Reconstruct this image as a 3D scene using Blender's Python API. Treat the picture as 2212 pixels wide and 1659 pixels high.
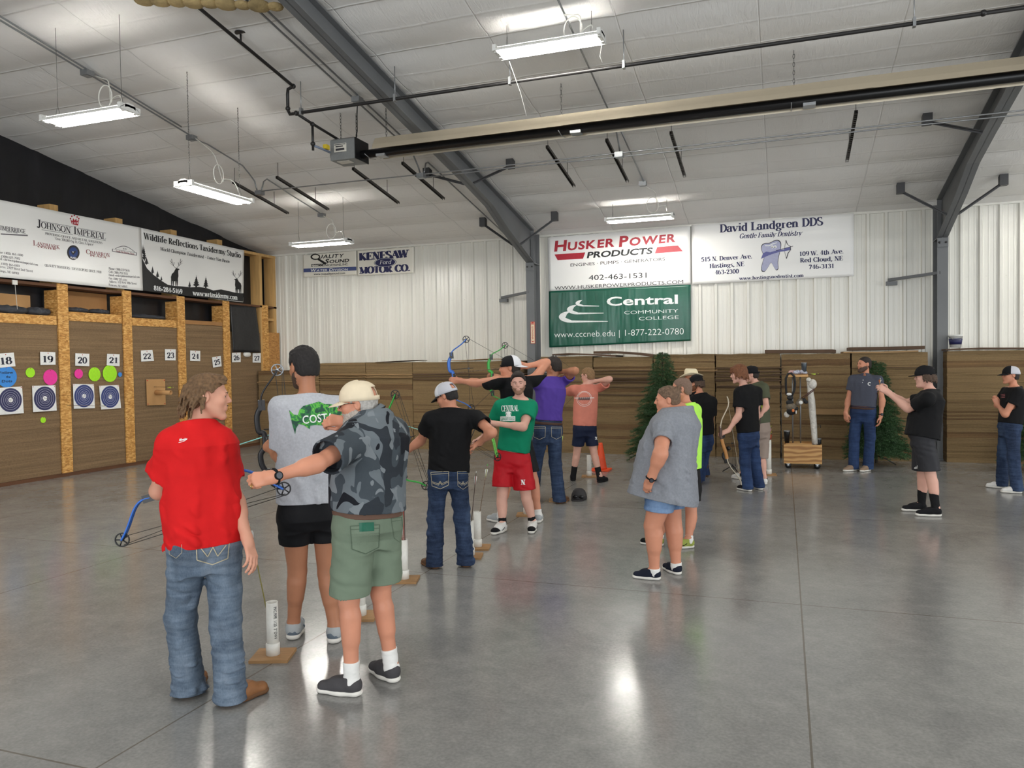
import bpy, bmesh, math, random, os
import numpy as np
from mathutils import Vector, Matrix
from mathutils.bvhtree import BVHTree
for _o in list(bpy.data.objects): bpy.data.objects.remove(_o)
SC = bpy.context.scene
COL = SC.collection
PI = math.pi
rnd = random.Random(7)
# ---------------------------------------------------------------- camera
PW, PH, FPX = 2212, 1659, 1660.19
CAMH = 1.80
def cam_axes(yaw, pitch, roll):
    cy, sy = math.cos(yaw), math.sin(yaw)
    f = Vector((-sy*math.cos(pitch), cy*math.cos(pitch), math.sin(pitch)))
    r = Vector((cy, sy, 0)); u = r.cross(f)
    return r*math.cos(roll)+u*math.sin(roll), -r*math.sin(roll)+u*math.cos(roll), f
CR, CU, CF = cam_axes(math.radians(19.4952), math.radians(-1.5247), math.radians(-0.8486))
CP = Vector((0, 0, CAMH))
cd = bpy.data.cameras.new('camera'); cam = bpy.data.objects.new('camera', cd); COL.objects.link(cam)
cd.sensor_width = 36; cd.sensor_fit = 'HORIZONTAL'; cd.lens = FPX/PW*36; cd.clip_end = 200
mw = Matrix((CR, CU, -CF)).transposed().to_4x4(); mw.translation = CP
cam.matrix_world = mw
SC.camera = cam
# ---------------------------------------------------------------- light
SC.view_settings.view_transform = 'Standard'; SC.view_settings.look = 'None'
SC.view_settings.gamma = 1; SC.view_settings.use_curve_mapping = False
SC.view_settings.exposure = 0.64
SC.cycles.use_denoising = True
SC.cycles.max_bounces = 6; SC.cycles.diffuse_bounces = 4
SC.cycles.sample_clamp_indirect = 4; SC.cycles.adaptive_threshold = .015
W = bpy.data.worlds.new('world'); SC.world = W; W.use_nodes = True
W.node_tree.nodes['Background'].inputs[0].default_value = (.86, .93, 1, 1)
W.node_tree.nodes['Background'].inputs[1].default_value = 0.55
def area(name, loc, rot, sx, sy, power, col=(1, 1, 1)):
    l = bpy.data.lights.new(name, 'AREA'); l.shape = 'RECTANGLE'; l.size = sx; l.size_y = sy
    l.energy = power; l.color = col
    o = bpy.data.objects.new(name, l); COL.objects.link(o); o.location = loc; o.rotation_euler = rot
    return o
# daylight through the overhead doors on the right and behind the photographer
area('door_daylight', (13.6, 6.0, 2.2), (0, math.radians(90), 0), 4.0, 11.0, 400, (.95, .98, 1))
area('door_daylight', (0, -7.5, 2.4), (math.radians(90), 0, 0), 16, 4.2, 640, (.94, .98, 1))
TUBE_E = 105.0
# ---------------------------------------------------------------- pixels to points
def ray(x, y): return CR*((x-PW/2)/FPX) + CU*(-(y-PH/2)/FPX) + CF
def onX(x, y, X): d = ray(x, y); return CP+d*(X/d.x)
def onY(x, y, Y): d = ray(x, y); return CP+d*(Y/d.y)
def onZ(x, y, Z=0.): d = ray(x, y); return CP+d*((Z-CAMH)/d.z)
def dep(p): return (Vector(p)-CP).dot(CF)
def atD(x, y, D): return CP+ray(x, y)*D
def roofz(Y): return 4.5+.1667*(15.8-Y)
def onR(x, y, o=0.):
    d = ray(x, y); return CP+d*((4.5-o+.1667*15.8-CAMH)/(d.z+.1667*d.y))
# ---------------------------------------------------------------- object helpers
def tag(o, label=None, cat=None, group=None, kind=None):
    if label: o['label'] = label
    if cat: o['category'] = cat
    if group: o['group'] = group
    if kind: o['kind'] = kind
    return o
def empty(name, loc=(0, 0, 0), label=None, cat=None, group=None, rz=0):
    o = bpy.data.objects.new(name, None); COL.objects.link(o); o.location = loc; o.rotation_euler = (0, 0, rz)
    o.empty_display_size = .05
    tag(o, label, cat, group); o.matrix_basis = Matrix.Translation(Vector(loc)) @ Matrix.Rotation(rz, 4, 'Z')
    return o
def link_mesh(name, me, parent=None, world=True):
    o = bpy.data.objects.new(name, me); COL.objects.link(o)
    if parent is not None:
        o.parent = parent
        if world: o.matrix_parent_inverse = PMAT(parent).inverted()
    return o
def PMAT(o):
    m = o.matrix_basis.copy()
    if o.parent: m = PMAT(o.parent) @ o.matrix_parent_inverse @ m
    return m
def copy_tree(o, parent=None):
    c = o.copy(); COL.objects.link(c)
    if parent is not None: c.parent = parent
    for ch in list(o.children): copy_tree(ch, c)
    return c
def frame_z(d):
    d = Vector(d).normalized()
    a = Vector((0, 0, 1)) if abs(d.z) < .9 else Vector((1, 0, 0))
    u = a.cross(d).normalized(); return u, d.cross(u), d
class MB:
    def __init__(s): s.v = []; s.f = []; s.m = []; s.sm = []
    def add(s, vs, fs, m=0, smooth=False):
        b = len(s.v); s.v += [tuple(v) for v in vs]
        for f in fs: s.f.append([b+i for i in f]); s.m.append(m); s.sm.append(smooth)
    def box(s, lo, hi, m=0):
        x0, y0, z0 = lo; x1, y1, z1 = hi
        s.hexa([(x0, y0, z0), (x1, y0, z0), (x1, y1, z0), (x0, y1, z0), (x0, y0, z1), (x1, y0, z1), (x1, y1, z1), (x0, y1, z1)], m)
        return s
    def hexa(s, p, m=0): s.add(p, [(0, 3, 2, 1), (4, 5, 6, 7), (0, 1, 5, 4), (1, 2, 6, 5), (2, 3, 7, 6), (3, 0, 4, 7)], m); return s
    def obox(s, c, u, v, w, a, b, d, m=0):
        c, u, v, w = map(Vector, (c, u, v, w)); P = []
        for k in (-1, 1):
            for i, j in ((-1, -1), (1, -1), (1, 1), (-1, 1)): P.append(c+u*(a*i)+v*(b*j)+w*(d*k))
        s.hexa(P, m); return s
    def bar(s, a, b, wid, hgt, up=(0, 0, 1), m=0):
        a, b = Vector(a), Vector(b); w = (b-a); L = w.length; w.normalize()
        u = w.cross(Vector(up)).normalized(); v = u.cross(w)
        s.obox((a+b)/2, u, v, w, wid/2, hgt/2, L/2, m); return s
    def tube(s, pts, r, n=8, m=0, cap=True, closed=False):
        pts = [Vector(p) for p in pts]; N = len(pts)
        rs = r if isinstance(r, (list, tuple)) else [r]*N
        u = None; V = []; prev = None
        for i, p in enumerate(pts):
            if closed: t = (pts[(i+1) % N]-pts[i-1])
            else: t = pts[min(i+1, N-1)]-pts[max(i-1, 0)]
            if t.length < 1e-9: t = Vector((0, 0, 1))
            t.normalize()
            if u is None: u, w, _ = frame_z(t)
            else:
                u = (u-t*u.dot(t));
                if u.length < 1e-6: u = frame_z(t)[0]
                u.normalize()
            w = t.cross(u)
            for k in range(n):
                a = 2*PI*k/n; V.append(p+(u*math.cos(a)+w*math.sin(a))*rs[i])
        F = []
        for i in range(N if closed else N-1):
            j = (i+1) % N
            for k in range(n):
                F.append((i*n+k, i*n+(k+1) % n, j*n+(k+1) % n, j*n+k))
        s.add(V, F, m, True)
        if cap and not closed:
            b = len(s.v)-N*n
            s.f.append([b+k for k in range(n)][::-1]); s.m.append(m); s.sm.append(False)
            s.f.append([b+(N-1)*n+k for k in range(n)]); s.m.append(m); s.sm.append(False)
        return s
    def lathe(s, prof, c=(0, 0, 0), axis=(0, 0, 1), n=20, m=0, smooth=True):
        u, w, d = frame_z(axis); c = Vector(c); V = []
        for r, z in prof:
            for k in range(n):
                a = 2*PI*k/n; V.append(c+d*z+(u*math.cos(a)+w*math.sin(a))*max(r, 1e-4))
        F = [(i*n+k, i*n+(k+1) % n, (i+1)*n+(k+1) % n, (i+1)*n+k) for i in range(len(prof)-1) for k in range(n)]
        s.add(V, F, m, smooth)
        b = len(s.v)-len(V)
        s.f.append([b+k for k in range(n)][::-1]); s.m.append(m); s.sm.append(False)
        s.f.append([b+(len(prof)-1)*n+k for k in range(n)]); s.m.append(m); s.sm.append(False)
        return s
    def prism(s, poly, h0, h1, o=(0, 0, 0), u=(1, 0, 0), v=(0, 1, 0), w=(0, 0, 1), m=0):
        o, u, v, w = map(Vector, (o, u, v, w)); n = len(poly)
        s.add([o+u*x+v*y+w*h0 for x, y in poly]+[o+u*x+v*y+w*h1 for x, y in poly],
              [list(range(n))[::-1], list(range(n, 2*n))]+[(i, (i+1) % n, n+(i+1) % n, n+i) for i in range(n)], m); return s
    def sphere(s, c, r, n=10, m=0, sc=(1, 1, 1), axes=None):
        c = Vector(c); V = []; k = n
        ax = axes or (Vector((1, 0, 0)), Vector((0, 1, 0)), Vector((0, 0, 1)))
        for i in range(1, k):
            t = PI*i/k
            for j in range(2*k):
                a = PI*j/k; V.append(c+ax[0]*(r*sc[0]*math.sin(t)*math.cos(a))+ax[1]*(r*sc[1]*math.sin(t)*math.sin(a))+ax[2]*(r*sc[2]*math.cos(t)))
        V += [c+ax[2]*(r*sc[2]), c-ax[2]*(r*sc[2])]; q = 2*k; T = (k-1)*q
        F = [(i*q+j, (i+1)*q+j, (i+1)*q+(j+1) % q, i*q+(j+1) % q) for i in range(k-2) for j in range(q)]
        F += [(T, j, (j+1) % q) for j in range(q)]+[(T+1, (k-2)*q+(j+1) % q, (k-2)*q+j) for j in range(q)]
        s.add(V, F, m, True); return s
    def build(s, name, mat, parent=None, bevel=0):
        me = bpy.data.meshes.new(name); me.from_pydata(s.v, [], s.f)
        mats = mat if isinstance(mat, (list, tuple)) else [mat]
        for x in mats: me.materials.append(x)
        me.polygons.foreach_set('material_index', s.m); me.polygons.foreach_set('use_smooth', s.sm)
        me.update()
        o = link_mesh(name, me, parent)
        if bevel:
            b = o.modifiers.new('bevel', 'BEVEL'); b.width = bevel; b.segments = 2; b.limit_method = 'ANGLE'
        return o
# ---------------------------------------------------------------- materials
def lin(c):
    def g(x):
        x /= 255.; return x/12.92 if x <= .04045 else ((x+.055)/1.055)**2.4
    return (g(c[0]), g(c[1]), g(c[2]), 1)
MATS = {}
class NT:
    def __init__(s, m): s.t = m.node_tree; s.b = s.t.nodes['Principled BSDF']
    def n(s, typ, **kw):
        x = s.t.nodes.new(typ)
        for k, v in kw.items():
            if k.startswith('i_'):
                key = k[2:]; key = int(key) if key.isdigit() else key.replace('_', ' ')
                x.inputs[key].default_value = v
            else: setattr(x, k, v)
        return x
    def l(s, a, b): s.t.links.new(a, b)
    def coord(s, scale=(1, 1, 1), kind='Object', rot=(0, 0, 0)):
        tc = s.n('ShaderNodeTexCoord'); mp = s.n('ShaderNodeMapping'); s.l(tc.outputs[kind], mp.inputs[0])
        mp.inputs['Scale'].default_value = scale; mp.inputs['Rotation'].default_value = rot; return mp.outputs[0]
    def noise(s, vec, scale, detail=4, rough=.55, dist=0):
        x = s.n('ShaderNodeTexNoise', i_Scale=scale, i_Detail=detail, i_Roughness=rough, i_Distortion=dist); s.l(vec, x.inputs['Vector']); return x.outputs['Fac']
    def ramp(s, fac, stops, interp='LINEAR'):
        x = s.n('ShaderNodeValToRGB'); x.color_ramp.interpolation = interp; e = x.color_ramp.elements
        while len(e) < len(stops): e.new(.5)
        for q, (p, c) in zip(e, stops): q.position = p; q.color = c if len(c) == 4 else lin(c)
        s.l(fac, x.inputs[0]); return x.outputs[0]
    def mix(s, fac, a, b, typ='MIX'):
        x = s.n('ShaderNodeMix', data_type='RGBA', blend_type=typ)
        for v, i in ((fac, 0), (a, 6), (b, 7)):
            if hasattr(v, 'default_value') or hasattr(v, 'links'): s.l(v, x.inputs[i])
            else: x.inputs[i].default_value = v if i == 0 else (v if len(v) == 4 else lin(v))
        return x.outputs[2]
    def math(s, op, a, b=None):
        x = s.n('ShaderNodeMath', operation=op)
        for v, i in ((a, 0), (b, 1)):
            if v is None: continue
            if isinstance(v, (int, float)): x.inputs[i].default_value = v
            else: s.l(v, x.inputs[i])
        return x.outputs[0]
    def bump(s, h, strength=.3, dist=.01):
        x = s.n('ShaderNodeBump', i_Strength=strength, i_Distance=dist); s.l(h, x.inputs['Height']); s.l(x.outputs[0], s.b.inputs['Normal']); return x
def mat(name, col, rough=.6, metal=0., var=None, bump=None, spec=None, emit=None, coat=0, sheen=0, trans=0):
    """var=(scale,amount[,stretch]) colour variation; bump=(scale,strength,dist[,stretch])"""
    m = bpy.data.materials.new(name); m.use_nodes = True; t = NT(m); b = t.b
    c = lin(col); b.inputs['Base Color'].default_value = c; b.inputs['Roughness'].default_value = rough; b.inputs['Metallic'].default_value = metal
    if spec is not None: b.inputs['Specular IOR Level'].default_value = spec
    if coat: b.inputs['Coat Weight'].default_value = coat
    if sheen: b.inputs['Sheen Weight'].default_value = sheen
    if trans: b.inputs['Transmission Weight'].default_value = trans
    if emit: b.inputs['Emission Color'].default_value = lin(emit[0]); b.inputs['Emission Strength'].default_value = emit[1]
    v = var or (30, .06)
    f = t.noise(t.coord(v[2] if len(v) > 2 else (1, 1, 1)), v[0])
    lo = tuple(max(0, x*(1-v[1])) for x in c[:3])+(1,); hi = tuple(min(1, x*(1+v[1])) for x in c[:3])+(1,)
    t.l(t.ramp(f, [(.3, lo), (.7, hi)]), b.inputs['Base Color'])
    if bump:
        f2 = t.noise(t.coord(bump[3] if len(bump) > 3 else (1, 1, 1)), bump[0], 3); t.bump(f2, bump[1], bump[2])
    MATS[name] = m; return m
WHITE_SHEET = mat('white_vinyl', (236, 236, 234), .32, bump=(2.2, .5, .03, (1, 1, .5)))
# ---------------------------------------------------------------- lettering
# serif letters drawn as pen strokes: 'adv|style ends coords...'; style n = pen width follows direction, h thin, H thick
# ends: serif at b(egin) / e(nd), l = left half serif at begin; @cx,cy,rx,ry,a0,a1 = arc
GL = {
'A': '.74|h b .06,0 .36,1|H e .35,1 .68,0|h - .18,.34 .54,.34', 'B': '.68|H be .16,0 .16,1|n - .1,.98 .3,.98 @.3,.76,.22,.225,90,-90 .16,.53|n - .16,.53 .32,.53 @.33,.275,.25,.26,90,-90 .1,.02',
'C': '.72|n - @.4,.5,.32,.49,35,325|h - .66,.98 .66,.72', 'D': '.74|H be .16,0 .16,1|n - .1,.98 .3,.98 @.3,.5,.36,.48,90,-90 .1,.02',
'E': '.66|H be .16,0 .16,1|h - .1,.98 .58,.98 .58,.78|h - .16,.52 .45,.52|h - .45,.64 .45,.4|h - .1,.02 .6,.02 .62,.26', 'F': '.62|H be .16,0 .16,1|h - .1,.98 .58,.98 .58,.76|h - .16,.52 .45,.52|h - .45,.64 .45,.4',
'G': '.78|n - @.4,.5,.32,.49,38,322|H e .66,.02 .66,.42|h - .66,.98 .66,.74', 'H': '.78|H be .16,0 .16,1|H be .62,0 .62,1|h - .16,.52 .62,.52', 'I': '.36|H be .18,0 .18,1',
'J': '.5|H b .34,1 .34,.2 @.2,.18,.14,.17,0,-150', 'K': '.76|H be .16,0 .16,1|h e .17,.4 .6,1|H e .3,.55 .66,0', 'L': '.62|H be .16,0 .16,1|h - .1,.02 .58,.02 .6,.28',
'M': '.94|h be .13,0 .13,1|H - .13,1 .46,.05|h - .46,.05 .78,1|H be .78,0 .78,1', 'N': '.76|h be .13,0 .13,1|H - .13,1 .62,.0|h be .62,0 .62,1', 'O': '.78|n - @.39,.5,.32,.49,0,360',
'P': '.6|H be .16,0 .16,1|n - .1,.98 .3,.98 @.3,.72,.24,.26,90,-90 .16,.46', 'Q': '.78|n - @.39,.5,.32,.49,0,360|H - .36,.1 .72,-.18', 'R': '.72|H be .16,0 .16,1|n - .1,.98 .3,.98 @.3,.74,.22,.24,90,-90 .16,.5|H e .3,.5 .62,0',
'S': '.56|n - @.28,.74,.2,.25,40,200 .16,.6 .4,.42 @.28,.26,.22,.25,20,-140|h - .46,.98 .46,.74|h - .06,.02 .06,.28', 'T': '.66|H b .33,0 .33,1|h - .06,.74 .06,.98 .6,.98 .6,.74',
'U': '.76|H b .16,1 .16,.3 @.37,.28,.21,.27,180,360 .58,.3 .58,.6|h b .58,1 .58,.3', 'V': '.74|H b .06,1 .37,0|h e .37,0 .66,1', 'W': '1.0|H b .05,1 .29,0|h - .29,0 .5,.9|H - .47,1 .7,0|h e .7,0 .93,1',
'X': '.74|H be .1,1 .64,0|h be .1,0 .62,1', 'Y': '.72|H b .06,1 .36,.48|h b .64,1 .36,.48|H b .36,0 .36,.5', 'Z': '.66|h - .08,.76 .08,.98 .58,.98|H - .56,.97 .08,.03|h - .06,.02 .6,.02 .6,.26',
'a': '.58|n - .1,.52 @.26,.5,.16,.17,160,0 .42,.12 .54,.02|n - .42,.4 @.24,.2,.17,.19,70,330', 'b': '.62|H l .14,1 .14,.02|n - @.33,.33,.21,.33,130,-140', 'c': '.54|n - @.31,.33,.23,.33,45,315', 'd': '.64|H l .48,1 .48,0 .58,0|n - @.3,.33,.21,.33,50,320',
'e': '.56|n - .08,.38 .48,.38 @.3,.34,.21,.32,10,320', 'f': '.4|H b .17,0 .17,.78 @.3,.8,.13,.18,180,40|h - .04,.64 .34,.64', 'g': '.6|n - @.28,.42,.18,.23,0,360|n - .2,.2 .16,.08 .42,.03 @.3,-.13,.2,.14,60,-270|h - .42,.58 .56,.62',
'h': '.66|H lb .14,0 .14,1|n - .14,.48 @.32,.46,.16,.2,150,0 .48,.02|h b .48,0 .48,.1', 'i': '.34|H b .17,0 .17,.66|h - .05,.64 .17,.64|H - .17,.84 .17,.98', 'j': '.34|H - .2,.66 .2,-.1 @.1,-.12,.1,.16,0,-120|H - .2,.84 .2,.98',
'k': '.66|H lb .14,0 .14,1|h e .15,.3 .48,.64|H e .26,.42 .54,0', 'l': '.34|H lb .17,0 .17,1', 'm': '.96|H b .14,0 .14,.66|h - .03,.64 .14,.64|n - .14,.48 @.31,.46,.15,.2,150,0 .46,.02|h b .46,0 .46,.1|n - .46,.48 @.63,.46,.15,.2,150,0 .78,.02|h b .78,0 .78,.1',
'n': '.66|H b .14,0 .14,.66|h - .03,.64 .14,.64|n - .14,.48 @.32,.46,.16,.2,150,0 .48,.02|h b .48,0 .48,.1', 'o': '.6|n - @.3,.33,.22,.325,0,360', 'p': '.64|H b .14,-.3 .14,.66|h - .03,.64 .14,.64|n - @.33,.33,.21,.33,130,-140', 'q': '.62|H b .48,-.3 .48,.66|n - @.3,.33,.21,.33,50,320',
'r': '.48|H b .14,0 .14,.66|h - .03,.64 .14,.64|n - .14,.42 .24,.6 .42,.58', 's': '.46|n - @.24,.48,.14,.17,40,200 .16,.4 .32,.26 @.23,.17,.16,.16,20,-140', 't': '.4|H - .17,.9 .17,.14 @.26,.12,.09,.1,180,330|h - .04,.64 .34,.64',
'u': '.66|H l .14,.66 .14,.2 @.3,.2,.16,.19,180,330|H l .48,.66 .48,.02 .58,.02', 'v': '.6|H b .06,.66 .3,0|h e .3,0 .54,.66', 'w': '.88|H b .05,.66 .26,0|h - .26,0 .44,.58|H - .42,.66 .62,0|h e .62,0 .83,.66', 'x': '.6|H be .08,.66 .52,0|h be .08,0 .5,.66', 'y': '.6|H b .06,.66 .3,.0|h e .16,-.28 .3,0 .54,.66', 'z': '.54|h - .07,.5 .07,.64 .46,.64|H - .46,.63 .08,.03|h - .06,.02 .48,.02 .48,.18',
'0': '.62|n - @.31,.5,.22,.49,0,360', '1': '.56|H b .3,0 .3,1|h - .12,.84 .3,.98', '2': '.62|n - .1,.7 @.29,.72,.2,.26,160,-20 .42,.5 .1,.06|H - .08,.07 .54,.07|h - .54,.07 .56,.24', '3': '.6|n - .1,.8 @.28,.75,.17,.23,150,-80|n - .24,.54 @.28,.28,.21,.27,90,-150', '4': '.64|H b .42,0 .42,1|h - .42,.98 .06,.3 .58,.3', '5': '.6|n - .14,.96 .14,.56 @.28,.32,.21,.3,120,-150|H - .14,.93 .5,.93', '6': '.62|n - .46,.94 @.32,.45,.22,.5,105,180 .1,.34 @.3,.31,.21,.3,180,-180', '7': '.6|H - .1,.92 .54,.92|n - .54,.92 .24,0|h - .1,.98 .1,.76', '8': '.62|n - @.31,.75,.17,.23,0,360|n - @.31,.27,.21,.26,0,360', '9': '.62|n - .16,.06 @.3,.55,.22,.5,-75,0 .52,.64 @.32,.69,.21,.3,0,360',
'.': '.28|H - .12,.0 .12,.13', ',': '.28|n - .14,.12 .14,.0 .06,-.16', '-': '.42|H - .06,.32 .36,.32', '–': '.6|h - .04,.34 .56,.34', '(': '.4|n - @.46,.4,.32,.6,120,240', ')': '.4|n - @-.06,.4,.32,.6,60,-60', ':': '.3|H - .14,.0 .14,.13|H - .14,.5 .14,.63', '/': '.4|h - .04,0 .36,1', '"': '.4|h - .12,.98 .12,.72|h - .28,.98 .28,.72', '@': '.9|h - @.45,.4,.36,.46,-60,290|n - @.42,.38,.15,.2,0,360', "'": '.2|h - .1,.98 .1,.72', ' ': '.34'}
def serif_text(s, T=.15, t=.05, sp=0., caps=None):
    """polygons (list of (verts, faces)) with cap height 1, baseline 0; caps<1: lower case written as small capitals"""
    V, F, x = [], [], 0.
    for ch in s:
        k = 1.
        if caps and ch.islower(): ch = ch.upper(); k = caps
        g = GL.get(ch) or GL.get(ch.upper()) or GL[' ']
        parts = g.split('|'); adv = float(parts[0])
        for st in parts[1:]:
            tok = st.split(); sty, ends = tok[0], tok[1]; P = []
            for q in tok[2:]:
                if q[0] == '@':
                    cx, cy, rx, ry, a0, a1 = map(float, q[1:].split(',')); n = max(5, int(abs(a1-a0)/18))
                    P += [(cx+rx*math.cos(math.radians(a0+(a1-a0)*i/n)), cy+ry*math.sin(math.radians(a0+(a1-a0)*i/n))) for i in range(n+1)]
                else: P.append(tuple(map(float, q.split(','))))
            n = len(P); b = len(V)
            for i in range(n):
                p0, p1 = P[max(0, i-1)], P[min(n-1, i+1)]
                if n > 2 and i == 0 and math.dist(P[0], P[-1]) < 1e-3: p0 = P[-2]
                if n > 2 and i == n-1 and math.dist(P[0], P[-1]) < 1e-3: p1 = P[1]
                dx, dy = p1[0]-p0[0], p1[1]-p0[1]; L = math.hypot(dx, dy) or 1; dx /= L; dy /= L
                w = T if sty == 'H' else t if sty == 'h' else t+(T-t)*abs(dy)**1.5
                w /= 2; V += [(x+k*(P[i][0]-dy*w), k*(P[i][1]+dx*w)), (x+k*(P[i][0]+dy*w), k*(P[i][1]-dx*w))]
            F += [(b+2*i, b+2*i+1, b+2*i+3, b+2*i+2) for i in range(n-1)]
            for e in ends:
                if e == '-': continue
                px, py = P[-1] if e == 'e' else P[0]
                a, c = (-.19, .06) if e == 'l' else (-.17, .17)
                if e == 'l' or py > .3: y0, y1 = py-t, py
                else: y0, y1 = py, py+t
                b = len(V); V += [(x+k*(px+a), k*y0), (x+k*(px+c), k*y0), (x+k*(px+c), k*y1), (x+k*(px+a), k*y1)]; F.append((b, b+1, b+2, b+3))
        x += (adv+sp)*k
    return V, F, x
def sans_text(s, bold=0., sp=1.):
    cu = bpy.data.curves.new('t', 'FONT'); cu.body = s; cu.offset = bold; cu.space_character = sp; cu.resolution_u = 3
    o = bpy.data.objects.new('t', cu); me = bpy.data.meshes.new_from_object(o)
    V = [(v.co.x, v.co.y) for v in me.vertices]; F = [tuple(p.vertices) for p in me.polygons]
    bpy.data.objects.remove(o); bpy.data.curves.remove(cu); bpy.data.meshes.remove(me)
    ch = .729
    return [(x/ch, y/ch) for x, y in V], F
def text2d(s, x0, x1, y0, cap, style='serif', bold=0., shear=0., y1=None, caps=None, mix=None):
    """lettering between x0 and x1 on baseline y0 (y1 at the right end) with cap height cap"""
    if style == 'serif': V, F, _ = serif_text(s, .15+bold, .05+bold*.3, caps=caps)
    elif style == 'smallcaps':
        V, F, x = [], [], 0.
        for w in s:
            if w == ' ': x += .35; continue
            a, f = sans_text(w.upper(), bold); k = 1. if w.isupper() or not w.isalpha() else .76
            m = min(p[0] for p in a); b = len(V); V += [(x+(p[0]-m)*k, p[1]*k) for p in a]; F += [tuple(b+i for i in q) for q in f]
            x = max(p[0] for p in V)+.1
    else: V, F = sans_text(s, bold)
    if not V: return [], []
    a = min(v[0] for v in V); b = max(v[0] for v in V); k = (x1-x0)/(b-a)
    y1 = y0 if y1 is None else y1
    return [(x0+(v[0]-a)*k+shear*cap*v[1], y0+(y1-y0)*(v[0]-a)/(b-a)+cap*v[1]) for v in V], F
class Sheet:
    """a hanging vinyl banner in a wall plane: quad corners given by pixels, gently wavy"""
    def __init__(s, plane, val, corners, amp=.006, seed=0, front=1):
        s.pl, s.val, s.fr = plane, val, front
        s.c = [s.uv(*c) for c in corners]  # tl tr br bl
        s.amp = amp; s.ph = seed*1.7
        s.L = {}
    def uv(s, x, y):
        p = onX(x, y, s.val) if s.pl == 'X' else onY(x, y, s.val)
        return (p.y, p.z) if s.pl == 'X' else (p.x, p.z)
    def off(s, u, v):
        return s.amp*(math.sin(u*2.3+s.ph+v*1.1)+.6*math.sin(u*5.1-v*2.7+s.ph*2)+.5*math.sin(v*6+u+s.ph))
    def P(s, u, v, e=0.):
        d = s.off(u, v)+e+2.1*s.amp
        return (s.val+d, u, v) if s.pl == 'X' else (u, s.val-d, v)
    def base(s, name, mat, label, cat, group=None, nx=40, ny=20):
        tl, tr, br, bl = s.c; mb = MB(); V = []; th = .004
        for e in (0, -th):
            for j in range(ny+1):
                for i in range(nx+1):
                    a, b = i/nx, j/ny
                    u = (tl[0]*(1-a)+tr[0]*a)*(1-b)+(bl[0]*(1-a)+br[0]*a)*b; v = (tl[1]*(1-a)+tr[1]*a)*(1-b)+(bl[1]*(1-a)+br[1]*a)*b
                    V.append(s.P(u, v, e))
        n = nx+1; N = n*(ny+1); F = []
        for j in range(ny):
            for i in range(nx):
                q = (j*n+i, j*n+i+1, (j+1)*n+i+1, (j+1)*n+i); F.append(q[::-1]); F.append(tuple(N+k for k in q))
        rim = [i for i in range(n)]+[j*n+nx for j in range(1, ny+1)]+[ny*n+i for i in range(nx-1, -1, -1)]+[j*n for j in range(ny-1, 0, -1)]
        for a, b in zip(rim, rim[1:]+rim[:1]): F.append((a, b, N+b, N+a))
        mb.add(V, F, 0, True); s.o = mb.build(name, mat); tag(s.o, label, cat, group); return s.o
    def poly(s, pts, mat, px=True, e=.0015, tris=None):
        uv = [s.uv(*p) for p in pts] if px else pts
        mb = s.L.setdefault(mat.name, (mat, MB()))[1]
        if tris is None:
            from mathutils.geometry import tessellate_polygon
            tris = tessellate_polygon([[Vector((a, b, 0)) for a, b in uv]])
        uv = list(uv); T_ = [tuple(t) for t in tris]; out = []
        while T_:   # split long triangles so that the print follows the waves of the vinyl
            t = T_.pop(); L = [math.dist(uv[t[i]], uv[t[(i+1) % 3]]) for i in range(3)]; k = L.index(max(L))
            if L[k] < .1: out.append(t); continue
            a, b, c = t[k], t[(k+1) % 3], t[(k+2) % 3]; uv.append(((uv[a][0]+uv[b][0])/2, (uv[a][1]+uv[b][1])/2)); m = len(uv)-1; T_ += [(a, m, c), (m, b, c)]
        mb.add([s.P(u, v, e) for u, v in uv], out)
    def text(s, st, xl, yl, xr, yr, cap, mat, style='serif', bold=0., shear=0., caps=None, e=.0025):
        a = s.uv(xl, yl); b = s.uv(xr, yr); t = s.uv(xl, yl-cap)
        V, F = text2d(st, a[0], b[0], a[1], t[1]-a[1], style, bold, shear, b[1], caps)
        mb = s.L.setdefault(mat.name, (mat, MB()))[1]
        mb.add([s.P(u, v, e) for u, v in V], F)
    def ell(s, cx, cy, rx, ry, mat, e=.002, n=28):
        s.poly([(cx+rx*math.cos(2*PI*i/n), cy+ry*math.sin(2*PI*i/n)) for i in range(n)], mat, e=e)
    def done(s, names=None):
        for k, (m, mb) in s.L.items(): mb.build((names or {}).get(k, 'lettering'), m, s.o)
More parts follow.
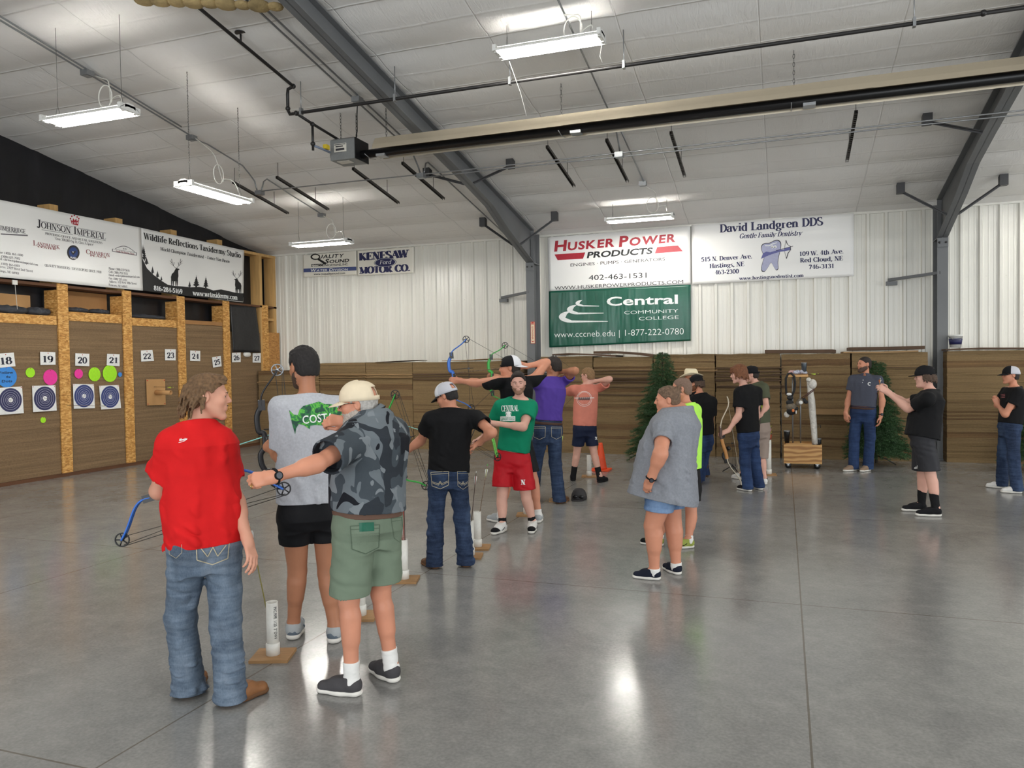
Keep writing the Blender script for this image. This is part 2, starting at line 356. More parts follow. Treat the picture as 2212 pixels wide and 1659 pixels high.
# ---------------------------------------------------------------- room
def floor_mat():
    m = mat('polished_concrete', (150, 149, 146), .3, spec=.5); t = NT(m); v = t.coord()
    n1 = t.noise(v, .38, 5, .6, .5); n2 = t.noise(v, 1.5, 7, .68, .35); n3 = t.noise(v, 55, 3); n4 = t.noise(t.coord((1, 1, 1), rot=(0, 0, .7)), 9, 5, .7, .2)
    c = t.ramp(n1, [(.3, (114, 114, 113)), (.5, (134, 134, 132)), (.7, (156, 154, 150))])
    c = t.mix(.4, c, t.ramp(n2, [(.3, (98, 98, 97)), (.5, (138, 137, 134)), (.72, (174, 171, 166))])); c = t.mix(.22, c, t.ramp(n4, [(.3, (104, 103, 101)), (.55, (152, 150, 146)), (.75, (186, 183, 177))]))
    c = t.mix(.12, c, t.ramp(n3, [(.35, (90, 90, 88)), (.65, (190, 188, 184))]))
    s = t.n('ShaderNodeSeparateXYZ'); tc = t.n('ShaderNodeTexCoord'); t.l(tc.outputs['Object'], s.inputs[0])
    dx = t.math('PINGPONG', t.math('ADD', s.outputs[0], 2.94+30.5), 1.525); dy = t.math('PINGPONG', t.math('ADD', s.outputs[1], -5.97+33.9), 1.695)
    j = t.math('MAXIMUM', t.math('LESS_THAN', dx, .0055), t.math('LESS_THAN', dy, .0055))
    t.l(t.mix(t.math('MULTIPLY', j, .75), c, (92, 84, 70)), t.b.inputs['Base Color'])
    r = t.n('ShaderNodeMapRange', i_3=.1, i_4=.26); t.l(n2, r.inputs[0]); t.l(r.outputs[0], t.b.inputs['Roughness'])
    t.bump(t.math('SUBTRACT', t.math('MULTIPLY', n2, .35), j), .06, .003); return m
mb = MB(); mb.box((-12.2, -8, -.12), (14, 16, 0)); tag(mb.build('floor', floor_mat()), 'polished grey concrete floor with saw cut joints', 'floor', kind='structure')
# corrugated white liner panels on the eave wall
wall_m = mat('white_metal_panel', (232, 230, 221), .27, spec=.6, var=(.6, .015))
mb = MB(); prof = []; x = -12.2
while x < 14:
    prof += [(x, 0), (x+.07, 0), (x+.076, .004), (x+.094, .004), (x+.1, 0), (x+.155, 0), (x+.161, .004), (x+.179, .004), (x+.185, 0), (x+.222, 0), (x+.242, .042), (x+.285, .042)]; x += .305
V = []
for z in (0, 4.52): V += [(a, 15.74-b, z) for a, b in prof]
n = len(prof); mb.add(V, [(i, i+1, n+i+1, n+i) for i in range(n-1)])
for z in (2.22, 3.23):
    x = -12.2
    while x < 14:
        if x > -11.4:
            for q in ((x+.05,), (x+.215, )) if int(x*10) % 3 == 0 else ((x+.05,),): mb.box((q[0]-.008, 15.73, z-.008), (q[0]+.008, 15.742, z+.008))
        x += .305
mb.box((-12.2, 15.75, 0), (14, 15.9, 4.9)); mb.box((-12.2, 15.69, 4.475), (14, 15.74, 4.53))
tag(mb.build('wall_back', wall_m), 'white ribbed metal panel wall behind the cardboard stacks', 'wall', kind='structure')
# black liner on the gable wall
lm = mat('black_plastic_liner', (22, 22, 27), .42, var=(2, .3), bump=(1.6, .5, .06, (1, 1.2, .5)))
mb = MB(); V = []; F = []; ys = [-8+.11*i for i in range(217)]
for y in ys:
    w = .016*math.sin(y*4.2)+(.03 if int((y+8)/.93) % 2 else 0)
    for z in (0, 1.5, 3, roofz(max(y, -2))+.02): V.append((-11.95+w*(z/5), y, z))
for i in range(len(ys)-1):
    for k in range(3): F.append((i*4+k, i*4+k+1, i*4+5+k, i*4+4+k))
mb.add(V, F, 0, True); mb.box((-12.3, -8, 0), (-12.05, 16, 8))
tag(mb.build('wall_left', lm), 'black plastic lined gable wall behind the target butts', 'wall', kind='structure')
# ceiling: white vinyl faced insulation sagging between purlins
cm = mat('ceiling_vinyl', (240, 238, 235), .42, spec=.4); t = NT(cm)
b1 = t.noise(t.coord((1, 1, 1)), 2.2, 3, .5, 1.2); b2 = t.noise(t.coord((3.4, .7, 1), rot=(0, 0, .5)), 5.5, 4, .6, 1.6)
sx = t.n('ShaderNodeSeparateXYZ'); tc = t.n('ShaderNodeTexCoord'); t.l(tc.outputs['Object'], sx.inputs[0])
def groove(o, per, w): # 1 on the seam, fading over w
    r = t.n('ShaderNodeMapRange', i_1=0., i_2=w, i_3=1., i_4=0.); t.l(t.math('PINGPONG', o, per/2), r.inputs[0]); return r.outputs[0]
wob = t.math('MULTIPLY', t.noise(t.coord((1, 1, 1)), 1.3, 2), .03)
gx = groove(t.math('ADD', sx.outputs[0], 10.93+30.5-.01), 1.525, .012); gy = groove(t.math('ADD', t.math('ADD', sx.outputs[1], wob), 30*.97-6.73-.015), .97, .02); gz = groove(t.math('ADD', t.math('ADD', sx.outputs[1], wob), 30*.97-6.73-.5), .97, .03)
hgt = t.math('SUBTRACT', t.math('ADD', b1, t.math('MULTIPLY', b2, .5)), t.math('ADD', t.math('MULTIPLY', gy, -.9), t.math('ADD', t.math('MULTIPLY', gx, .8), t.math('MULTIPLY', gz, -.35))))
t.bump(hgt, .4, .03)
t.l(t.mix(t.math('MULTIPLY', t.math('MAXIMUM', gx, t.math('MULTIPLY', gy, .6)), .35), (240, 238, 235), (196, 193, 188)), t.b.inputs['Base Color'])
mb = MB(); V = []; F = []; X0, X1, NX = -12.05, 13.9, 172; Y0, Y1, NY = -7.9, 15.8, 340
for j in range(NY+1):
    y = Y0+(Y1-Y0)*j/NY
    for i in range(NX+1):
        x = X0+(X1-X0)*i/NX; yy = y
        z = roofz(y) if y > -1 else roofz(-1)-(-1-y)*.1667
        q = ((y-6.73)/.97) % 1; r = ((x+10.93)/1.525) % 1
        sag = .055*(math.sin(PI*q)**.6)*(.6+.4*math.sin(PI*r)**.5)+.012*math.exp(-(min(q, 1-q)/.04)**2)
        s2 = .012*abs(math.sin(2*PI*q))
        tape = .014*math.exp(-(min(r, 1-r)*1.525/.03)**2)
        ed = min(1, max(0, (x+11.85)/.5)); V.append((x, y, z+.04*ed-(sag+s2*.4+tape)*ed))
for j in range(NY):
    for i in range(NX): a = j*(NX+1)+i; F.append((a, a+NX+1, a+NX+2, a+1))
mb.add(V, F, 0, True)
tag(mb.build('ceiling', cm), 'sloping ceiling of sagging white vinyl insulation', 'ceiling', kind='structure')
mb = MB(); mb.hexa([(-12.3, -8, 6.3), (14.2, -8, 6.3), (14.2, 16, 4.55), (-12.3, 16, 4.55), (-12.3, -8, 8), (14.2, -8, 8), (14.2, 16, 4.9), (-12.3, 16, 4.9)])
V = [(-12.3, 16, 4.75), (14.2, 16, 4.75), (14.2, -1, 7.5), (-12.3, -1, 7.5), (14.2, -8, 6.4), (-12.3, -8, 6.4)]
mb = MB(); mb.add(V, [(0, 1, 2, 3), (3, 2, 4, 5)]); tag(mb.build('roof', wall_m), 'metal roof above the insulation', 'roof', kind='structure')
wf = mat('outer_wall_metal', (214, 212, 206), .5)
mb = MB(); mb.box((13.9, -8, 4.3), (14.1, 16, 8)); mb.box((13.9, 12, 0), (14.1, 16, 4.3)); mb.box((13.9, -8, 0), (14.1, 0.4, 4.3))
tag(mb.build('wall_right', wf), 'white metal gable wall with an open overhead door', 'wall', kind='structure')
mb = MB(); mb.box((-12.3, -8.2, 4.6), (14.1, -8, 7)); mb.box((-12.3, -8.2, 0), (-8.2, -8, 4.6)); mb.box((8.2, -8.2, 0), (14.1, -8, 4.6))
tag(mb.build('wall_front', wf), 'white metal wall behind the photographer with a wide open door', 'wall', kind='structure')
# ---------------------------------------------------------------- steel frames
steel = mat('grey_painted_steel', (112, 114, 116), .5, spec=.4, var=(1.5, .06)); dark_steel = mat('dark_steel_angle', (64, 64, 66), .5)
bolt_m = mat('bolt_steel', (70, 70, 70), .45, .6)
def frame(X, label):
    r = empty('steel_frame', (X, 15.45, 0), label, 'steel frame', 'steel frames'); h = .085
    mb = MB(); mb.box((X-h, 15.2, 0), (X+h, 15.215, 3.86)); mb.box((X-h, 15.6, 0), (X+h, 15.615, 4.5)); mb.box((X-.006, 15.21, 0), (X+.006, 15.605, 4.5))
    mb.box((X-.15, 15.15, 0), (X+.15, 15.66, .02)); mb.build('column', steel, r)
    mb = MB(); mb.box((X-h, 15.18, 3.72), (X+h, 15.2, 3.88))
    for i in (-.05, .05): mb.sphere((X+i, 15.178, 3.8), .02, 5, 1)
    mb.build('splice_plate', [steel, bolt_m], r)
    bot = [(15.24, 3.88), (13.7, 4.33), (12.9, 4.62), (12.0, 4.80), (7, roofz(7)-.29), (-1, roofz(-1)-.32), (-7.8, roofz(-1)-1.45)]
    mb = MB()
    def top(y): return (roofz(y) if y > -1 else roofz(-1)-(-1-y)*.1667)-.03
    for (y0, z0), (y1, z1) in zip(bot, bot[1:]):
        mb.hexa([(X-h, y0, z0), (X+h, y0, z0), (X+h, y1, z1), (X-h, y1, z1), (X-h, y0, z0+.015), (X+h, y0, z0+.015), (X+h, y1, z1+.015), (X-h, y1, z1+.015)])
        w = .006; mb.hexa([(X-w, y0, z0), (X+w, y0, z0), (X+w, y1, z1), (X-w, y1, z1), (X-w, y0, top(y0)), (X+w, y0, top(y0)), (X+w, y1, top(y1)), (X-w, y1, top(y1))])
        a, b = top(y0), top(y1); mb.hexa([(X-h, y0, a-.015), (X+h, y0, a-.015), (X+h, y1, b-.015), (X-h, y1, b-.015), (X-h, y0, a), (X+h, y0, a), (X+h, y1, b), (X-h, y1, b)])
    mb.build('rafter', steel, r)
    mb = MB(); mb.box((X-h, 15.22, 3.87), (X+h, 15.6, 3.885)); mb.box((X-h, 15.595, 3.9), (X+h, 15.61, 4.52)); mb.box((X-.08, 15.24, 3.9), (X-.005, 15.25, top(15.24))); mb.box((X+.005, 15.24, 3.9), (X+.08, 15.25, top(15.24)))
    mb.build('stiffener', steel, r)
    for s in (-1, 1):
        for yb, zb, yt in ((14.35, 4.14, 14.5), (11.95, 4.82, 11.95)):
            if X > 2 and s > 0 and yt < 12: continue
            mb = MB(); a = Vector((X+s*.08, yb, zb)); b = Vector((X+s*.75, yt, roofz(yt)-.1))
            d = (b-a).normalized(); mb.bar(a, b, .045, .005, (0, 0, 1)); n = Vector((0, 1, 0)); mb.bar(a+n*.022, b+n*.022, .005, .045)
            mb.box((b.x-.06, b.y-.06, b.z-.05), (b.x+.06, b.y+.06, b.z+.13)); mb.build('fly_brace', dark_steel, r)
    mb = MB(); mb.bar((X-.02, 15.21, 3.28), (X-.8, 15.66, 3.23), .05, .05); mb.box((X-.84, 15.6, 3.13), (X-.66, 15.7, 3.2)); mb.build('girt_brace', steel, r)
    return r
frame(-4.95, 'grey steel column and rafter left of the red lettered and green banners')
frame(2.62, 'grey steel column and rafter behind the man in black holding an arrow')
frame(10.2, 'grey steel column and rafter beyond the right edge of the photo')
# ---------------------------------------------------------------- left wall: target butts
def osb_mat(name, a, b, c):
    m = mat(name, b, .7); t = NT(m)
    v = t.n('ShaderNodeTexVoronoi', i_Scale=20.); t.l(t.coord((1, 1, 2.6), rot=(.5, .3, 0)), v.inputs['Vector'])
    n = t.noise(t.coord((1, 1, 1)), 26, 5, .7, 1.5)
    x = t.math('ADD', t.math('MULTIPLY', v.outputs['Color'], .55), t.math('MULTIPLY', n, .5))
    t.l(t.ramp(x, [(.2, a), (.5, b), (.75, c)]), t.b.inputs['Base Color']); t.bump(x, .25, .004); return m
osb = osb_mat('oriented_strand_board', (150, 98, 42), (204, 148, 76), (232, 186, 116)); osb2 = osb_mat('plain_strand_board', (150, 104, 54), (186, 132, 70), (206, 154, 90))
lumber = mat('pine_lumber', (206, 164, 104), .6, var=(14, .14, (1, 1, .12))); lumber_d = mat('brown_stained_lumber', (96, 62, 38), .7, var=(10, .2, (1, .1, 1)))
def layered(name, a, b, c, z=1., rough=.85):
    m = mat(name, b, rough); t = NT(m)
    f1 = t.noise(t.coord((.7, .7, 110*z)), 1., 3, .7, .4); f2 = t.noise(t.coord((.35, .35, 14*z)), 1., 4, .6, .5); f3 = t.noise(t.coord((34, 34, 60)), 1., 3)
    c1 = t.ramp(f1, [(.3, a), (.5, b), (.72, c)])
    x = t.mix(.45, c1, t.ramp(f2, [(.3, a), (.55, b), (.75, c)])); x = t.mix(.2, x, t.ramp(f3, [(.35, a), (.7, c)]))
    t.l(x, t.b.inputs['Base Color']); t.bump(t.math('ADD', f1, t.math('MULTIPLY', f3, .3)), .6, .008); return m
butt_m = layered('butt_cardboard_edges', (92, 72, 50), (130, 105, 76), (166, 139, 104), 1.3)
X = -11.5
PY = [8.42, 9.77, 11.12, 12.48, 13.82, 15.17]; wy = .1
sill = tag(MB().box((X-.4, 2, 0), (X+.03, 15.6, .055)).build('sill_plank', lumber_d), 'dark brown sill plank on the floor under the target wall', 'plank')
frm = empty('timber_frame', (X-.2, 12, .055), 'pine stud frame standing behind and above the target butts', 'timber frame')
for y in PY[:5]:
    MB().box((X-.4, y-.1, 3.25), (X-.12, y+.06, 4.6)).build('stud', lumber, frm)
MB().box((X-.33, 2, 3.2), (X-.02, 15.62, 3.245)).build('rail', lumber_d, frm)
MB().box((X-.3, 14.4, 4.4), (X-.02, 15.62, 4.46)).build('top_plate', lumber, frm)
for y in (15.05, 15.56): MB().box((X-.28, y-.045, .06), (X-.02, y+.045, 4.4)).build('stud', lumber, frm)
MB().box((X-.2, 15.1, 2.9), (X-.03, 15.52, 2.96)).build('rail', lumber, frm)
MB().box((X-.02, 15.2, .06), (X-.004, 15.68, 2.62)).build('board_panel', osb2, frm)
for i, y in enumerate(PY):
    r = empty('board_post', (X-.2, y, .055), 'strand board post between target bays '+('out of frame left of number 18', 'between numbers 19 and 20', 'between numbers 21 and 22', 'between numbers 23 and 24', 'between numbers 25 and 26', 'right of number 27')[i], 'post', 'strand board posts')
    MB().box((X-.02, y-.1, .055), (X, y+.1, 2.37)).build('face_board', osb, r); MB().box((X-.02, y-.1, 2.376), (X, y+.1, 3.26)).build('face_board', osb, r)
    mb = MB()
    for z0 in np.arange(.06, 3.15, .31): mb.box((X-.32, y-.09, z0), (X-.022, y+.09, min(z0+.304, 3.19)))
    mb.build('post_core', osb, r)
bays = [(8.53, 9.66, 2.56), (9.88, 11.01, 2.645), (11.23, 12.37, 2.62), (12.59, 13.71, 2.71), (13.93, 15.06, 2.6)]
bl = ['bay under numbers 18 and 19', 'bay under numbers 20 and 21', 'bay under numbers 22 and 23', 'bay under numbers 24 and 25', 'bay under numbers 26 and 27']
for (a, b, z), l in zip(bays, bl):
    o = MB(); k = 0; zz = .055
    while zz < z-.01:
        d = .004*math.sin(k*2.3)+.004*rnd.random(); h = min(.1+.12*rnd.random(), z-zz); o.box((X-.36, a-.01, zz), (X-.035+d, b+.01, zz+h)); zz += h; k += 1
    tag(o.build('target_butt', butt_m), 'butt of stacked brown cardboard sheets filling the '+l, 'target butt', 'cardboard butts')
tag(MB().box((X-.36, 2, .055), (X-.035, 8.3, 2.56)).build('target_butt', butt_m), 'long cardboard butt beyond the left edge of the photo', 'target butt', 'cardboard butts')
for (a, b, z), h, l in zip(bays[:3], (.15, .155, .145), ('above numbers 18 and 19', 'above numbers 20 and 21', 'above numbers 22 and 23')):
    tag(MB().box((X-.3, a+.01, z), (X-.015, b-.01, z+h)).build('header_board', osb), 'horizontal strand board header '+l, 'board', 'header boards')
card = mat('tan_cardboard', (190, 146, 96), .8, var=(4, .05)); card_d = mat('brown_cardboard', (164, 120, 74), .8, var=(4, .07))
tag(MB().box((X-.3, 12.6, 2.71), (X-.015, 13.7, 2.79)).build('cardboard_strip', card_d), 'plain cardboard strip on the butt above numbers 24 and 25', 'cardboard')
tag(MB().box((X-.36, 8.55, 2.72), (X-.34, 9.44, 3.05)).build('cardboard_sheet', card), 'tan cardboard sheet leaning behind the sandbags above 18 and 19', 'cardboard')
tag(MB().box((X-.36, 9.9, 2.8), (X-.34, 10.98, 3.19)).build('cardboard_sheet', card_d), 'brown cardboard sheet closing the opening above 20 and 21', 'cardboard')
bag_m = mat('charcoal_cloth', (58, 60, 66), .8, bump=(16, .5, .02))
def bag(name, y, z, L, h, label, grp=None):
    mb = MB(); n, k = 26, 16; V = []
    for i in range(n+1):
        t = -1+2*i/n; w = max(1e-3, (1-abs(t)**3.2))**.5
        for j in range(k):
            a = 2*PI*j/k; q = .012*math.sin(7*t+3*a)*w+.008*math.sin(13*t-2*a)*w
            zz = h*(.42+.5*math.sin(a)*w*(1-.25*t*t)+q*4)
            V.append((X-.17+.13*math.cos(a)*w+q, y+L/2*t, z+max(0.002, zz*(1 if math.sin(a) > 0 else .9))))
    F = [(i*k+j, (i+1)*k+j, (i+1)*k+(j+1) % k, i*k+(j+1) % k) for i in range(n) for j in range(k)]
    mb.add(V, F, 0, True); tag(mb.build(name, bag_m), label, 'sandbag', grp)
bag('sandbag', 8.92, 2.71, .62, .15, 'black sandbag on the header above number 18', 'sandbags on the headers'); bag('sandbag', 9.42, 2.71, .44, .15, 'black sandbag on the header above number 19', 'sandbags on the headers')
bag('sandbag', 10.16, 2.8, .46, .1, 'low black sandbag on the header above number 20', 'sandbags on the headers'); bag('sandbag', 10.62, 2.8, .42, .1, 'low black sandbag on the header above number 21', 'sandbags on the headers')
bag('folded_cloth', 11.72, 2.765, .95, .1, 'folded dark cloth lying on the header above 22 and 23')
# black sheet hanging over 26/27
bs = mat('black_sheeting', (30, 30, 33), .5, bump=(3, .5, .04))
mb = MB(); V = []; nn = 14
q = [(13.95, 3.19), (14.82, 3.19), (14.95, 2.15), (13.98, 2.14)]
for j in range(nn+1):
    for i in range(nn+1):
        a, b = i/nn, j/nn; u = (q[0][0]*(1-a)+q[1][0]*a)*(1-b)+(q[3][0]*(1-a)+q[2][0]*a)*b; v = 3.19*(1-b)+2.145*b
        V.append((X+.0+.02*math.sin(a*7+b*3)*b*b+.018*b, u, v))
mb.add(V, [(j*(nn+1)+i, (j+1)*(nn+1)+i, (j+1)*(nn+1)+i+1, j*(nn+1)+i+1) for j in range(nn) for i in range(nn)], 0, True)
o = mb.build('hanging_sheet', bs); s_ = o.modifiers.new('thick', 'SOLIDIFY'); s_.thickness = .006; tag(o, 'black plastic sheet hanging over the butt above 26 and 27', 'sheet')
pb = mat('white_plastic', (226, 224, 218), .4)
mb = MB(); mb.sphere((X-.02, 14.5, 2.1), .09, 8, 0, (.5, 1.4, .75)); tag(mb.build('plastic_bag', pb), 'white plastic bag stuffed under the black sheet between 26 and 27', 'bag')
mb = MB(); mb.tube([(X-.01, 8.92, 3.22), (X-.005, 8.93, 3.0), (X-.01, 8.95, 2.78)], .004, 5); mb.box((X-.02, 8.88, 3.17), (X, 8.96, 3.24)); tag(mb.build('string', pb), 'white string dangling above the sandbag over number 18', 'string')
# number cards
paper = mat('white_paper', (240, 240, 238), .7); ink = mat('dark_navy_ink', (40, 42, 58), .6); blackink = mat('black_ink', (26, 26, 30), .6)
pin = mat('red_pin', (196, 40, 40), .4)
d = lambda x, y: (x/3.456, y/3.456+580)
NUMS = {18: [(-25, 637), (103, 627), (116, 730), (-12, 742)], 19: [(300, 622), (413, 625), (415, 719), (303, 720)], 20: [(563, 633), (667, 637), (667, 730), (562, 725)], 21: [(800, 637), (893, 640), (893, 730), (797, 722)],
        22: [(1052, 612), (1138, 608), (1150, 690), (1055, 695)], 23: [(1232, 602), (1312, 603), (1312, 686), (1233, 685)], 24: [(1420, 612), (1495, 615), (1495, 692), (1420, 690)], 25: [(1583, 664), (1648, 652), (1655, 730), (1592, 740)],
        26: [(1732, 630), (1797, 627), (1797, 698), (1733, 700)], 27: [(1887, 632), (1947, 632), (1947, 703), (1887, 702)]}
def card_on_wall(name, quad, m, label, cat, group=None, e=.012, thick=.004):
    P = [onX(*p, X-.02+e) for p in quad]; mb = MB(); w = Vector((thick, 0, 0))
    mb.hexa([P[3]-w, P[2]-w, P[1]-w, P[0]-w, P[3], P[2], P[1], P[0]]); o = mb.build(name, m)
    return tag(o, label, cat, group), P
def flat_text(st, P, parent, m, box, style='serif', bold=.06, cap=None):
    """text in the plane of quad P (tl,tr,br,bl); box = (x0,x1,y0,cap) as fractions"""
    tl, tr, br, bl = P; u = (tr-tl); v = (tl-bl); x0, x1, y0, c = box
    V, F = text2d(st, x0, x1, y0, c, style, bold); mb = MB(); n = u.cross(v).normalized()*.0025
    mb.add([bl+u*a+v*b+n for a, b in V], F); return mb.build('lettering', m, parent)
for n, q in NUMS.items():
    o, P = card_on_wall('number_card', [d(*p) for p in q], paper, 'white paper card with the number %d pinned to the target butts' % n, 'number card', 'lane numbers on the butts')
    flat_text(str(n), P, o, ink, (.16, .84, .2, .5))
    c = (P[0]+P[1])/2*.9+(P[3]+P[2])/2*.1; MB().sphere(c+Vector((.004, 0, 0)), .008, 5).build('pin', pin, o)
def disc(name, cx, cy, rx, m, label, grp, n=36):
    P = onX(*d(cx, cy), X-.02); r = abs(onX(*d(cx+rx, cy), X-.02).y-P.y)
    mb = MB(); mb.lathe([(r, -.002), (r, .003), (r*.98, .004)], P, (1, 0, 0), n, 0, False); o = tag(mb.build(name, m), label, 'paper dot', grp)
    MB().sphere(P+Vector((.006, 0, r*.86)), .006, 5).build('pin', pin, o); return o, P, r
lime = mat('neon_lime_card', (168, 236, 40), .6); pink = mat('neon_pink_card', (240, 60, 160), .6); blu = mat('blue_card', (60, 140, 220), .6)
G = 'coloured dots pinned on the butts'
o, P, r = disc('paper_dot', 50, 808, 75, blu, 'large blue paper dot with handwriting under number 18', G)
mb = MB()
for s_, u0, u1, v in (('Follow', -.74, .62, .28), ('the', -.1, .34, -.12), ('Dots', -.52, .5, -.52)):
    V, F = text2d(s_, u0*r, u1*r, v*r, .24*r, 'sans', .012, .1); mb.add([P+Vector((.0055, a, b)) for a, b in V], F)
mb.build('lettering', blackink, o)
for cx, cy, rx, m, l in ((226, 777, 34, lime, 'small lime green dot between the blue and pink dots'), (376, 812, 52, pink, 'large pink dot under number 19'), (587, 786, 31, pink, 'small pink dot under number 20'), (706, 790, 44, lime, 'medium lime green dot between numbers 20 and 21'), (820, 784, 52, lime, 'large lime green dot under number 21'), (896, 791, 14, blu, 'tiny blue dot beside the large lime dot'), (322, 1131, 20, lime, 'small lime dot low on the butt under the number 19 target')):
    disc('paper_dot', cx, cy, rx, m, l, G)
navy = mat('navy_target_ink', (50, 52, 92), .6); navy2 = mat('blue_target_ink', (52, 66, 122), .6); ring_m = mat('target_line', (206, 208, 220), .6)
for q, cx, cy, R, m, l in (([(-20, 892), (165, 880), (178, 1080), (-14, 1094)], 79, 982, 84, navy, 'paper target with a dark navy bullseye under number 18'), ([(240, 876), (413, 872), (424, 1060), (248, 1072)], 335, 970, 80, navy, 'paper target with a dark navy bullseye under number 19'),
        ([(545, 862), (701, 864), (709, 1043), (552, 1046)], 628, 952, 72, navy2, 'paper target with a blue bullseye under number 20'), ([(740, 876), (887, 869), (904, 1042), (756, 1053)], 823, 958, 67, navy2, 'paper target with a blue bullseye under number 21')):
    o, P = card_on_wall('paper_target', [d(*p) for p in q], paper, l, 'target', 'paper targets on the butts', e=.016)
    c = onX(*d(cx, cy), X-.002); rr = abs(onX(*d(cx+R, cy), X).y-c.y)
    MB().lathe([(rr, -.001), (rr, .002)], c, (1, 0, 0), 44, 0, False).build('bullseye', m, o)
    mb = MB()
    for k in (.82, .64, .46, .33):
        n = 44; V = []
        for a in range(n):
            for s2 in (k, k-.022): V.append(c+Vector((.0035, math.cos(2*PI*a/n)*rr*s2, math.sin(2*PI*a/n)*rr*s2)))
        mb.add(V, [(2*a, 2*a+1, (2*a+3) % (2*n), (2*a+2) % (2*n)) for a in range(n)])
    mb.build('scoring_ring', ring_m, o)
    mb = MB(); mb.lathe([(rr*.21, .001), (rr*.21, .004)], c, (1, 0, 0), 24, 0, False); mb.build('centre_spot', paper, o)
    mb = MB(); mb.lathe([(rr*.035, .003), (rr*.03, .006)], c, (1, 0, 0), 10, 0, False)
    for k in range(5): mb.lathe([(.006, .003), (.005, .0062)], c+Vector((0, rnd.uniform(-.6, .6)*rr*.3, rnd.uniform(-.6, .6)*rr*.3)), (1, 0, 0), 6, 0, False)
    mb.build('arrow_hole', blackink, o)
    mb = MB()
    for p in P[:2]: mb.sphere(p*.92+(P[0]+P[2])/2*.08, .008, 5)
    mb.build('pin', pin, o)
o, P = card_on_wall('tube_board', [d(1092, 827), d(1232, 824), d(1238, 1018), d(1098, 1022)], card, 'square cardboard board with a tube sticking out under number 22', 'board', e=.016)
c = onX(*d(1165, 925), X); mb = MB(); mb.lathe([(.045, 0), (.045, .34), (.036, .34), (.036, .3), (.0, .3)], c, (1, .08, -.02), 18); mb.build('tube', card, o)
mb = MB()
for p in P: mb.sphere(p*.9+(P[0]+P[2])/2*.1, .011, 5)
mb.build('pin', pin, o)
# ---------------------------------------------------------------- banners
vin = mat('banner_vinyl', (246, 245, 242), .3, bump=(1.1, .3, .03, (1, 1, .35)), var=(1, .01)); vin2 = mat('warm_banner_vinyl', (238, 234, 222), .36, bump=(1.2, .3, .03, (1, 1, .4)), var=(1, .01))
green_v = mat('green_banner_vinyl', (18, 84, 66), .28, bump=(1.3, .9, .05, (1.6, 1, .3)))
I_dark = mat('charcoal_print', (46, 44, 50), .5); I_red = mat('red_print', (176, 30, 48), .45); I_navy = mat('navy_print', (36, 38, 84), .5); I_gray = mat('grey_print', (112, 108, 112), .5); I_maroon = mat('maroon_print', (140, 58, 62), .5); I_blk = mat('black_print', (20, 20, 22), .5); I_wht = mat('white_print', (238, 240, 238), .4); I_blue = mat('blue_print', (40, 70, 130), .5); I_lav = mat('lavender_print', (176, 178, 206), .5); I_pur = mat('violet_print', (98, 100, 158), .5); I_band = mat('slate_blue_print', (74, 86, 136), .5)
B5 = lambda x, y: (x/3.568, y/3.568+280)
B8 = lambda x, y: (x/2.9105+1140, y/2.9105+440)
B7 = lambda x, y: (x/3.253+560, y/3.253+440)
def T(s, f, st, xl, yl, xr, yr, cap, m, **k):
    a, b = f(xl, yl), f(xr, yr); c = f(xl, yl-cap); s.text(st, *a, *b, a[1]-c[1], m, **k)
def PL(s, f, pts, m, e=.0015): s.poly([f(*p) for p in pts], m, e=e)
XW = -11.47
# white banner with the crown
s = Sheet('X', XW, [(-60, 420), (302.5, 492), (307, 628), (-60, 593)], .006, 1)
s.base('banner', vin, 'long white vinyl banner with a red crown and small property listings on the left wall', 'banner', 'wall banners')
T(s, B5, 'Johnson Imperial', 276, 752, 812, 848, 62, I_dark, caps=.78)
for a in ((300, 703, 560, 747), (600, 757, 812, 797), (315, 770, 560, 808), (600, 815, 812, 855)): PL(s, B5, [(a[0], a[1]), (a[2], a[3]), (a[2], a[3]+3), (a[0], a[1]+3)], I_gray)
T(s, B5, 'PROVIDING OFFICE AND RETAIL SOLUTIONS', 343, 808, 786, 882, 17, I_dark)
T(s, B5, '"Over 300,000 Sq. Ft. Class A Space"', 418, 848, 720, 896, 19, I_dark)
PL(s, B5, [(552, 728), (540, 690), (556, 706), (562, 682), (574, 702), (586, 684), (590, 706), (606, 692), (600, 740)], I_red)
for x, y in ((541, 686), (551, 668), (571, 662), (592, 674), (605, 686)): s.ell(*B5(x, y), 1.6, 1.8, I_red, n=10)
for x in (556, 568, 580, 592): PL(s, B5, [(x, 712), (x+5, 713), (x+5, 728), (x, 727)], vin, .003)
T(s, B5, 'TIMBERRIDGE', -14, 772, 190, 803, 34, I_dark); T(s, B5, 'Office Park', 40, 792, 128, 802, 13, I_gray); PL(s, B5, [(0, 800), (206, 812), (206, 822), (0, 810)], I_gray)
T(s, B5, 'Landmark', 247, 892, 458, 922, 38, I_maroon, caps=.78); T(s, B5, 'CENTER', 282, 908, 430, 930, 12, I_maroon, bold=.05)
T(s, B5, 'Cimarron', 660, 958, 845, 982, 36, I_maroon, caps=.78); T(s, B5, 'PLAZA', 690, 976, 820, 992, 12, I_maroon, bold=.05)
s.ell(*B5(561, 948), 13.6, 16, I_dark); s.ell(*B5(561, 948), 9.6, 11.6, I_blue, .0035)
PL(s, B5, [(538, 930), (552, 944), (562, 940), (584, 932), (574, 952), (560, 966), (548, 956)], I_dark, .0045); PL(s, B5, [(552, 938), (564, 942), (558, 950)], I_wht, .0055)
T(s, B5, 'PLAZA', 538, 992, 586, 998, 13, I_wht, style='sans', bold=.04, e=.004)
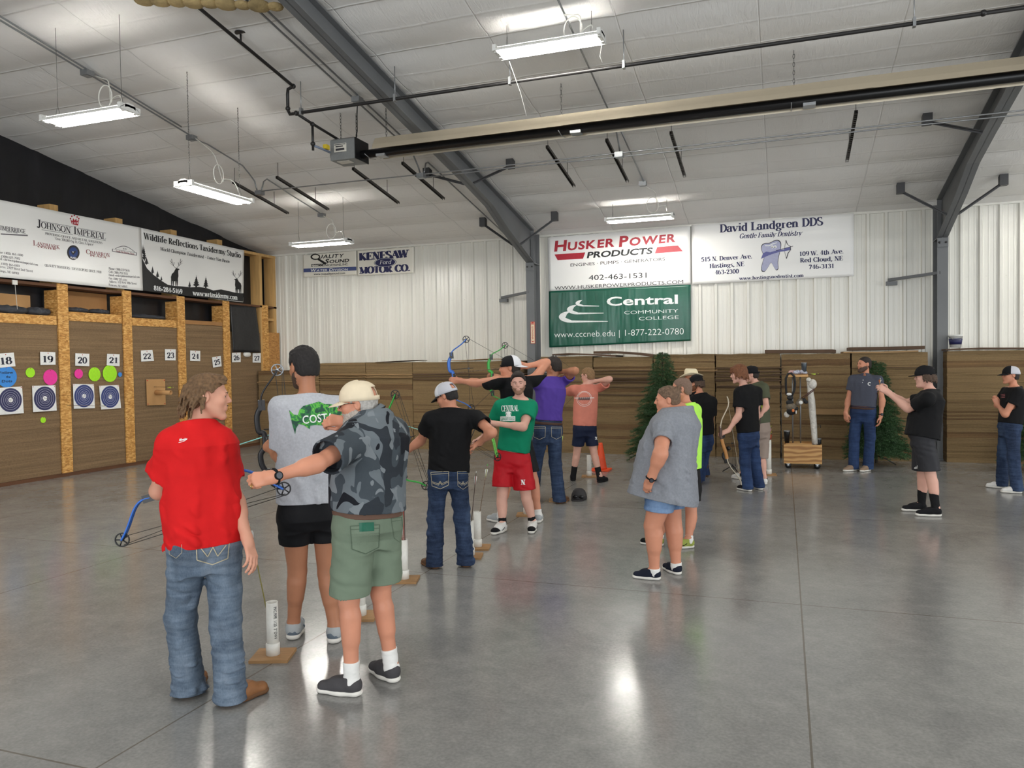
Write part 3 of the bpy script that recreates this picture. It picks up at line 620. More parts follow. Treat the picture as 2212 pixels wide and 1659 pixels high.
PL(s, B5, [(862, 918), (1050, 948), (1050, 972), (862, 940)], I_gray, .001); PL(s, B5, [(868, 921), (1044, 950), (1044, 966), (868, 936)], vin, .002); n = 14
PL(s, B5, [(885+150*i/n, 916+26*i/n-32*math.sin(PI*i/n)) for i in range(n+1)]+[(885+150*i/n, 921+26*i/n-32*math.sin(PI*i/n)) for i in range(n, -1, -1)], I_gray)
T(s, B5, '835', 946, 924, 972, 929, 12, I_dark); T(s, B5, 'South Burlington Plaza', 892, 940, 1030, 964, 13, I_maroon, bold=.05)
for i, (st, xr, yl, yr) in enumerate((('Phone: (402) 461-4100', 168, 955, 978), ('Fax: (308) 627-7502', 145, 984, 1004), ('Email: chrisw@johnsonimperial.com', 286, 1003, 1050), ('Cell: (402) 461-4103', 143, 1040, 1060), ('Address: 2727 West 2nd Street', 247, 1064, 1100), ('Hastings, NE 68901', 140, 1096, 1118))):
    T(s, B5, st, -46, yl-6, xr, yr, 17, I_gray, bold=.04)
T(s, B5, 'QUALITY BUILDERS / DEVELOPERS SINCE 1918', 338, 1054, 778, 1108, 19, I_dark)
for i, st in enumerate(('Phone: (308) 237-5616', 'Cell: (308) 293-3313', 'Email: nick@johnsonimperial.com', 'Fax: (308) 237-4374', 'Address: 412 West 48th Street', 'Kearney, NE 68845')):
    T(s, B5, st, 836, 1078+25*i, (994, 980, 1070, 974, 1046, 976)[i], 1095+25*i, 17, I_gray, bold=.04)
s.done({'red_print': 'crown'})
# taxidermy banner
s = Sheet('X', XW, [(303.5, 492), (527, 541), (524, 653), (308, 628)], .005, 2)
s.base('banner', vin, 'white and black vinyl banner with deer silhouettes on the left wall', 'banner', 'wall banners')
ridge = [(1085, 880), (1095, 1000), (1130, 1070), (1180, 1120), (1240, 1165), (1290, 1195), (1340, 1205), (1400, 1208), (1470, 1215), (1530, 1212), (1590, 1222), (1640, 1240), (1700, 1232), (1760, 1245), (1800, 1255), (1850, 1262), (1872, 1262), (1868, 1326), (1600, 1300), (1098, 1242)]
PL(s, B5, ridge, I_blk)
def tree(x, y, w, h):
    p = [(x-w*.12, y), (x-w*.12, y-h*.1)]; k = 6
    for i in range(k): p += [(x-w*(1-i/k)*.5, y-h*(.1+.8*i/k)), (x-w*(1-i/k)*.22, y-h*(.16+.8*i/k))]
    p += [(x, y-h)]+[(2*x-a, b) for a, b in p[::-1]]; PL(s, B5, p, I_blk, .002)
for a in ((1108, 1010, 40, 110), (1125, 1040, 44, 60), (1172, 1110, 34, 60), (1210, 1140, 36, 56), (1240, 1165, 24, 40), (1460, 1215, 30, 50), (1510, 1215, 60, 96), (1582, 1220, 50, 92), (1098, 960, 26, 80)): tree(*a)
def deer(x, y, k, fl):
    Q = lambda p: [(x+fl*a*k, y-b*k) for a, b in p]
    PL(s, B5, Q([(-26, 40), (-28, 62), (-22, 84), (-8, 96), (0, 112), (8, 124), (24, 122), (34, 116), (24, 110), (24, 96), (26, 70), (22, 46), (16, 34), (-10, 32)]), I_blk, .0022)
    for a in (-24, -12, 6, 16): PL(s, B5, Q([(a-3, 44), (a+8, 44), (a+4, 0), (a-1, 0)]), I_blk, .0024)
    for sg in (-1, 1):
        for p in ([(8, 122), (8+sg*28, 150), (8+sg*32, 190)], [(8+sg*20, 142), (8+sg*14, 166)], [(8+sg*30, 160), (8+sg*44, 178)], [(8+sg*26, 150), (8+sg*44, 158)]):
            for (a0, b0), (a1, b1) in zip(p, p[1:]): PL(s, B5, Q([(a0-2, b0), (a0+2, b0), (a1+1.5, b1), (a1-1.5, b1)]), I_blk, .0026)
deer(1345, 1205, 1.1, 1); deer(1830, 1262, .92, -1)
T(s, B5, 'Wildlife Reflections Taxidermy Studio', 1102, 842, 1855, 990, 48, I_blk, bold=.05)
T(s, B5, 'World Champion Taxidermist – Lance Van Dusen', 1228, 930, 1765, 1028, 26, I_blk, shear=.25, bold=.03)
T(s, B5, '816-284-5169', 1180, 1238, 1405, 1266, 36, I_wht, bold=.08, e=.004); T(s, B5, 'www.wrtaxidermy.com', 1482, 1276, 1825, 1312, 40, I_wht, bold=.06, e=.004)
s.done({'black_print': 'printed_scene', 'white_print': 'lettering'})
YW = 15.69
# quality sound / kenesaw
s = Sheet('Y', YW, [B7(308, 362), B7(683, 330), B7(687, 500), B7(312, 518)], .005, 3); s.base('banner', vin2, 'small white banner with a blue WATER DIVISION stripe high on the back wall', 'banner', 'wall banners')
T(s, B7, 'Quality', 362, 388, 592, 378, 34, I_blk, style='smallcaps', bold=.02, shear=.3); T(s, B7, 'Sound', 462, 420, 632, 410, 30, I_blk, style='smallcaps', bold=.03, shear=.3)
n = 16; s.poly([B7(396+34*math.cos(2*PI*i/n), 374+22*math.sin(2*PI*i/n)) for i in range(n)], I_blk, e=.001); s.poly([B7(398+24*math.cos(2*PI*i/n), 374+14*math.sin(2*PI*i/n)) for i in range(n)], vin2, e=.003)
PL(s, B7, [(398, 386), (420, 384), (478, 420), (456, 424)], I_blk, .003); PL(s, B7, [(368, 424), (470, 421), (470, 426), (368, 429)], I_blk)
T(s, B7, '& COMMUNICATIONS, INC.', 366, 444, 628, 433, 15, I_blk, style='sans', bold=.015); PL(s, B7, [(313, 457), (685, 443), (686, 470), (313, 483)], I_band)
T(s, B7, 'Water Division', 360, 478, 624, 470, 20, I_wht, style='smallcaps', bold=.02, shear=.25, e=.004); T(s, B7, 'www.goqualitysound.com', 384, 502, 606, 495, 15, I_blk, style='sans', bold=.02); s.done({'slate_blue_print': 'stripe'})
s = Sheet('Y', YW, [B7(690, 330), B7(1087, 303), B7(1088, 487), B7(692, 507)], .005, 4); s.base('banner', vin2, 'small white banner with navy slab letters around a blue oval emblem on the back wall', 'banner', 'wall banners')
T(s, B7, 'KENESAW', 704, 400, 1056, 376, 52, I_navy, bold=.16); T(s, B7, 'MOTOR CO.', 706, 494, 1062, 472, 46, I_navy, bold=.16)
for k, m, e in ((1, I_dark, .002), (.95, I_wht, .0028), (.9, I_navy, .0036)):
    cx, cy = 886, 413; s.poly([B7(cx+78*k*math.cos(2*PI*i/30), cy-4*k*math.cos(2*PI*i/30)+32*k*math.sin(2*PI*i/30)) for i in range(30)], m, e=e)
T(s, B7, 'Ford', 846, 426, 926, 422, 28, I_wht, bold=-.03, shear=.3, e=.006); s.done({'charcoal_print': 'emblem'})
# husker power
s = Sheet('Y', YW, [B8(125, 212), B8(1022, 140), B8(1025, 506), B8(135, 550)], .006, 5); s.base('banner', vin, 'large white banner with red slanted lettering above the green banner', 'banner', 'wall banners')
T(s, B8, 'Husker', 168, 300, 545, 268, 66, I_red, style='smallcaps', bold=.035, shear=.12); T(s, B8, 'Power', 574, 270, 930, 240, 66, I_red, style='smallcaps', bold=.035, shear=.12)
PL(s, B8, [(170, 320), (362, 306), (348, 346), (190, 356)], I_red); PL(s, B8, [(815, 273), (945, 264), (976, 300), (800, 313)], I_red)
T(s, B8, 'PRODUCTS', 372, 342, 782, 314, 38, I_blk, style='sans', bold=.03, shear=.22); T(s, B8, 'ENGINES · PUMPS · GENERATORS', 270, 396, 864, 358, 20, I_blk, style='sans')
T(s, B8, '402-463-1531', 385, 482, 748, 466, 34, I_blk, style='sans'); T(s, B8, 'WWW.HUSKERPOWERPRODUCTS.COM', 170, 542, 978, 502, 22, I_blk, style='sans')
s.done({'red_print': 'emblem'})
s = Sheet('Y', YW, [B8(135, 552), B8(1025, 510), B8(1026, 862), B8(138, 904)], .011, 6); s.base('banner', green_v, 'large green vinyl banner with white swirl emblem hanging below the red lettered one', 'banner', 'wall banners', nx=60, ny=30)
T(s, B8, 'Central', 498, 642, 946, 628, 56, I_wht, style='sans', bold=.022, e=.004); T(s, B8, 'COMMUNITY', 608, 696, 948, 684, 22, I_wht, style='sans', bold=-.005); T(s, B8, 'COLLEGE', 700, 734, 950, 724, 22, I_wht, style='sans', bold=-.005)
T(s, B8, 'www.cccneb.edu | 1-877-222-0780', 170, 842, 982, 822, 40, I_wht, style='sans', bold=-.01)
def swoosh(cx, cy, w, h, x1, y1):
    o = [(cx+w*math.cos(a), cy+h*math.sin(a)) for a in [PI*(1.5-1.0*i/12) for i in range(13)]]
    PL(s, B8, o[:1]+o+[(x1, y1+4), (x1, y1)]+[(cx+w*.12, cy+h*.62), (cx-w*.45, cy+h*.15), (cx-w*.3, cy-h*.5)], I_wht, .004)
swoosh(270, 712, 72, 36, 505, 738); swoosh(310, 666, 62, 30, 478, 686); swoosh(345, 626, 44, 20, 450, 642)
s.done({'white_print': 'lettering'})
s = Sheet('Y', YW, [B8(1030, 134), B8(2050, 60), B8(2050, 456), B8(1035, 508)], .006, 7); s.base('banner', vin, 'wide white banner with a grey tooth drawing on the right of the back wall', 'banner', 'wall banners')
T(s, B8, 'David Landgren DDS', 1208, 182, 1858, 136, 50, I_navy, bold=.06); T(s, B8, 'Gentle Family Dentistry', 1330, 220, 1726, 198, 30, I_navy, bold=.04, shear=.25)
for st, x0, y0, x1, y1 in (('515 N. Denver Ave.', 1092, 366, 1410, 344), ('Hastings, NE', 1144, 406, 1362, 392), ('463-2300', 1178, 446, 1328, 438), ('109 W. 4th Ave.', 1710, 330, 1984, 312), ('Red Cloud, NE', 1712, 370, 1982, 356), ('746-3131', 1768, 412, 1924, 404)): T(s, B8, st, x0, y0, x1, y1, 27, I_navy, bold=.05)
T(s, B8, 'www.hastingsnedentist.com', 1328, 480, 1735, 460, 20, I_navy, bold=.05)
tooth = [(1468, 290), (1470, 262), (1490, 248), (1520, 246), (1548, 232), (1574, 228), (1592, 244), (1592, 280), (1580, 330), (1574, 370), (1576, 410), (1562, 420), (1548, 400), (1530, 372), (1512, 400), (1490, 428), (1470, 424), (1470, 390), (1482, 350), (1484, 330)]
tooth = [tuple(.5*(2*p1[q]+(p2[q]-p0[q])*t_+(2*p0[q]-5*p1[q]+4*p2[q]-p3[q])*t_*t_+(3*p1[q]-p0[q]-3*p2[q]+p3[q])*t_**3) for q in (0, 1)) for p0, p1, p2, p3 in zip(tooth[-1:]+tooth[:-1], tooth, tooth[1:]+tooth[:1], tooth[2:]+tooth[:2]) for t_ in (0, .33, .66)]
PL(s, B8, tooth, I_dark, .0015); cx = sum(p[0] for p in tooth)/len(tooth); cy = sum(p[1] for p in tooth)/len(tooth)
PL(s, B8, [(cx+(a-cx)*.94, cy+(b-cy)*.95) for a, b in tooth], I_lav, .0025)
for x in (1538, 1556): s.ell(*B8(x, 272), 3.2, 3.4, I_wht, .0035, 12); s.ell(*B8(x-2, 274), 1.2, 1.4, I_dark, .0045, 8)
PL(s, B8, [(1466, 348), (1480, 312), (1500, 302), (1524, 306), (1580, 290), (1612, 288), (1612, 300), (1580, 304), (1530, 320), (1500, 332)], I_pur, .004)
bw = [(1622, 230), (1632, 256), (1650, 268), (1652, 290), (1636, 312), (1626, 346)]
for (a0, b0), (a1, b1) in zip(bw, bw[1:]): PL(s, B8, [(a0-2, b0), (a0+3, b0), (a1+3, b1), (a1-2, b1)], I_dark, .004)
PL(s, B8, [(1560, 294), (1668, 266), (1668, 269), (1560, 297)], I_dark, .005); PL(s, B8, [(1612, 284), (1650, 272), (1650, 292), (1612, 300)], I_pur, .0045)
PL(s, B8, [(1622, 230), (1624, 230), (1614, 292), (1627, 346), (1625, 346), (1611, 292)], I_gray, .004); PL(s, B8, [(1490, 262), (1516, 262), (1540, 250), (1566, 244), (1566, 248), (1542, 256), (1518, 268), (1492, 268)], I_wht, .0036); s.done({'lavender_print': 'tooth_drawing'})
# extinguisher sign on the column
sgm = mat('cream_sign', (232, 222, 190), .5); sr = mat('red_sign_print', (196, 40, 30), .5)
a, b = onY(1146, 695, 15.19), onY(1156, 742, 15.19)
o = tag(MB().box((a.x, 15.186, b.z), (b.x, 15.196, a.z)).build('fire_sign', sr), 'narrow red and cream fire extinguisher sign on the left column', 'sign')
MB().box((a.x+.008, 15.184, b.z+.008), (b.x-.008, 15.187, a.z-.008)).build('sign_face', sgm, o)
w_ = b.x-a.x; mb = MB()
V, F = text2d('FIRE', .12*w_, .88*w_, 0, .035, 'sans', .02); mb.add([(a.x+u, 15.182, a.z-.065+v) for u, v in V], F)
V, F = text2d('EXTINGUISHER', .08, .35, 0, .035, 'sans', .015); mb.add([(a.x+w_/2-.018+v, 15.182, a.z-.02-u) for u, v in V], F)
mb.prism([(.02, .0), (w_-.02, 0), (w_/2, -.035)], 0, .002, (a.x, 15.182, b.z+.055), (1, 0, 0), (0, 0, 1), (0, -1, 0)); mb.prism([(.02, .0), (w_-.02, 0), (w_-.02, .025), (.02, .025)], 0, .002, (a.x, 15.182, a.z-.035), (1, 0, 0), (0, 0, 1), (0, -1, 0))
mb.build('lettering', sr, o)
# ---------------------------------------------------------------- ceiling fixtures
white_en = mat('white_enamel', (226, 226, 222), .35); galv = mat('galvanised_steel', (150, 152, 154), .35, .7); blackpipe = mat('black_gas_pipe', (30, 28, 28), .45); strut_m = mat('dark_strut', (70, 66, 62), .5, .3); cord_w = mat('white_cord', (224, 222, 214), .5)
tube_m = mat('lit_tube', (255, 255, 250), .3, emit=((255, 252, 244), TUBE_E)); wire_m = mat('thin_wire', (96, 94, 92), .5, .4)
def fixture(c, along, label, box=None, tilt=0., cord=True, strings=(), fake=False):
    """two tube shop light centred on c, its length along 'X' or 'Y'"""
    r = empty('shop_light', c, label, 'ceiling light', 'fluorescent shop lights'); c = Vector(c)
    a, b = (Vector((1, 0, 0)), Vector((0, 1, 0))) if along == 'X' else (Vector((0, 1, 0)), Vector((-1, 0, 0)))
    a = (a+Vector((0, 0, tilt))).normalized(); L = .63; up = a.cross(b)
    P = lambda x, y, z: c+a*x+b*y+up*z
    mb = MB()
    for prof in ([(-.155, -.02), (-.15, .0), (-.088, .04), (-.086, .034), (-.146, -.002), (-.149, -.02)], [(-.078, .016), (-.078, .05), (-.04, .075), (.04, .075), (.078, .05), (.078, .016), (.04, .03), (-.04, .03)], [(.155, -.02), (.149, -.02), (.146, -.002), (.086, .034), (.088, .04), (.15, .0)]):
        n = len(prof); V = [P(s*L, y, z) for s in (-1, 1) for y, z in prof]
        mb.add(V, [(i, (i+1) % n, n+(i+1) % n, n+i) for i in range(n)]+[tuple(range(n)), tuple(range(n, 2*n))])
    for s in (-1, 1): mb.obox(P(s*(L-.02), 0, .02), a, b, up, .02, .15, .035)
    mb.build('housing', white_en, r)
    for y in (-.085, .085):
        t = MB().tube([P(-.585, y, -.004), P(.585, y, -.004)], .0165, 10).build('tube', tube_m, r)
        mb = MB()
        for s in (-1, 1): mb.obox(P(s*.605, y, .005), a, b, up, .018, .024, .03)
        mb.build('socket', white_en, r)
    for s in (-1, 1):
        mb = MB(); p = P(s*.5, 0, .075); q = p+Vector((0, 0, .12)); tz = roofz(p.y)-.01
        mb.tube([P(s*.5, -.03, .07), q, P(s*.5, .03, .07)], .0025, 5); mb.tube([q, (q.x, q.y, tz)], .003, 5)
        k = 0; z = q.z
        while z < tz-.03 and along == 'Y': mb.tube([(q.x+.008*math.cos(t+k), q.y+.008*math.sin(t+k)*(k % 2), z+.014+.014*math.sin(t)) for t in np.arange(0, 6.3, 1.05)], .0022, 4, closed=False); z += .034; k += 1
        mb.build('hanger', wire_m, r)
    if cord and box is not None:
        B = Vector(box); e = P(.5, 0, .075); R = .14; pts = [B]; m = B*.35+e*.65+Vector((0, 0, -.02))
        pts += [B*.75+m*.25+Vector((.05, 0, .02)), B*.4+m*.6+Vector((.06, 0, .06))]
        for i in range(13): t = -PI*.2+2*PI*1.05*i/12; pts.append(m+a*(-R*.75+R*.75*math.cos(t))*1.+Vector((0, 0, R*math.sin(t))))
        pts += [m*.5+e*.5+Vector((.05, 0, .05)), e]
        sm = []
        for i in range(len(pts)-1):
            p0, p1, p2, p3 = pts[max(0, i-1)], pts[i], pts[i+1], pts[min(len(pts)-1, i+2)]
            for t in (0, .33, .66): sm.append(.5*((2*p1)+(p2-p0)*t+(2*p0-5*p1+4*p2-p3)*t*t+(3*p1-p0-3*p2+p3)*t**3))
        MB().tube(sm+[e], .0075, 7).build('power_cord', cord_w, r)
    for pts in strings: MB().tube(pts, .004, 5).build('pull_string', cord_w, r)
    return r
L1 = Vector((-2.5, 8.48, 5.40)); L2 = Vector((-7.8, 7.06, 4.82))
fixture(L1, 'X', 'two tube shop light hanging above the long heater', (-2.28, 8.35, 5.66), strings=([onY(1100, 133, 8.4), onY(1124, 200, 8.4), onY(1137, 250, 8.4)], [onY(1300, 96, 8.4), onY(1296, 122, 8.4), onY(1301, 135, 8.4)]))
fixture(L2, 'X', 'two tube shop light hanging at the upper left before the black wall', (-8.6, 7.9, 5.7))
fixture((-7.45, 8.8, 4.22), 'Y', 'shop light seen end on in front of the black wall', (-8.66, 9.78, 5.4))
fixture((-8.36, 12.76, 4.15), 'X', 'two tube shop light over the small banner with the blue stripe', (-8.72, 13.35, 4.83))
fixture((-2.5, 14.25, 4.43), 'X', 'two tube shop light over the banner with red lettering', (-2.28, 13.25, 4.83))
for p in ((5.3, 14.25), (5.3, 8.5), (-2.5, 2.4), (-8, 1.5), (5.3, 2.4), (10.8, 12)):
    fixture((p[0], p[1], roofz(p[1])-.35), 'X', 'two tube shop light outside the photo', None)
def jbox(p, label=None, w=.06, m=galv, parent=None):
    p = Vector(p); mb = MB(); mb.box((p.x-w, p.y-w, p.z-.035), (p.x+w, p.y+w, p.z+.035)); mb.box((p.x-w*.8, p.y-w*.8, p.z-.04), (p.x+w*.8, p.y+w*.8, p.z+.03))
    o = mb.build('junction_box', m, parent); return o
def cond(name, paths, r, m, label, cat, boxes=()):
    e = tag(MB_multi(paths, r).build(name, m), label, cat)
    for b in boxes: jbox(b, parent=e)
    return e
def MB_multi(paths, r):
    mb = MB()
    for p in paths: mb.tube(p, r, 8)
    return mb
R = lambda x, y, o=.06: (x, y, roofz(y)-o)
CY, CZ = 11.35, 4.86
def bend(x, y):   # from the roof down to the strut run, rounded elbows
    return [R(x, y-1.2), R(x, y-.35), (x, y-.18, roofz(y)-.1), (x, y-.04, roofz(y)-.2), (x, y, roofz(y)-.3), (x, y+.02, CZ+.05)]
cond('conduit', [[R(-8.74, y) for y in np.arange(-1, 10.2, .5)]+bend(-8.7, 11.3), [R(-8.66, y) for y in np.arange(-1, 9.7, .5)], [(-8.62, 11.34, CZ+.05), (-8.62, 11.36, roofz(11.4)-.28), (-8.63, 11.42, roofz(11.4)-.16), R(-8.66, 11.55), R(-8.7, 12.4), R(-8.72, 13.35)]], .012, galv, 'grey conduit run down the ceiling over the left wall with junction boxes', 'conduit', [R(-8.7, 7.86, .09), R(-8.72, 9.78, .1), (-8.66, 11.34, CZ), R(-8.72, 13.35, .08)])
cond('conduit', [[R(-5.6, y) for y in np.arange(-1, 10.9, .5)]+[R(-5.58, 10.95), (-5.56, 11.15, roofz(11.2)-.12), (-5.54, 11.28, roofz(11.2)-.28), (-5.54, 11.34, CZ+.05)], [R(-5.5, y) for y in np.arange(-1, 11.3, .5)], [(-5.48, 11.36, CZ+.05), (-5.48, 11.38, roofz(11.4)-.28), (-5.49, 11.45, roofz(11.4)-.15)]+[R(-5.52, y) for y in (11.6, 12.6, 14, 15.4)]], .013, galv, 'pair of grey conduits beside the left rafter', 'conduit', [R(-5.53, 9.4, .1), (-5.52, 11.34, CZ)])
cond('conduit', [[R(-2.28, y) for y in np.arange(-1, 10.9, .5)]+[R(-2.28, 10.95), (-2.28, 11.15, roofz(11.2)-.12), (-2.27, 11.28, roofz(11.2)-.28), (-2.27, 11.34, CZ+.05)], [R(-2.24, y) for y in (11.3, 12, 13.25)]], .012, galv, 'single grey conduit on the ceiling above the shop light and red banner', 'conduit', [(-2.28, 11.34, CZ), R(-2.26, 13.25, .08)])
cond('conduit', [[(x, CY-.03, CZ+.02-.004*math.sin(x)) for x in np.arange(-8.6, 13.9, .6)], [(x, CY+.05, CZ-.01+.004*math.sin(x*1.3)) for x in np.arange(-5.5, 13.9, .6)]], .010, galv, 'pair of thin conduits running right across the hall under the struts', 'conduit')
for i, (x, l) in enumerate(((-8.98, 'first hanging strut from the left, beside the end on shop light'), (-8.08, 'second hanging strut from the left'), (-6.6, 'third hanging strut from the left, below the heater burner'), (-5.7, 'fourth hanging strut from the left, beside the left rafter'), (-3.3, 'hanging strut just right of the left rafter'), (-2.4, 'hanging strut carrying a junction box above the red banner'), (-1.48, 'slotted hanging strut right of the junction box strut'), (.905, 'slotted hanging strut nearest the right rafter'))):
    r = empty('hanging_strut', (x, 11.8, roofz(11.8)-.28), l, 'strut', 'struts hung from the ceiling')
    mb = MB(); a, b = (x, 11.04, roofz(11.04)-.28), (x, 12.6, roofz(12.6)-.28)
    for s_ in (-.02, .02): mb.bar((x+s_, a[1], a[2]), (x+s_, b[1], b[2]), .003, .042)
    mb.bar((x, a[1], a[2]+.02), (x, b[1], b[2]+.02), .043, .003)
    for k in range(26):
        if i < 6: break
        y = 11.06+1.52*k/25; mb.bar((x-.02, y, roofz(y)-.3), (x+.02, y, roofz(y)-.3), .022, .003)
    mb.build('channel', strut_m, r)
    for y in (11.08, 12.18): MB().tube([(x, y, roofz(y)-.3), (x, y, roofz(y)-.02)], .005, 6).build('threaded_rod', wire_m, r)
# gas pipe
mb = MB(); pz = 5.225
mb.tube([(-6.18, y, roofz(y)-.1) for y in np.arange(-1, 8.9, .5)]+[(-6.18, 8.85, roofz(8.85)-.1)], .022, 10)
mb.tube([(-6.18, 8.85, roofz(8.85)-.1), (-6.3, 8.9, roofz(8.9)-.1), (-6.33, 8.93, roofz(8.93)-.14), (-6.33, 8.93, pz+.06), (-6.3, 8.93, pz), (-6.2, 8.93, pz), (13.8, 8.93, pz+.02)], .022, 10)
mb.tube([(-6.2, 8.93, pz), (-6.16, 9.2, pz-.05), (-6.12, 9.9, pz-.12)], .02, 10); mb.tube([(-6.16, 9.25, pz-.06), (-6.16, 9.25, pz-.42)], .018, 8)
for p in ((-6.18, 8.85, roofz(8.85)-.1), (-6.33, 8.93, pz+.08), (-6.2, 8.93, pz), (-6.16, 9.25, pz-.06), (-6.16, 9.25, pz-.33), (1.9, 8.93, pz+.01)): mb.sphere(p, .034, 6)
mb.lathe([(.07, 0), (.07, .012)], (-6.18, 7.8, roofz(7.8)+.05-.04), (0, 0, 1), 14); mb.tube([(-6.18, 7.8, roofz(7.8)-.1), (-6.18, 7.8, roofz(7.8))], .012, 6)
gp = tag(mb.build('gas_pipe', blackpipe), 'black gas pipe running across the ceiling to the heater', 'pipe')
for x in (-6.12, -4.7, -3.13, -1.73, 1.28, 4, 7): MB().tube([(x, 8.93, pz), (x, 8.93, roofz(8.93)+.0)], .006, 6).box((x-.015, 8.9, pz-.03), (x+.015, 8.96, pz+.06)).build('hanger_rod', galv, gp)
mb = MB(); mb.tube([(-6.16, 9.25, pz-.35), (-6.1, 9.4, pz-.37), (-6.08, 9.55, pz-.38)], .017, 8); mb.build('gas_valve', mat('blue_grey_valve', (110, 120, 140), .5), gp)
mb = MB(); mb.box((-6.11, 9.42, pz-.36), (-6.05, 9.5, pz-.3)); mb.build('valve_handle', mat('yellow_plastic', (206, 180, 40), .5), gp)
# radiant heater
r = empty('radiant_tube_heater', (-2, 9.88, 4.86), 'long radiant tube heater with a grey burner box hanging across the hall', 'heater')
refl = mat('tan_reflector', (192, 180, 158), .32, .3, var=(1, .04)); hm = mat('heater_black', (18, 18, 20), .4); boxg = mat('burner_grey', (120, 122, 122), .45); lab = mat('pale_label', (212, 208, 198), .5)
mb = MB(); prof = [(-.165, 4.875), (-.135, 4.945), (-.06, 5.05), (.06, 5.05), (.14, 4.93), (.17, 4.81)]
for x0, x1 in ((-5.5, -2.68), (-2.7, 1.0), (.98, 13.6)):
    V = [(x, 9.88+a, z+(.004 if x0 > -3 and x0 < 0 else 0)) for x in (x0, x1) for a, z in prof]; mb.add(V, [(i, i+1, 7+i, 6+i) for i in range(5)])
o = mb.build('reflector', refl, r); s_ = o.modifiers.new('thick', 'SOLIDIFY'); s_.thickness = .003
MB().tube([(-5.75, 9.88, 4.86), (13.6, 9.88, 4.86)], .06, 14).build('radiant_tube', hm, r)
for x in (-5.42, -2.55, .3, 3): MB().box((x-.07, 9.81, 4.795), (x+.07, 9.95, 4.83)).build('bracket', galv, r); MB().tube([(x-.2, 9.72, 4.82), (x-.2, 9.88, 4.79), (x-.2, 10.04, 4.82)], .006, 5).build('hanger_wire', galv, r)
mb = MB(); mb.box((-6.17, 9.7, 4.77), (-5.76, 10.06, 5.06)); mb.hexa([(-6.17, 9.7, 5.06), (-5.76, 9.7, 5.06), (-5.76, 10.06, 5.06), (-6.17, 10.06, 5.06), (-6.14, 9.75, 5.09), (-5.8, 9.75, 5.09), (-5.8, 10.02, 5.09), (-6.14, 10.02, 5.09)]); mb.tube([(-6.2, 9.8, 4.86), (-6.16, 9.8, 4.86)], .07, 14)
bb = mb.build('burner_box', boxg, r, .006); MB().box((-5.765, 9.695, 4.765), (-5.75, 10.065, 5.065)).build('burner_end', hm, bb)
mb = MB(); mb.box((-6.1, 9.69, 4.88), (-5.9, 9.7, 5.0)); mb.box((-6.1, 9.76, 4.762), (-5.9, 9.9, 4.768)); lb = mb.build('label_plate', lab, bb)
mb = MB(); mb.box((-6.09, 9.686, 4.98), (-5.91, 9.69, 4.99)); mb.box((-6.07, 9.686, 4.95), (-5.95, 9.69, 4.965)); mb.box((-6.07, 9.686, 4.9), (-5.93, 9.69, 4.93)); mb.build('print', I_dark, bb)
def chain(x, y, z0, z1):
    mb = MB(); n = max(2, int((z1-z0)/.045))
    for k in range(n):
        z = z0+(z1-z0)*(k+.5)/n; h = (z1-z0)/n*.62
        mb.tube([(x+(.011*math.cos(t) if k % 2 else 0), y+(0 if k % 2 else .011*math.cos(t)), z+h*math.sin(t)) for t in np.arange(0, 6.28, .785)], .0032, 5, closed=True)
    return mb
for x, y, z in ((-6.08, 9.85, 5.08), (-5.85, 9.9, 5.08), (-5.35, 9.88, 5.05), (-2.75, 9.88, 5.05), (.13, 9.88, 5.05), (3, 9.88, 5.05)): chain(x, y, z, roofz(y)).build('chain', wire_m, r)
MB().tube([R(-5.53, 9.4, .14), (-5.6, 9.5, 5.3), (-5.72, 9.7, 5.15), (-5.8, 9.8, 5.08)], .008, 6).build('power_cord', hm, r)
# torn insulation patch at the top
mb = MB()
for k in range(9):
    x = -6.65+.17*k; y = 6.78+.062*k; mb.sphere((x, y, roofz(y)-.13), .1+.02*math.sin(k*3), 6, 0, (1.1, 1.1, .45))
im = mat('stained_insulation', (170, 148, 104), .9, var=(5, .35), bump=(14, .6, .03)); tag(mb.build('torn_insulation', im), 'torn stained insulation hanging from the ceiling at the top edge', 'insulation')
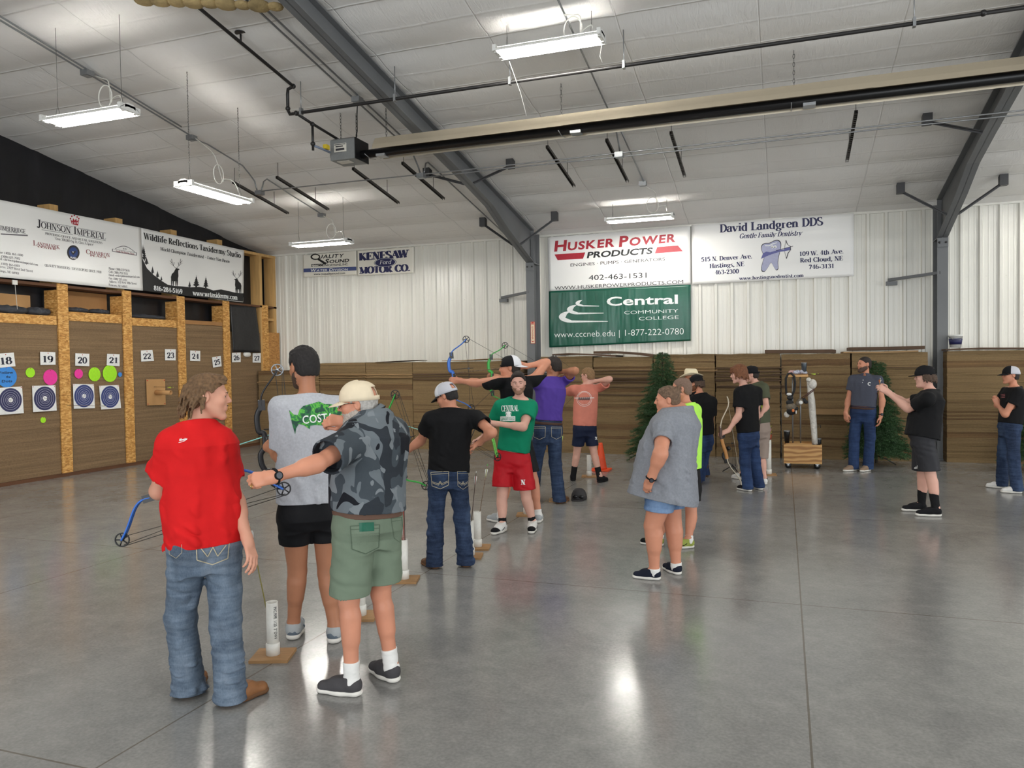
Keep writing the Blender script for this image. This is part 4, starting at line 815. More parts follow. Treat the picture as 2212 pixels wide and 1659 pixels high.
# ---------------------------------------------------------------- cardboard stacks along the back wall
SF = 14.8
stk_m = layered('stack_cardboard_edges', (104, 84, 56), (130, 106, 71), (152, 127, 89), 1.5); stk_d = layered('dark_cardboard_edges', (74, 54, 34), (106, 80, 50), (138, 108, 70), .5)
top_d = mat('dark_brown_sheet', (84, 62, 44), .75, var=(3, .15)); top_l = mat('light_brown_sheet', (160, 128, 88), .75, var=(3, .1))
zt = lambda x, y: onY(x, y, SF).z
xt = lambda x: onY(x, 790, SF).x
def stack(x0, x1, top, label, seams=(), loose=0, y0=SF, jit=.02, y1=15.66):
    """one pile of sheets: seams = heights (z) of visible bundle joints; loose = number of curled sheets near the top"""
    r = empty('cardboard_stack', ((x0+x1)/2, y0+.4, 0), label, 'cardboard stack', 'cardboard stacks along the back wall')
    zs = [0.]+sorted(seams)+[top]; rr = random.Random(int(x0*91)+7)
    for i, (a, b) in enumerate(zip(zs, zs[1:])):
        mb = MB(); z = a
        while z < b-.004:
            big = rr.random() < .35; h = min(rr.uniform(.05, .13) if big else rr.uniform(.01, .04), b-z)
            jx, jy = rr.uniform(-jit, jit)*.15, rr.uniform(0, jit)*(.5 if not big else .25); sag = rr.uniform(0, .004)
            n = 8; V = []
            for k in range(n+1):
                x = x0+jx+(x1-x0)*k/n; w = .004*math.sin(k*1.7+x0*9)+.0012*math.sin(k*2.1+z*37)-.25*sag*math.sin(PI*k/n)
                V += [(x, y0+jy, z+w), (x, y1, z+w), (x, y1, z+h-.0012+w), (x, y0+jy, z+h-.0012+w)]
            F = [(4*k+q, 4*k+(q+1) % 4, 4*k+4+(q+1) % 4, 4*k+4+q) for k in range(n) for q in range(4)]+[(0, 3, 2, 1), (4*n, 4*n+1, 4*n+2, 4*n+3)]
            mb.add(V, F, 1 if rr.random() < .12 else 0); z += h
        mb.build('bundle', [stk_m, stk_d], r)
    if loose:
        mb = MB()
        for k in range(loose):
            z = top-.27-k*rr.uniform(.035, .07); dy = rr.uniform(.01, .06); dx = rr.uniform(-.03, .03); V = []; n = 10; th = rr.uniform(.006, .018)
            for i in range(n+1):
                x = x0+dx+(x1-x0+.04)*i/n; w = .005*math.sin(i*.5+k)+.012*(i/n-.5)*math.sin(k*3)
                V += [(x, y0-dy, z+w), (x, y0+.3, z+w), (x, y0+.3, z+w+th), (x, y0-dy, z+w+th)]
            mb.add(V, [(4*i+q, 4*i+(q+1) % 4, 4*i+4+(q+1) % 4, 4*i+4+q) for i in range(n) for q in range(4)]+[(0, 3, 2, 1), (4*n, 4*n+1, 4*n+2, 4*n+3)])
        mb.build('loose_sheet', top_l if rr.random() < .5 else top_d, r)
    return r
X_ = [xt(v) for v in (583, 690, 790, 891, 1120)]
stack(-11.46, X_[1]-.02, zt(640, 800), 'lower stack of brown sheets in the corner next to the target wall', (.5, 1.05, 1.5), 2)
stack(X_[1], X_[2]-.01, zt(740, 784), 'cardboard stack right of the corner stack, with a loose layer near its top', (.45, 1.0, 1.45, 1.68), 3)
stack(X_[2], X_[3]-.01, zt(840, 783), 'cardboard stack behind the man in the cream cap, under the dark flat sheet', (.6, 1.2, 1.5, 1.72), 2)
stack(X_[3], min(X_[4], -5.12), zt(1000, 781), 'wide cardboard stack behind the blue and green bows', (.5, .95, 1.42, 1.62), 3)
stack(xt(1168), xt(1281)-.01, zt(1220, 770), 'cardboard stack just right of the left column', (.4, .9, 1.4), 0)
stack(xt(1282), xt(1410), zt(1350, 771), 'stack of darker bowed sheets right of the boy in the salmon shirt', (.3, .62, 1.02, 1.4, 1.68), 9, jit=.045)
stack(xt(1412), xt(1545)-.01, zt(1480, 765), 'cardboard stack behind the first fir tree and the straw hat', (.5, 1.1, 1.6), 3)
stack(xt(1546), xt(1686)-.01, zt(1610, 764), 'cardboard stack with jutting loose sheets behind the youth with the wooden bow', (.25, .7, 1.15, 1.62), 9, jit=.05)
r = stack(xt(1688), xt(1838)-.01, zt(1760, 764), 'cardboard stack behind the rolling cart, bulging over a recess', (1.18, ), 0)
stack(xt(1840), xt(2004), zt(1920, 761), 'cardboard stack between the grey polo man and the right column', (.4, .75, 1.1, 1.35, 1.6), 1)
stack(xt(2047), xt(2047)+2.4, zt(2130, 757), 'cardboard stack right of the right column under the bucket', (.2, .55, .85, 1.2, 1.5), 0, y0=14.85)
stack(xt(2047)+2.42, xt(2047)+4.8, zt(2130, 757), 'cardboard stack beyond the right edge of the photo', (.4, 1.2), 0)
def sheet(name, pts, th, m, label, depth=.75, y0=SF-.03):
    """loose sheet lying on the stacks: pts = front edge pixels from left to right"""
    mb = MB(); V = []
    for i, (px, py) in enumerate(pts):
        p = onY(px, py, y0); V += [(p.x, p.y, p.z), (p.x, p.y+depth, p.z), (p.x, p.y+depth, p.z+th), (p.x, p.y, p.z+th)]
    n = len(pts)-1
    mb.add(V, [(4*i+q, 4*i+(q+1) % 4, 4*i+4+(q+1) % 4, 4*i+4+q) for i in range(n) for q in range(4)]+[(0, 3, 2, 1), (4*n, 4*n+1, 4*n+2, 4*n+3)])
    return tag(mb.build(name, m), label, 'cardboard', 'loose sheets on top of the stacks')
sheet('cardboard_sheet', [(811, 783), (850, 781), (890, 779)], .01, top_d, 'dark flat sheet lying on the stack above the cream cap')
sheet('cardboard_sheet', [(955, 780), (1000, 779), (1050, 776), (1098, 777)], .012, top_l, 'pale warped sheet on the stack behind the blue bow')
sheet('cardboard_sheet', [(1193, 768), (1230, 766), (1283, 768), (1330, 771)], .03, top_d, 'dark sheets on the stack right of the left column')
sheet('cardboard_sheet', [(1282, 764), (1320, 763), (1370, 766), (1411, 771)], .045, top_d, 'pile of dark bent sheets under the green banner')
sheet('cardboard_sheet', [(1652, 763), (1720, 763), (1798, 762), (1806, 763)], .06, top_d, 'dark boards on the stack behind the rolling cart')
sheet('cardboard_sheet', [(1822, 763), (1900, 763), (1984, 760)], .028, top_l, 'pale sheets on the stack behind the grey polo man')
sheet('cardboard_sheet', [(1836, 757), (1900, 756), (1998, 754)], .055, top_d, 'dark brown boards on the pale sheets left of the right column')
sheet('cardboard_sheet', [(2043, 757), (2120, 754), (2230, 754), (2330, 756)], .025, top_d, 'brown sheet covering the stack under the bucket', y0=14.82)
a, b = onY(1758, 884, 14.72), onY(1842, 896, 14.72)
tag(MB().box((a.x, 14.72, b.z), (b.x, 15.3, a.z)).build('cardboard_sheet', top_l), 'thick pale slab sticking out beside the grey polo man', 'cardboard', 'loose sheets on top of the stacks')
# bucket
p = onY(2064, 752, 15.1); mb = MB(); prof = [(.085, 0), (.105, .19), (.11, .19), (.11, .215), (.1, .215), (.082, .01), (0, .01)]
bk = tag(mb.lathe(prof, (p.x, 15.1, p.z+.012), n=24).build('bucket', white_en), 'small white and navy bucket on the stack right of the right column', 'bucket')
MB().lathe([(.093, .05), (.1065, .15)], (p.x, 15.1, p.z+.012), n=24).build('navy_label', I_navy, bk)
MB().tube([(p.x-.11, 15.08, p.z+.2), (p.x-.05, 14.98, p.z+.14), (p.x+.05, 14.98, p.z+.14), (p.x+.11, 15.08, p.z+.2)], .004, 6).build('wire_handle', galv, bk)
# fir trees: drooping needle sprays on a pole
def needle_mat(name, c): return mat(name, c, .6, var=(9, .4))
fir_a = needle_mat('fir_needles', (52, 84, 46)); bark = mat('tree_pole', (62, 54, 44), .8)
def fir(base, H, Rr, label, seed, nb=170):
    r = empty('artificial_fir_tree', base, label, 'tree', 'artificial fir trees'); q = random.Random(seed); B = Vector(base)
    MB().tube([B+Vector((0, 0, .03)), B+Vector((0, 0, H-.05))], [.022, .01], 8).build('trunk', bark, r)
    mb = MB()
    for k in range(3): a = k*2.1; mb.tube([B+Vector((0, 0, .16)), B+Vector((.16*math.cos(a), .16*math.sin(a), .1)), B+Vector((.3*math.cos(a), .3*math.sin(a), .012))], .01, 6)
    mb.build('stand', hm, r)
    V, F = [], []
    def blade(o, d, L, w):
        s = d.cross(Vector((q.uniform(-1, 1), q.uniform(-1, 1), q.uniform(-1, 1)))).normalized()*w; b = len(V)
        V.extend([tuple(o-s), tuple(o+s), tuple(o+d*L)]); F.append((b, b+1, b+2))
    for i in range(nb):
        t = (i+.5)/nb; z = .22+(H-.28)*(1-(1-t)**1.25*1.0) if False else .25+(H-.3)*t**1.15
        a = i*2.39996+q.uniform(-.3, .3); L = (Rr*(1-(z-.2)/(H-.1))**.95+.07)*q.uniform(.82, 1.08)
        o = B+Vector((0, 0, z)); dirv = Vector((math.cos(a), math.sin(a), -.12+q.uniform(-.1, .15)))
        n = max(4, int(L/.035)); prev = o
        for k in range(n):
            f = (k+1)/n; p = o+dirv*(L*f)+Vector((0, 0, -.16*L*f*f))
            for s in range(2 if f > .25 else 1):
                sd = (dirv.cross(Vector((0, 0, 1)))*(1 if s else -1)+dirv*.8+Vector((0, 0, q.uniform(-.25, .25)))).normalized(); sl = min(.16, L*.35)*(1.15-f*.6)*q.uniform(.7, 1.2)
                m = max(3, int(sl/.016))
                for j in range(m):
                    pp = p+sd*(sl*(j+1)/m)
                    for _ in range(5):
                        d = (sd*.7+Vector((q.uniform(-1, 1), q.uniform(-1, 1), q.uniform(-1, 1)))*.8).normalized(); blade(pp, d, q.uniform(.024, .042), .0032)
    mb = MB(); mb.add(V, F); mb.build('needles', fir_a, r); return r
tb = onZ(1408, 985); hz_ = lambda p, y: next(z for z in np.arange(.5, 3, .005) if True and proj((p.x, p.y, z))[1] < y)
def proj(P):
    q = Vector(P)-CP; d = q.dot(CF); return PW/2+FPX*q.dot(CR)/d, PH/2-FPX*q.dot(CU)/d
p1 = onY(1433, 985, 14.0); fir((p1.x, 14.0, 0), hz_(Vector((p1.x, 14.0, 0)), 755), .56, 'tall narrow artificial fir tree behind the woman in the grey shirt', 3, 330)
p2 = onY(1893, 1000, 14.22); fir((p2.x, 14.22, 0), hz_(Vector((p2.x, 14.22, 0)), 774), .44, 'artificial fir tree behind the man in the grey polo', 5, 330)
p3 = onY(2262, 985, 14.0); fir((p3.x, 14.0, 0), 1.9, .56, 'fir tree at the right edge behind the man with crossed arms', 8, 200)
# traffic cone
orange = mat('orange_cone', (242, 84, 36), .45)
p = onZ(1298, 1016)
c = tag(MB().lathe([(.105, .028), (.1, .05), (.034, .44), (.03, .46), (.022, .46), (.022, .44)], (p.x, p.y, 0), n=26).build('traffic_cone', orange), 'orange traffic cone on the floor behind the boy in the salmon shirt', 'traffic cone')
MB().box((p.x-.155, p.y-.155, 0), (p.x+.155, p.y+.155, .028)).build('base', orange, c, .006)
# ---------------------------------------------------------------- quivers: pvc tube on a plywood base, and arrows
pvc = mat('white_pvc', (232, 230, 222), .35); ply = mat('plywood_base', (168, 128, 84), .7, var=(8, .15, (1, 6, 1)))
def quiver(px, py, h, rz, label, r_=.037, foot=.118, dy=0.):
    p = onZ(px, py); r = empty('pvc_quiver', (p.x, p.y, 0), label, 'quiver', 'white pipe quivers on plywood bases', rz)
    o = MB().box((-foot, -foot*.9, 0), (foot, foot*.9, .018)).build('base', ply); o.parent = r
    o = MB().lathe([(r_, .02), (r_, h), (r_-.005, h), (r_-.005, .04), (0, .04)], n=22).build('tube', pvc); o.parent = r
    o = MB().lathe([(r_+.006, .018), (r_+.006, .085), (r_+.001, .092)], n=22).build('end_cap', pvc); o.parent = r
    return r, p
FE = {n: mat(n+'_fletching', c, .5) for n, c in dict(white=(232, 232, 226), lime=(198, 222, 60), red=(210, 60, 56), blue=(50, 120, 170), orange=(236, 110, 50), green=(70, 170, 80)).items()}
shafts = dict(dark=mat('dark_arrow_shaft', (74, 58, 50), .4), olive=mat('olive_arrow_shaft', (136, 128, 66), .4), cyan=mat('cyan_arrow_shaft', (150, 226, 218), .35), camo=mat('mottled_arrow_shaft', (112, 92, 74), .5, var=(60, .7)), red=mat('red_arrow_shaft', (150, 54, 44), .4))
tip_m = mat('steel_point', (120, 120, 122), .3, .9)
def arrow(a, b, sh, f1, f2, label, nock='white', L=None, grp='arrows'):
    """arrow with nock at a and point at b"""
    a, b = Vector(a), Vector(b); d = (a-b).normalized()
    o = tag(MB().tube([a, b], .0038, 7).build('arrow', shafts[sh]), label, 'arrow', grp)
    u, w, _ = frame_z(d); mb = MB(); m2 = MB()
    for k in range(3):
        an = 2*PI*k/3+.5; n = u*math.cos(an)+w*math.sin(an); q = d.cross(n)*.0008
        s = a-d*.03; P = [s+n*.003, s+n*.014-d*.006, s+n*.016-d*.02, s+n*.003-d*.085]
        (mb if k else m2).add([x+q for x in P]+[x-q for x in P], [(0, 1, 2, 3), (7, 6, 5, 4), (0, 4, 5, 1), (1, 5, 6, 2), (2, 6, 7, 3)])
    mb.build('fletching', FE[f1], o); m2.build('fletching', FE[f2], o)
    MB().tube([a-d*.004, a+d*.016], [.0042, .003], 6).build('nock', FE[nock], o)
    MB().tube([b, b-d*.02], [.0042, .0008], 6).build('point', tip_m, o); return o
def tube_arrow(q, p, npx, npy, h, sh, f1, f2, label, dd=0., nock='white', off=(0, 0)):
    D = dep((p.x, p.y, .5))+dd; a = atD(npx, npy, D); o = Vector((a.x-p.x, a.y-p.y, 0)); k = min(.028, o.length/(1+2*(a.z-h)/(h-.03))); u = o.normalized() if o.length > 1e-4 else Vector((1, 0, 0))
    c = Vector((p.x+off[0], p.y+off[1], 0)); b = c-u*k; b.z = .045; q = k+2*k*(a.z-h)/(h-.045); a = Vector((c.x+u.x*q, c.y+u.y*q, a.z))
    return arrow(a, b, sh, f1, f2, label, nock)
q1, P1 = quiver(590, 1419, .345, .35, 'white pipe quiver with one arrow beside the man in the red shirt')
tube_arrow(q1, P1, 546, 1136, .345, 'olive', 'white', 'blue', 'olive arrow with a blue vane leaning out of the nearest quiver', -.05, off=(-.02, 0))
# printing on the pipe
mb = MB(); V, F = text2d('PVC PIPE  1120  3" DWV', 0, .2, 0, .02, 'sans', .01)
ang = math.atan2(-P1.y, -P1.x)+.25
for f in F: pass
mb.add([(P1.x+.0385*math.cos(ang+v/.037), P1.y+.0385*math.sin(ang+v/.037), .32-u) for u, v in V], F); mb.build('lettering', I_dark, q1)
q2, P2 = quiver(873, 1254, .345, .3, 'white pipe quiver with dark arrows right of the man in the camouflage shirt')
for i, (x, y, s, a, b) in enumerate(((865, 1038, 'red', 'lime', 'lime'), (869, 1048, 'red', 'lime', 'white'), (868, 1064, 'dark', 'red', 'white'))): tube_arrow(q2, P2, x, y, .34, s, a, b, ('red arrow with lime vanes nearest the camouflage shirt', 'red arrow with lime and white vanes beside the camouflage shirt', 'dark arrow with red vanes in the quiver beside the camouflage shirt')[i], .02*i, off=(.012*(i-1), .01))
q3, P3 = quiver(1032, 1184, .36, .25, 'taller white pipe quiver beside the green shirted man'); tube_arrow(q3, P3, 1052, 1006, .36, 'camo', 'white', 'lime', 'mottled arrow with white and lime vanes beside the red shorts', nock='green')
q4, P4 = quiver(1016, 1203, .34, .25, 'white pipe quiver right beside the jeans of the man in the white cap', foot=.11); tube_arrow(q4, P4, 1028, 1021, .34, 'dark', 'white', 'red', 'dark arrow with a red vane left of the mottled arrow')
q5, P5 = quiver(779, 1333, .345, .3, 'white pipe quiver mostly hidden behind the bare leg of the man in the cream cap')
q6, P6 = quiver(1138, 1113, .34, .25, 'white pipe quiver behind the legs of the man in red shorts')
q7, P7 = quiver(1206, 1082, .34, .25, 'white pipe quiver hidden behind the jeans of the man in purple'); tube_arrow(q7, P7, 1213, 936, .34, 'dark', 'lime', 'white', 'dark arrow standing right of the jeans of the man in purple', off=(.01, 0)); 
q8, P8 = quiver(1273, 1030, .34, .2, 'white pipe quiver between the legs of the boy in the salmon shirt')
q9, P9 = quiver(1660, 1026, .55, .1, 'tall white pipe quiver full of bright arrows behind the youth with the wooden bow', r_=.045)
for i, (x, y, s, a, b) in enumerate(((1656, 926, 'dark', 'green', 'lime'), (1660, 918, 'dark', 'lime', 'lime'), (1667, 922, 'dark', 'white', 'red'), (1664, 930, 'olive', 'white', 'lime'), (1654, 938, 'olive', 'orange', 'orange'), (1669, 934, 'dark', 'orange', 'red'), (1662, 936, 'dark', 'red', 'orange'))):
    tube_arrow(q9, P9, x, y, .54, s, a, b, ('arrow with green vanes at the left of the tall quiver', 'highest arrow with lime vanes in the tall quiver', 'arrow with white and red vanes at the right of the tall quiver', 'olive arrow with white and lime vanes in the tall quiver', 'olive arrow with orange vanes at the left of the tall quiver', 'dark arrow with orange and red vanes at the right of the tall quiver', 'dark arrow with red vanes in the middle of the tall quiver')[i], .015*(i-3), nock='lime', off=(.008*(i-3), .01))
# cap with sunglasses on the floor
p = onZ(1251, 1079); capm = mat('dark_grey_cap', (44, 42, 44), .8); gl = mat('black_gloss', (12, 12, 14), .12)
mb = MB(); prof = [(.1, 0), (.104, .03), (.098, .07), (.078, .115), (.045, .142), (.008, .15)]
k = tag(mb.lathe(prof, (p.x, p.y, .004), n=24).build('cap', capm), 'dark grey cap with sunglasses lying on the floor near the man in purple', 'cap')
mb = MB()
for s in (-1, 1): mb.sphere((p.x+s*.042+.015, p.y-.098, .052), .036, 8, 0, (1, .3, .62))
mb.tube([(p.x-.02, p.y-.102, .06), (p.x+.05, p.y-.102, .06)], .005, 6); mb.tube([(p.x-.06, p.y-.085, .055), (p.x-.1, p.y-.01, .05)], .004, 6); mb.tube([(p.x+.085, p.y-.085, .055), (p.x+.105, p.y, .05)], .004, 6); mb.build('sunglasses', gl, k)
V = []; n = 14
for i in range(n+1):
    a = PI*(1.15+.7*i/n)
    for rr_ in (.098, .098+.06*math.sin(PI*i/n)): V.append((p.x+rr_*math.cos(a), p.y+rr_*math.sin(a), .012-.05*(rr_-.098)))
o = MB(); o.add(V, [(2*i, 2*i+1, 2*i+3, 2*i+2) for i in range(n)], 0, True); o = o.build('brim', capm, k); o.modifiers.new('t', 'SOLIDIFY').thickness = .006
# ---------------------------------------------------------------- rolling cart
wood = mat('varnished_plywood', (186, 136, 74), .45); t = NT(wood)
wv = t.n('ShaderNodeTexWave', i_Scale=2.2, i_Distortion=9, i_Detail=2, bands_direction='Z'); t.l(t.coord((.8, .8, 2)), wv.inputs['Vector']); t.l(t.ramp(wv.outputs['Fac'], [(.1, (158, 108, 54)), (.5, (192, 142, 80)), (.9, (206, 160, 98))]), t.b.inputs['Base Color'])
Rr = lambda x, y: (x/3.867+1640, y/3.867+730)
CYF = onZ(*Rr(370, 1095)).y; a, b = onY(*Rr(205, 1040), CYF), onY(*Rr(525, 895), CYF); x0, x1, z0, z1 = a.x, b.x, a.z, b.z
cart = empty('rolling_cart', ((x0+x1)/2, CYF+.25, 0), 'wooden rolling cart with a plywood bin and steel rods beside the grey polo man', 'cart')
mb = MB(); D_ = .5; y0 = CYF; y1 = CYF+D_
for q in (((x0, y0, z0), (x1, y0+.018, z1)), ((x0, y1-.018, z0), (x1, y1, z1)), ((x0, y0+.018, z0), (x0+.018, y1-.018, z1)), ((x1-.018, y0+.018, z0), (x1, y1-.018, z1)), ((x0, y0, z0-.015), (x1, y1, z0))): mb.box(*q)
mb.build('bin', wood, cart, .003); zt_ = onY(*Rr(320, 315), CYF+.2).z; xa = onY(*Rr(225, 320), CYF+.2).x; xb = onY(*Rr(408, 320), CYF+.2).x
MB().box((xa, y0+.1, zt_-.02), (xb, y0+.42, zt_+.02)).build('top_shelf', wood, cart, .003); MB().box((x0+.03, y0+.1, z1-.01), (x1-.12, y0+.42, z1+.012)).build('inner_shelf', wood, cart)
for x in (xa+.1, xb-.12):
    for y in (y0+.14, y0+.38): MB().tube([(x, y, z1), (x, y, zt_)], .01, 8).build('rod', galv, cart)
for x in (x0+.07, x1-.07):
    for y in (y0+.07, y1-.07):
        w = MB().lathe([(.02, -.016), (.05, -.014), (.05, .014), (.02, .016)], (x, y, .05), (0, 1, 0), 18).build('caster', hm, cart)
        mb = MB(); mb.box((x-.03, y-.03, z0-.03), (x+.03, y+.03, z0-.014)); mb.box((x-.012, y-.03, .045), (x+.012, y-.024, z0-.03)); mb.box((x-.012, y+.024, .045), (x+.012, y+.03, z0-.03)); mb.build('fork', galv, w)
blackc = mat('black_webbing', (22, 22, 24), .7); camo_s = mat('tan_grey_mottle', (112, 102, 88), .8, var=(18, .5))
def cup(px, pyb, h, r0, r1, m, label, Y, lid=None, name='tumbler'):
    p = onY(px, pyb, Y); o = tag(MB().lathe([(r0, 0), (r1, h*.92), (r1, h)], (p.x, Y, p.z), n=20).build(name, m), label, name.replace('_', ' '))
    MB().lathe([(r1+.002, h-.012), (r1+.002, h+.006), (0, h+.006)], (p.x, Y, p.z), n=20).build('lid', lid or galv, o); return o
gm = mat('slate_tumbler', (78, 86, 94), .35, .3); bm = mat('black_tumbler', (18, 19, 20), .35)
ct = cup(*Rr(375, 303), .19, .034, .044, gm, 'grey tumbler with a steel lid on top of the cart', CYF+.22); ct.location.z += zt_+.021-onY(*Rr(375, 303), CYF+.22).z
o = cup(*Rr(232, 888), .2, .035, .05, bm, 'black tumbler at the left end of the cart bin', CYF+.08); o.location.z += z1+.013-onY(*Rr(232, 888), CYF+.08).z; o.location.y += .06
o = cup(*Rr(502, 893), .27, .034, .034, bm, 'black water bottle at the right end of the cart bin', CYF+.06, name='water_bottle'); p = onY(*Rr(502, 893), CYF+.06); o.location.z += z1-p.z-.18; o.location.y += .08
MB().tube([(p.x-.02, CYF+.06, p.z+.28), (p.x-.02, CYF+.06, p.z+.32), (p.x+.02, CYF+.06, p.z+.32), (p.x+.02, CYF+.06, p.z+.28)], .006, 6).build('loop', bm, o)
# cloth bundle on the shelf, white bag and bow sleeve
p = onY(*Rr(315, 300), CYF+.25); mb = MB()
for k in range(7): mb.sphere((p.x-.09+.035*k, CYF+.25+.03*math.sin(k*2), zt_+.055+.012*math.sin(k*3)), .045, 6, 0 if k > 1 else 1, (1, 1.3, .8))
tag(mb.build('cloth_bundle', [mat('blue_print_cloth', (186, 188, 204), .8, var=(40, .35)), mat('pink_cloth', (206, 166, 166), .8)]), 'crumpled pale blue and pink cloth on top of the cart', 'cloth')
wb = mat('white_crumpled_plastic', (212, 208, 200), .4, bump=(14, .9, .03))
p = onY(*Rr(445, 385), CYF+.1); mb = MB(); mb.sphere(p, .075, 10, 0, (.9, .8, 1.1)); mb.sphere(p+Vector((-.06, 0, .07)), .04, 8); tag(mb.build('plastic_bag', wb), 'small white plastic bag hanging from the top right of the cart', 'bag')
pts = [onY(*Rr(x, y), CYF+.12) for x, y in ((412, 350), (425, 430), (437, 520), (445, 620), (455, 730), (462, 830), (466, 888))]
tag(MB().tube(pts, [.03, .045, .055, .055, .05, .045, .05], 12).build('bow_sleeve', wb), 'long white plastic sleeve standing at the right of the cart', 'sleeve')
# hanging harness and waist pack
ring = [onY(*Rr(x, y), CYF+.02) for x, y in ((228, 470), (222, 400), (222, 340), (240, 300), (268, 295), (292, 320), (300, 380), (292, 440), (275, 480), (250, 488))]
hs = tag(MB().tube(ring, .018, 8, closed=True).build('harness', blackc), 'black strap harness with a mottled pouch hanging on the cart', 'harness')
mb = MB()
for x, y, s, m in ((258, 500, .05, 0), (255, 540, .06, 0), (268, 575, .085, 1), (270, 612, .08, 0), (300, 590, .05, 0)): mb.sphere(onY(*Rr(x, y), CYF-.01), s, 8, m, (1, .6, .8))
mb.build('pouch', [blackc, camo_s], hs); mb = MB(); mb.sphere(onY(*Rr(283, 606), CYF-.06), .022, 6, 0, (1, .6, 1.3)); mb.sphere(onY(*Rr(308, 620), CYF-.05), .016, 6, 1, (.7, .6, 2)); mb.sphere(onY(*Rr(250, 470), CYF), .035, 6, 1, (1.2, .4, .7)); mb.build('tag', [mat('orange_toy', (226, 130, 70), .5), white_en], hs)
mb = MB()
for x, y, s, m in ((345, 530, .055, 1), (330, 545, .05, 1), (372, 520, .04, 0), (390, 535, .035, 0)): mb.sphere(onY(*Rr(x, y), CYF-.01), s, 8, m, (1, .6, .9))
rl = tag(mb.build('bow_pouch', [blackc, camo_s]), 'small mottled pouch with dark arms hanging right of the harness', 'pouch')
MB().lathe([(.03, 0), (.032, .02), (.01, .024)], onY(*Rr(347, 540), CYF-.06), (0, -1, .1), 16).build('reel_disc', white_en, rl)
mb = MB()
for q in (((350, 505), (460, 425)), ((375, 500), (465, 432))): mb.tube([onY(*Rr(*q[0]), CYF-.02), onY(*Rr(*q[1]), CYF-.02)], .008, 6)
mb.build('strut', mat('dark_red_rod', (80, 48, 40), .5), rl)
mb = MB(); p = onY(*Rr(230, 640), CYF+.02); mb.sphere(p, .05, 8, 0, (.9, .6, 1)); tag(mb.build('plastic_bag', wb), 'small clear crumpled bag under the harness on the cart', 'bag')
A = onY(*Rr(410, 300), CYF+.16); Bq = onY(*Rr(120, 318), CYF+.16)
arrow((onY(*Rr(490, 297), CYF+.16).x, CYF+.16, zt_+.03), (Bq.x, CYF+.16, zt_+.03), 'camo', 'lime', 'lime', 'arrow with lime vanes lying across the top of the cart', nock='lime')
# arrow stuck in the butt by the tube board, and one on the target
a = onX(*d(1290, 887), X+.35); arrow(a, onX(*d(1150, 883), X), 'dark', 'lime', 'lime', 'arrow with yellow vanes stuck in the cardboard above the tube', nock='lime')
a = onX(*d(790, 1027), X+.62); arrow(a, onX(*d(500, 1020), X), 'camo', 'white', 'lime', 'arrow stuck in the post left of the number 20 target')
# ---------------------------------------------------------------- implicit surfaces for figures
LAT = np.random.RandomState(5).rand(32, 32, 32).astype(np.float32)*2-1
def vnoise(x, y, z, f, seed=0):
    x = x*f+seed*7.31; y = y*f+seed*3.17; z = z*f+seed*5.77
    i, j, k = (np.floor(q).astype(np.int32) for q in (x, y, z)); u, v, w = x-i, y-j, z-k
    u, v, w = (q*q*(3-2*q) for q in (u, v, w)); i &= 31; j &= 31; k &= 31; I, J, K = (i+1) & 31, (j+1) & 31, (k+1) & 31
    a = LAT[i, j, k]*(1-u)+LAT[I, j, k]*u; b = LAT[i, J, k]*(1-u)+LAT[I, J, k]*u
    c = LAT[i, j, K]*(1-u)+LAT[I, j, K]*u; d = LAT[i, J, K]*(1-u)+LAT[I, J, K]*u
    return (a*(1-v)+b*v)*(1-w)+(c*(1-v)+d*v)*w
BIG = .07
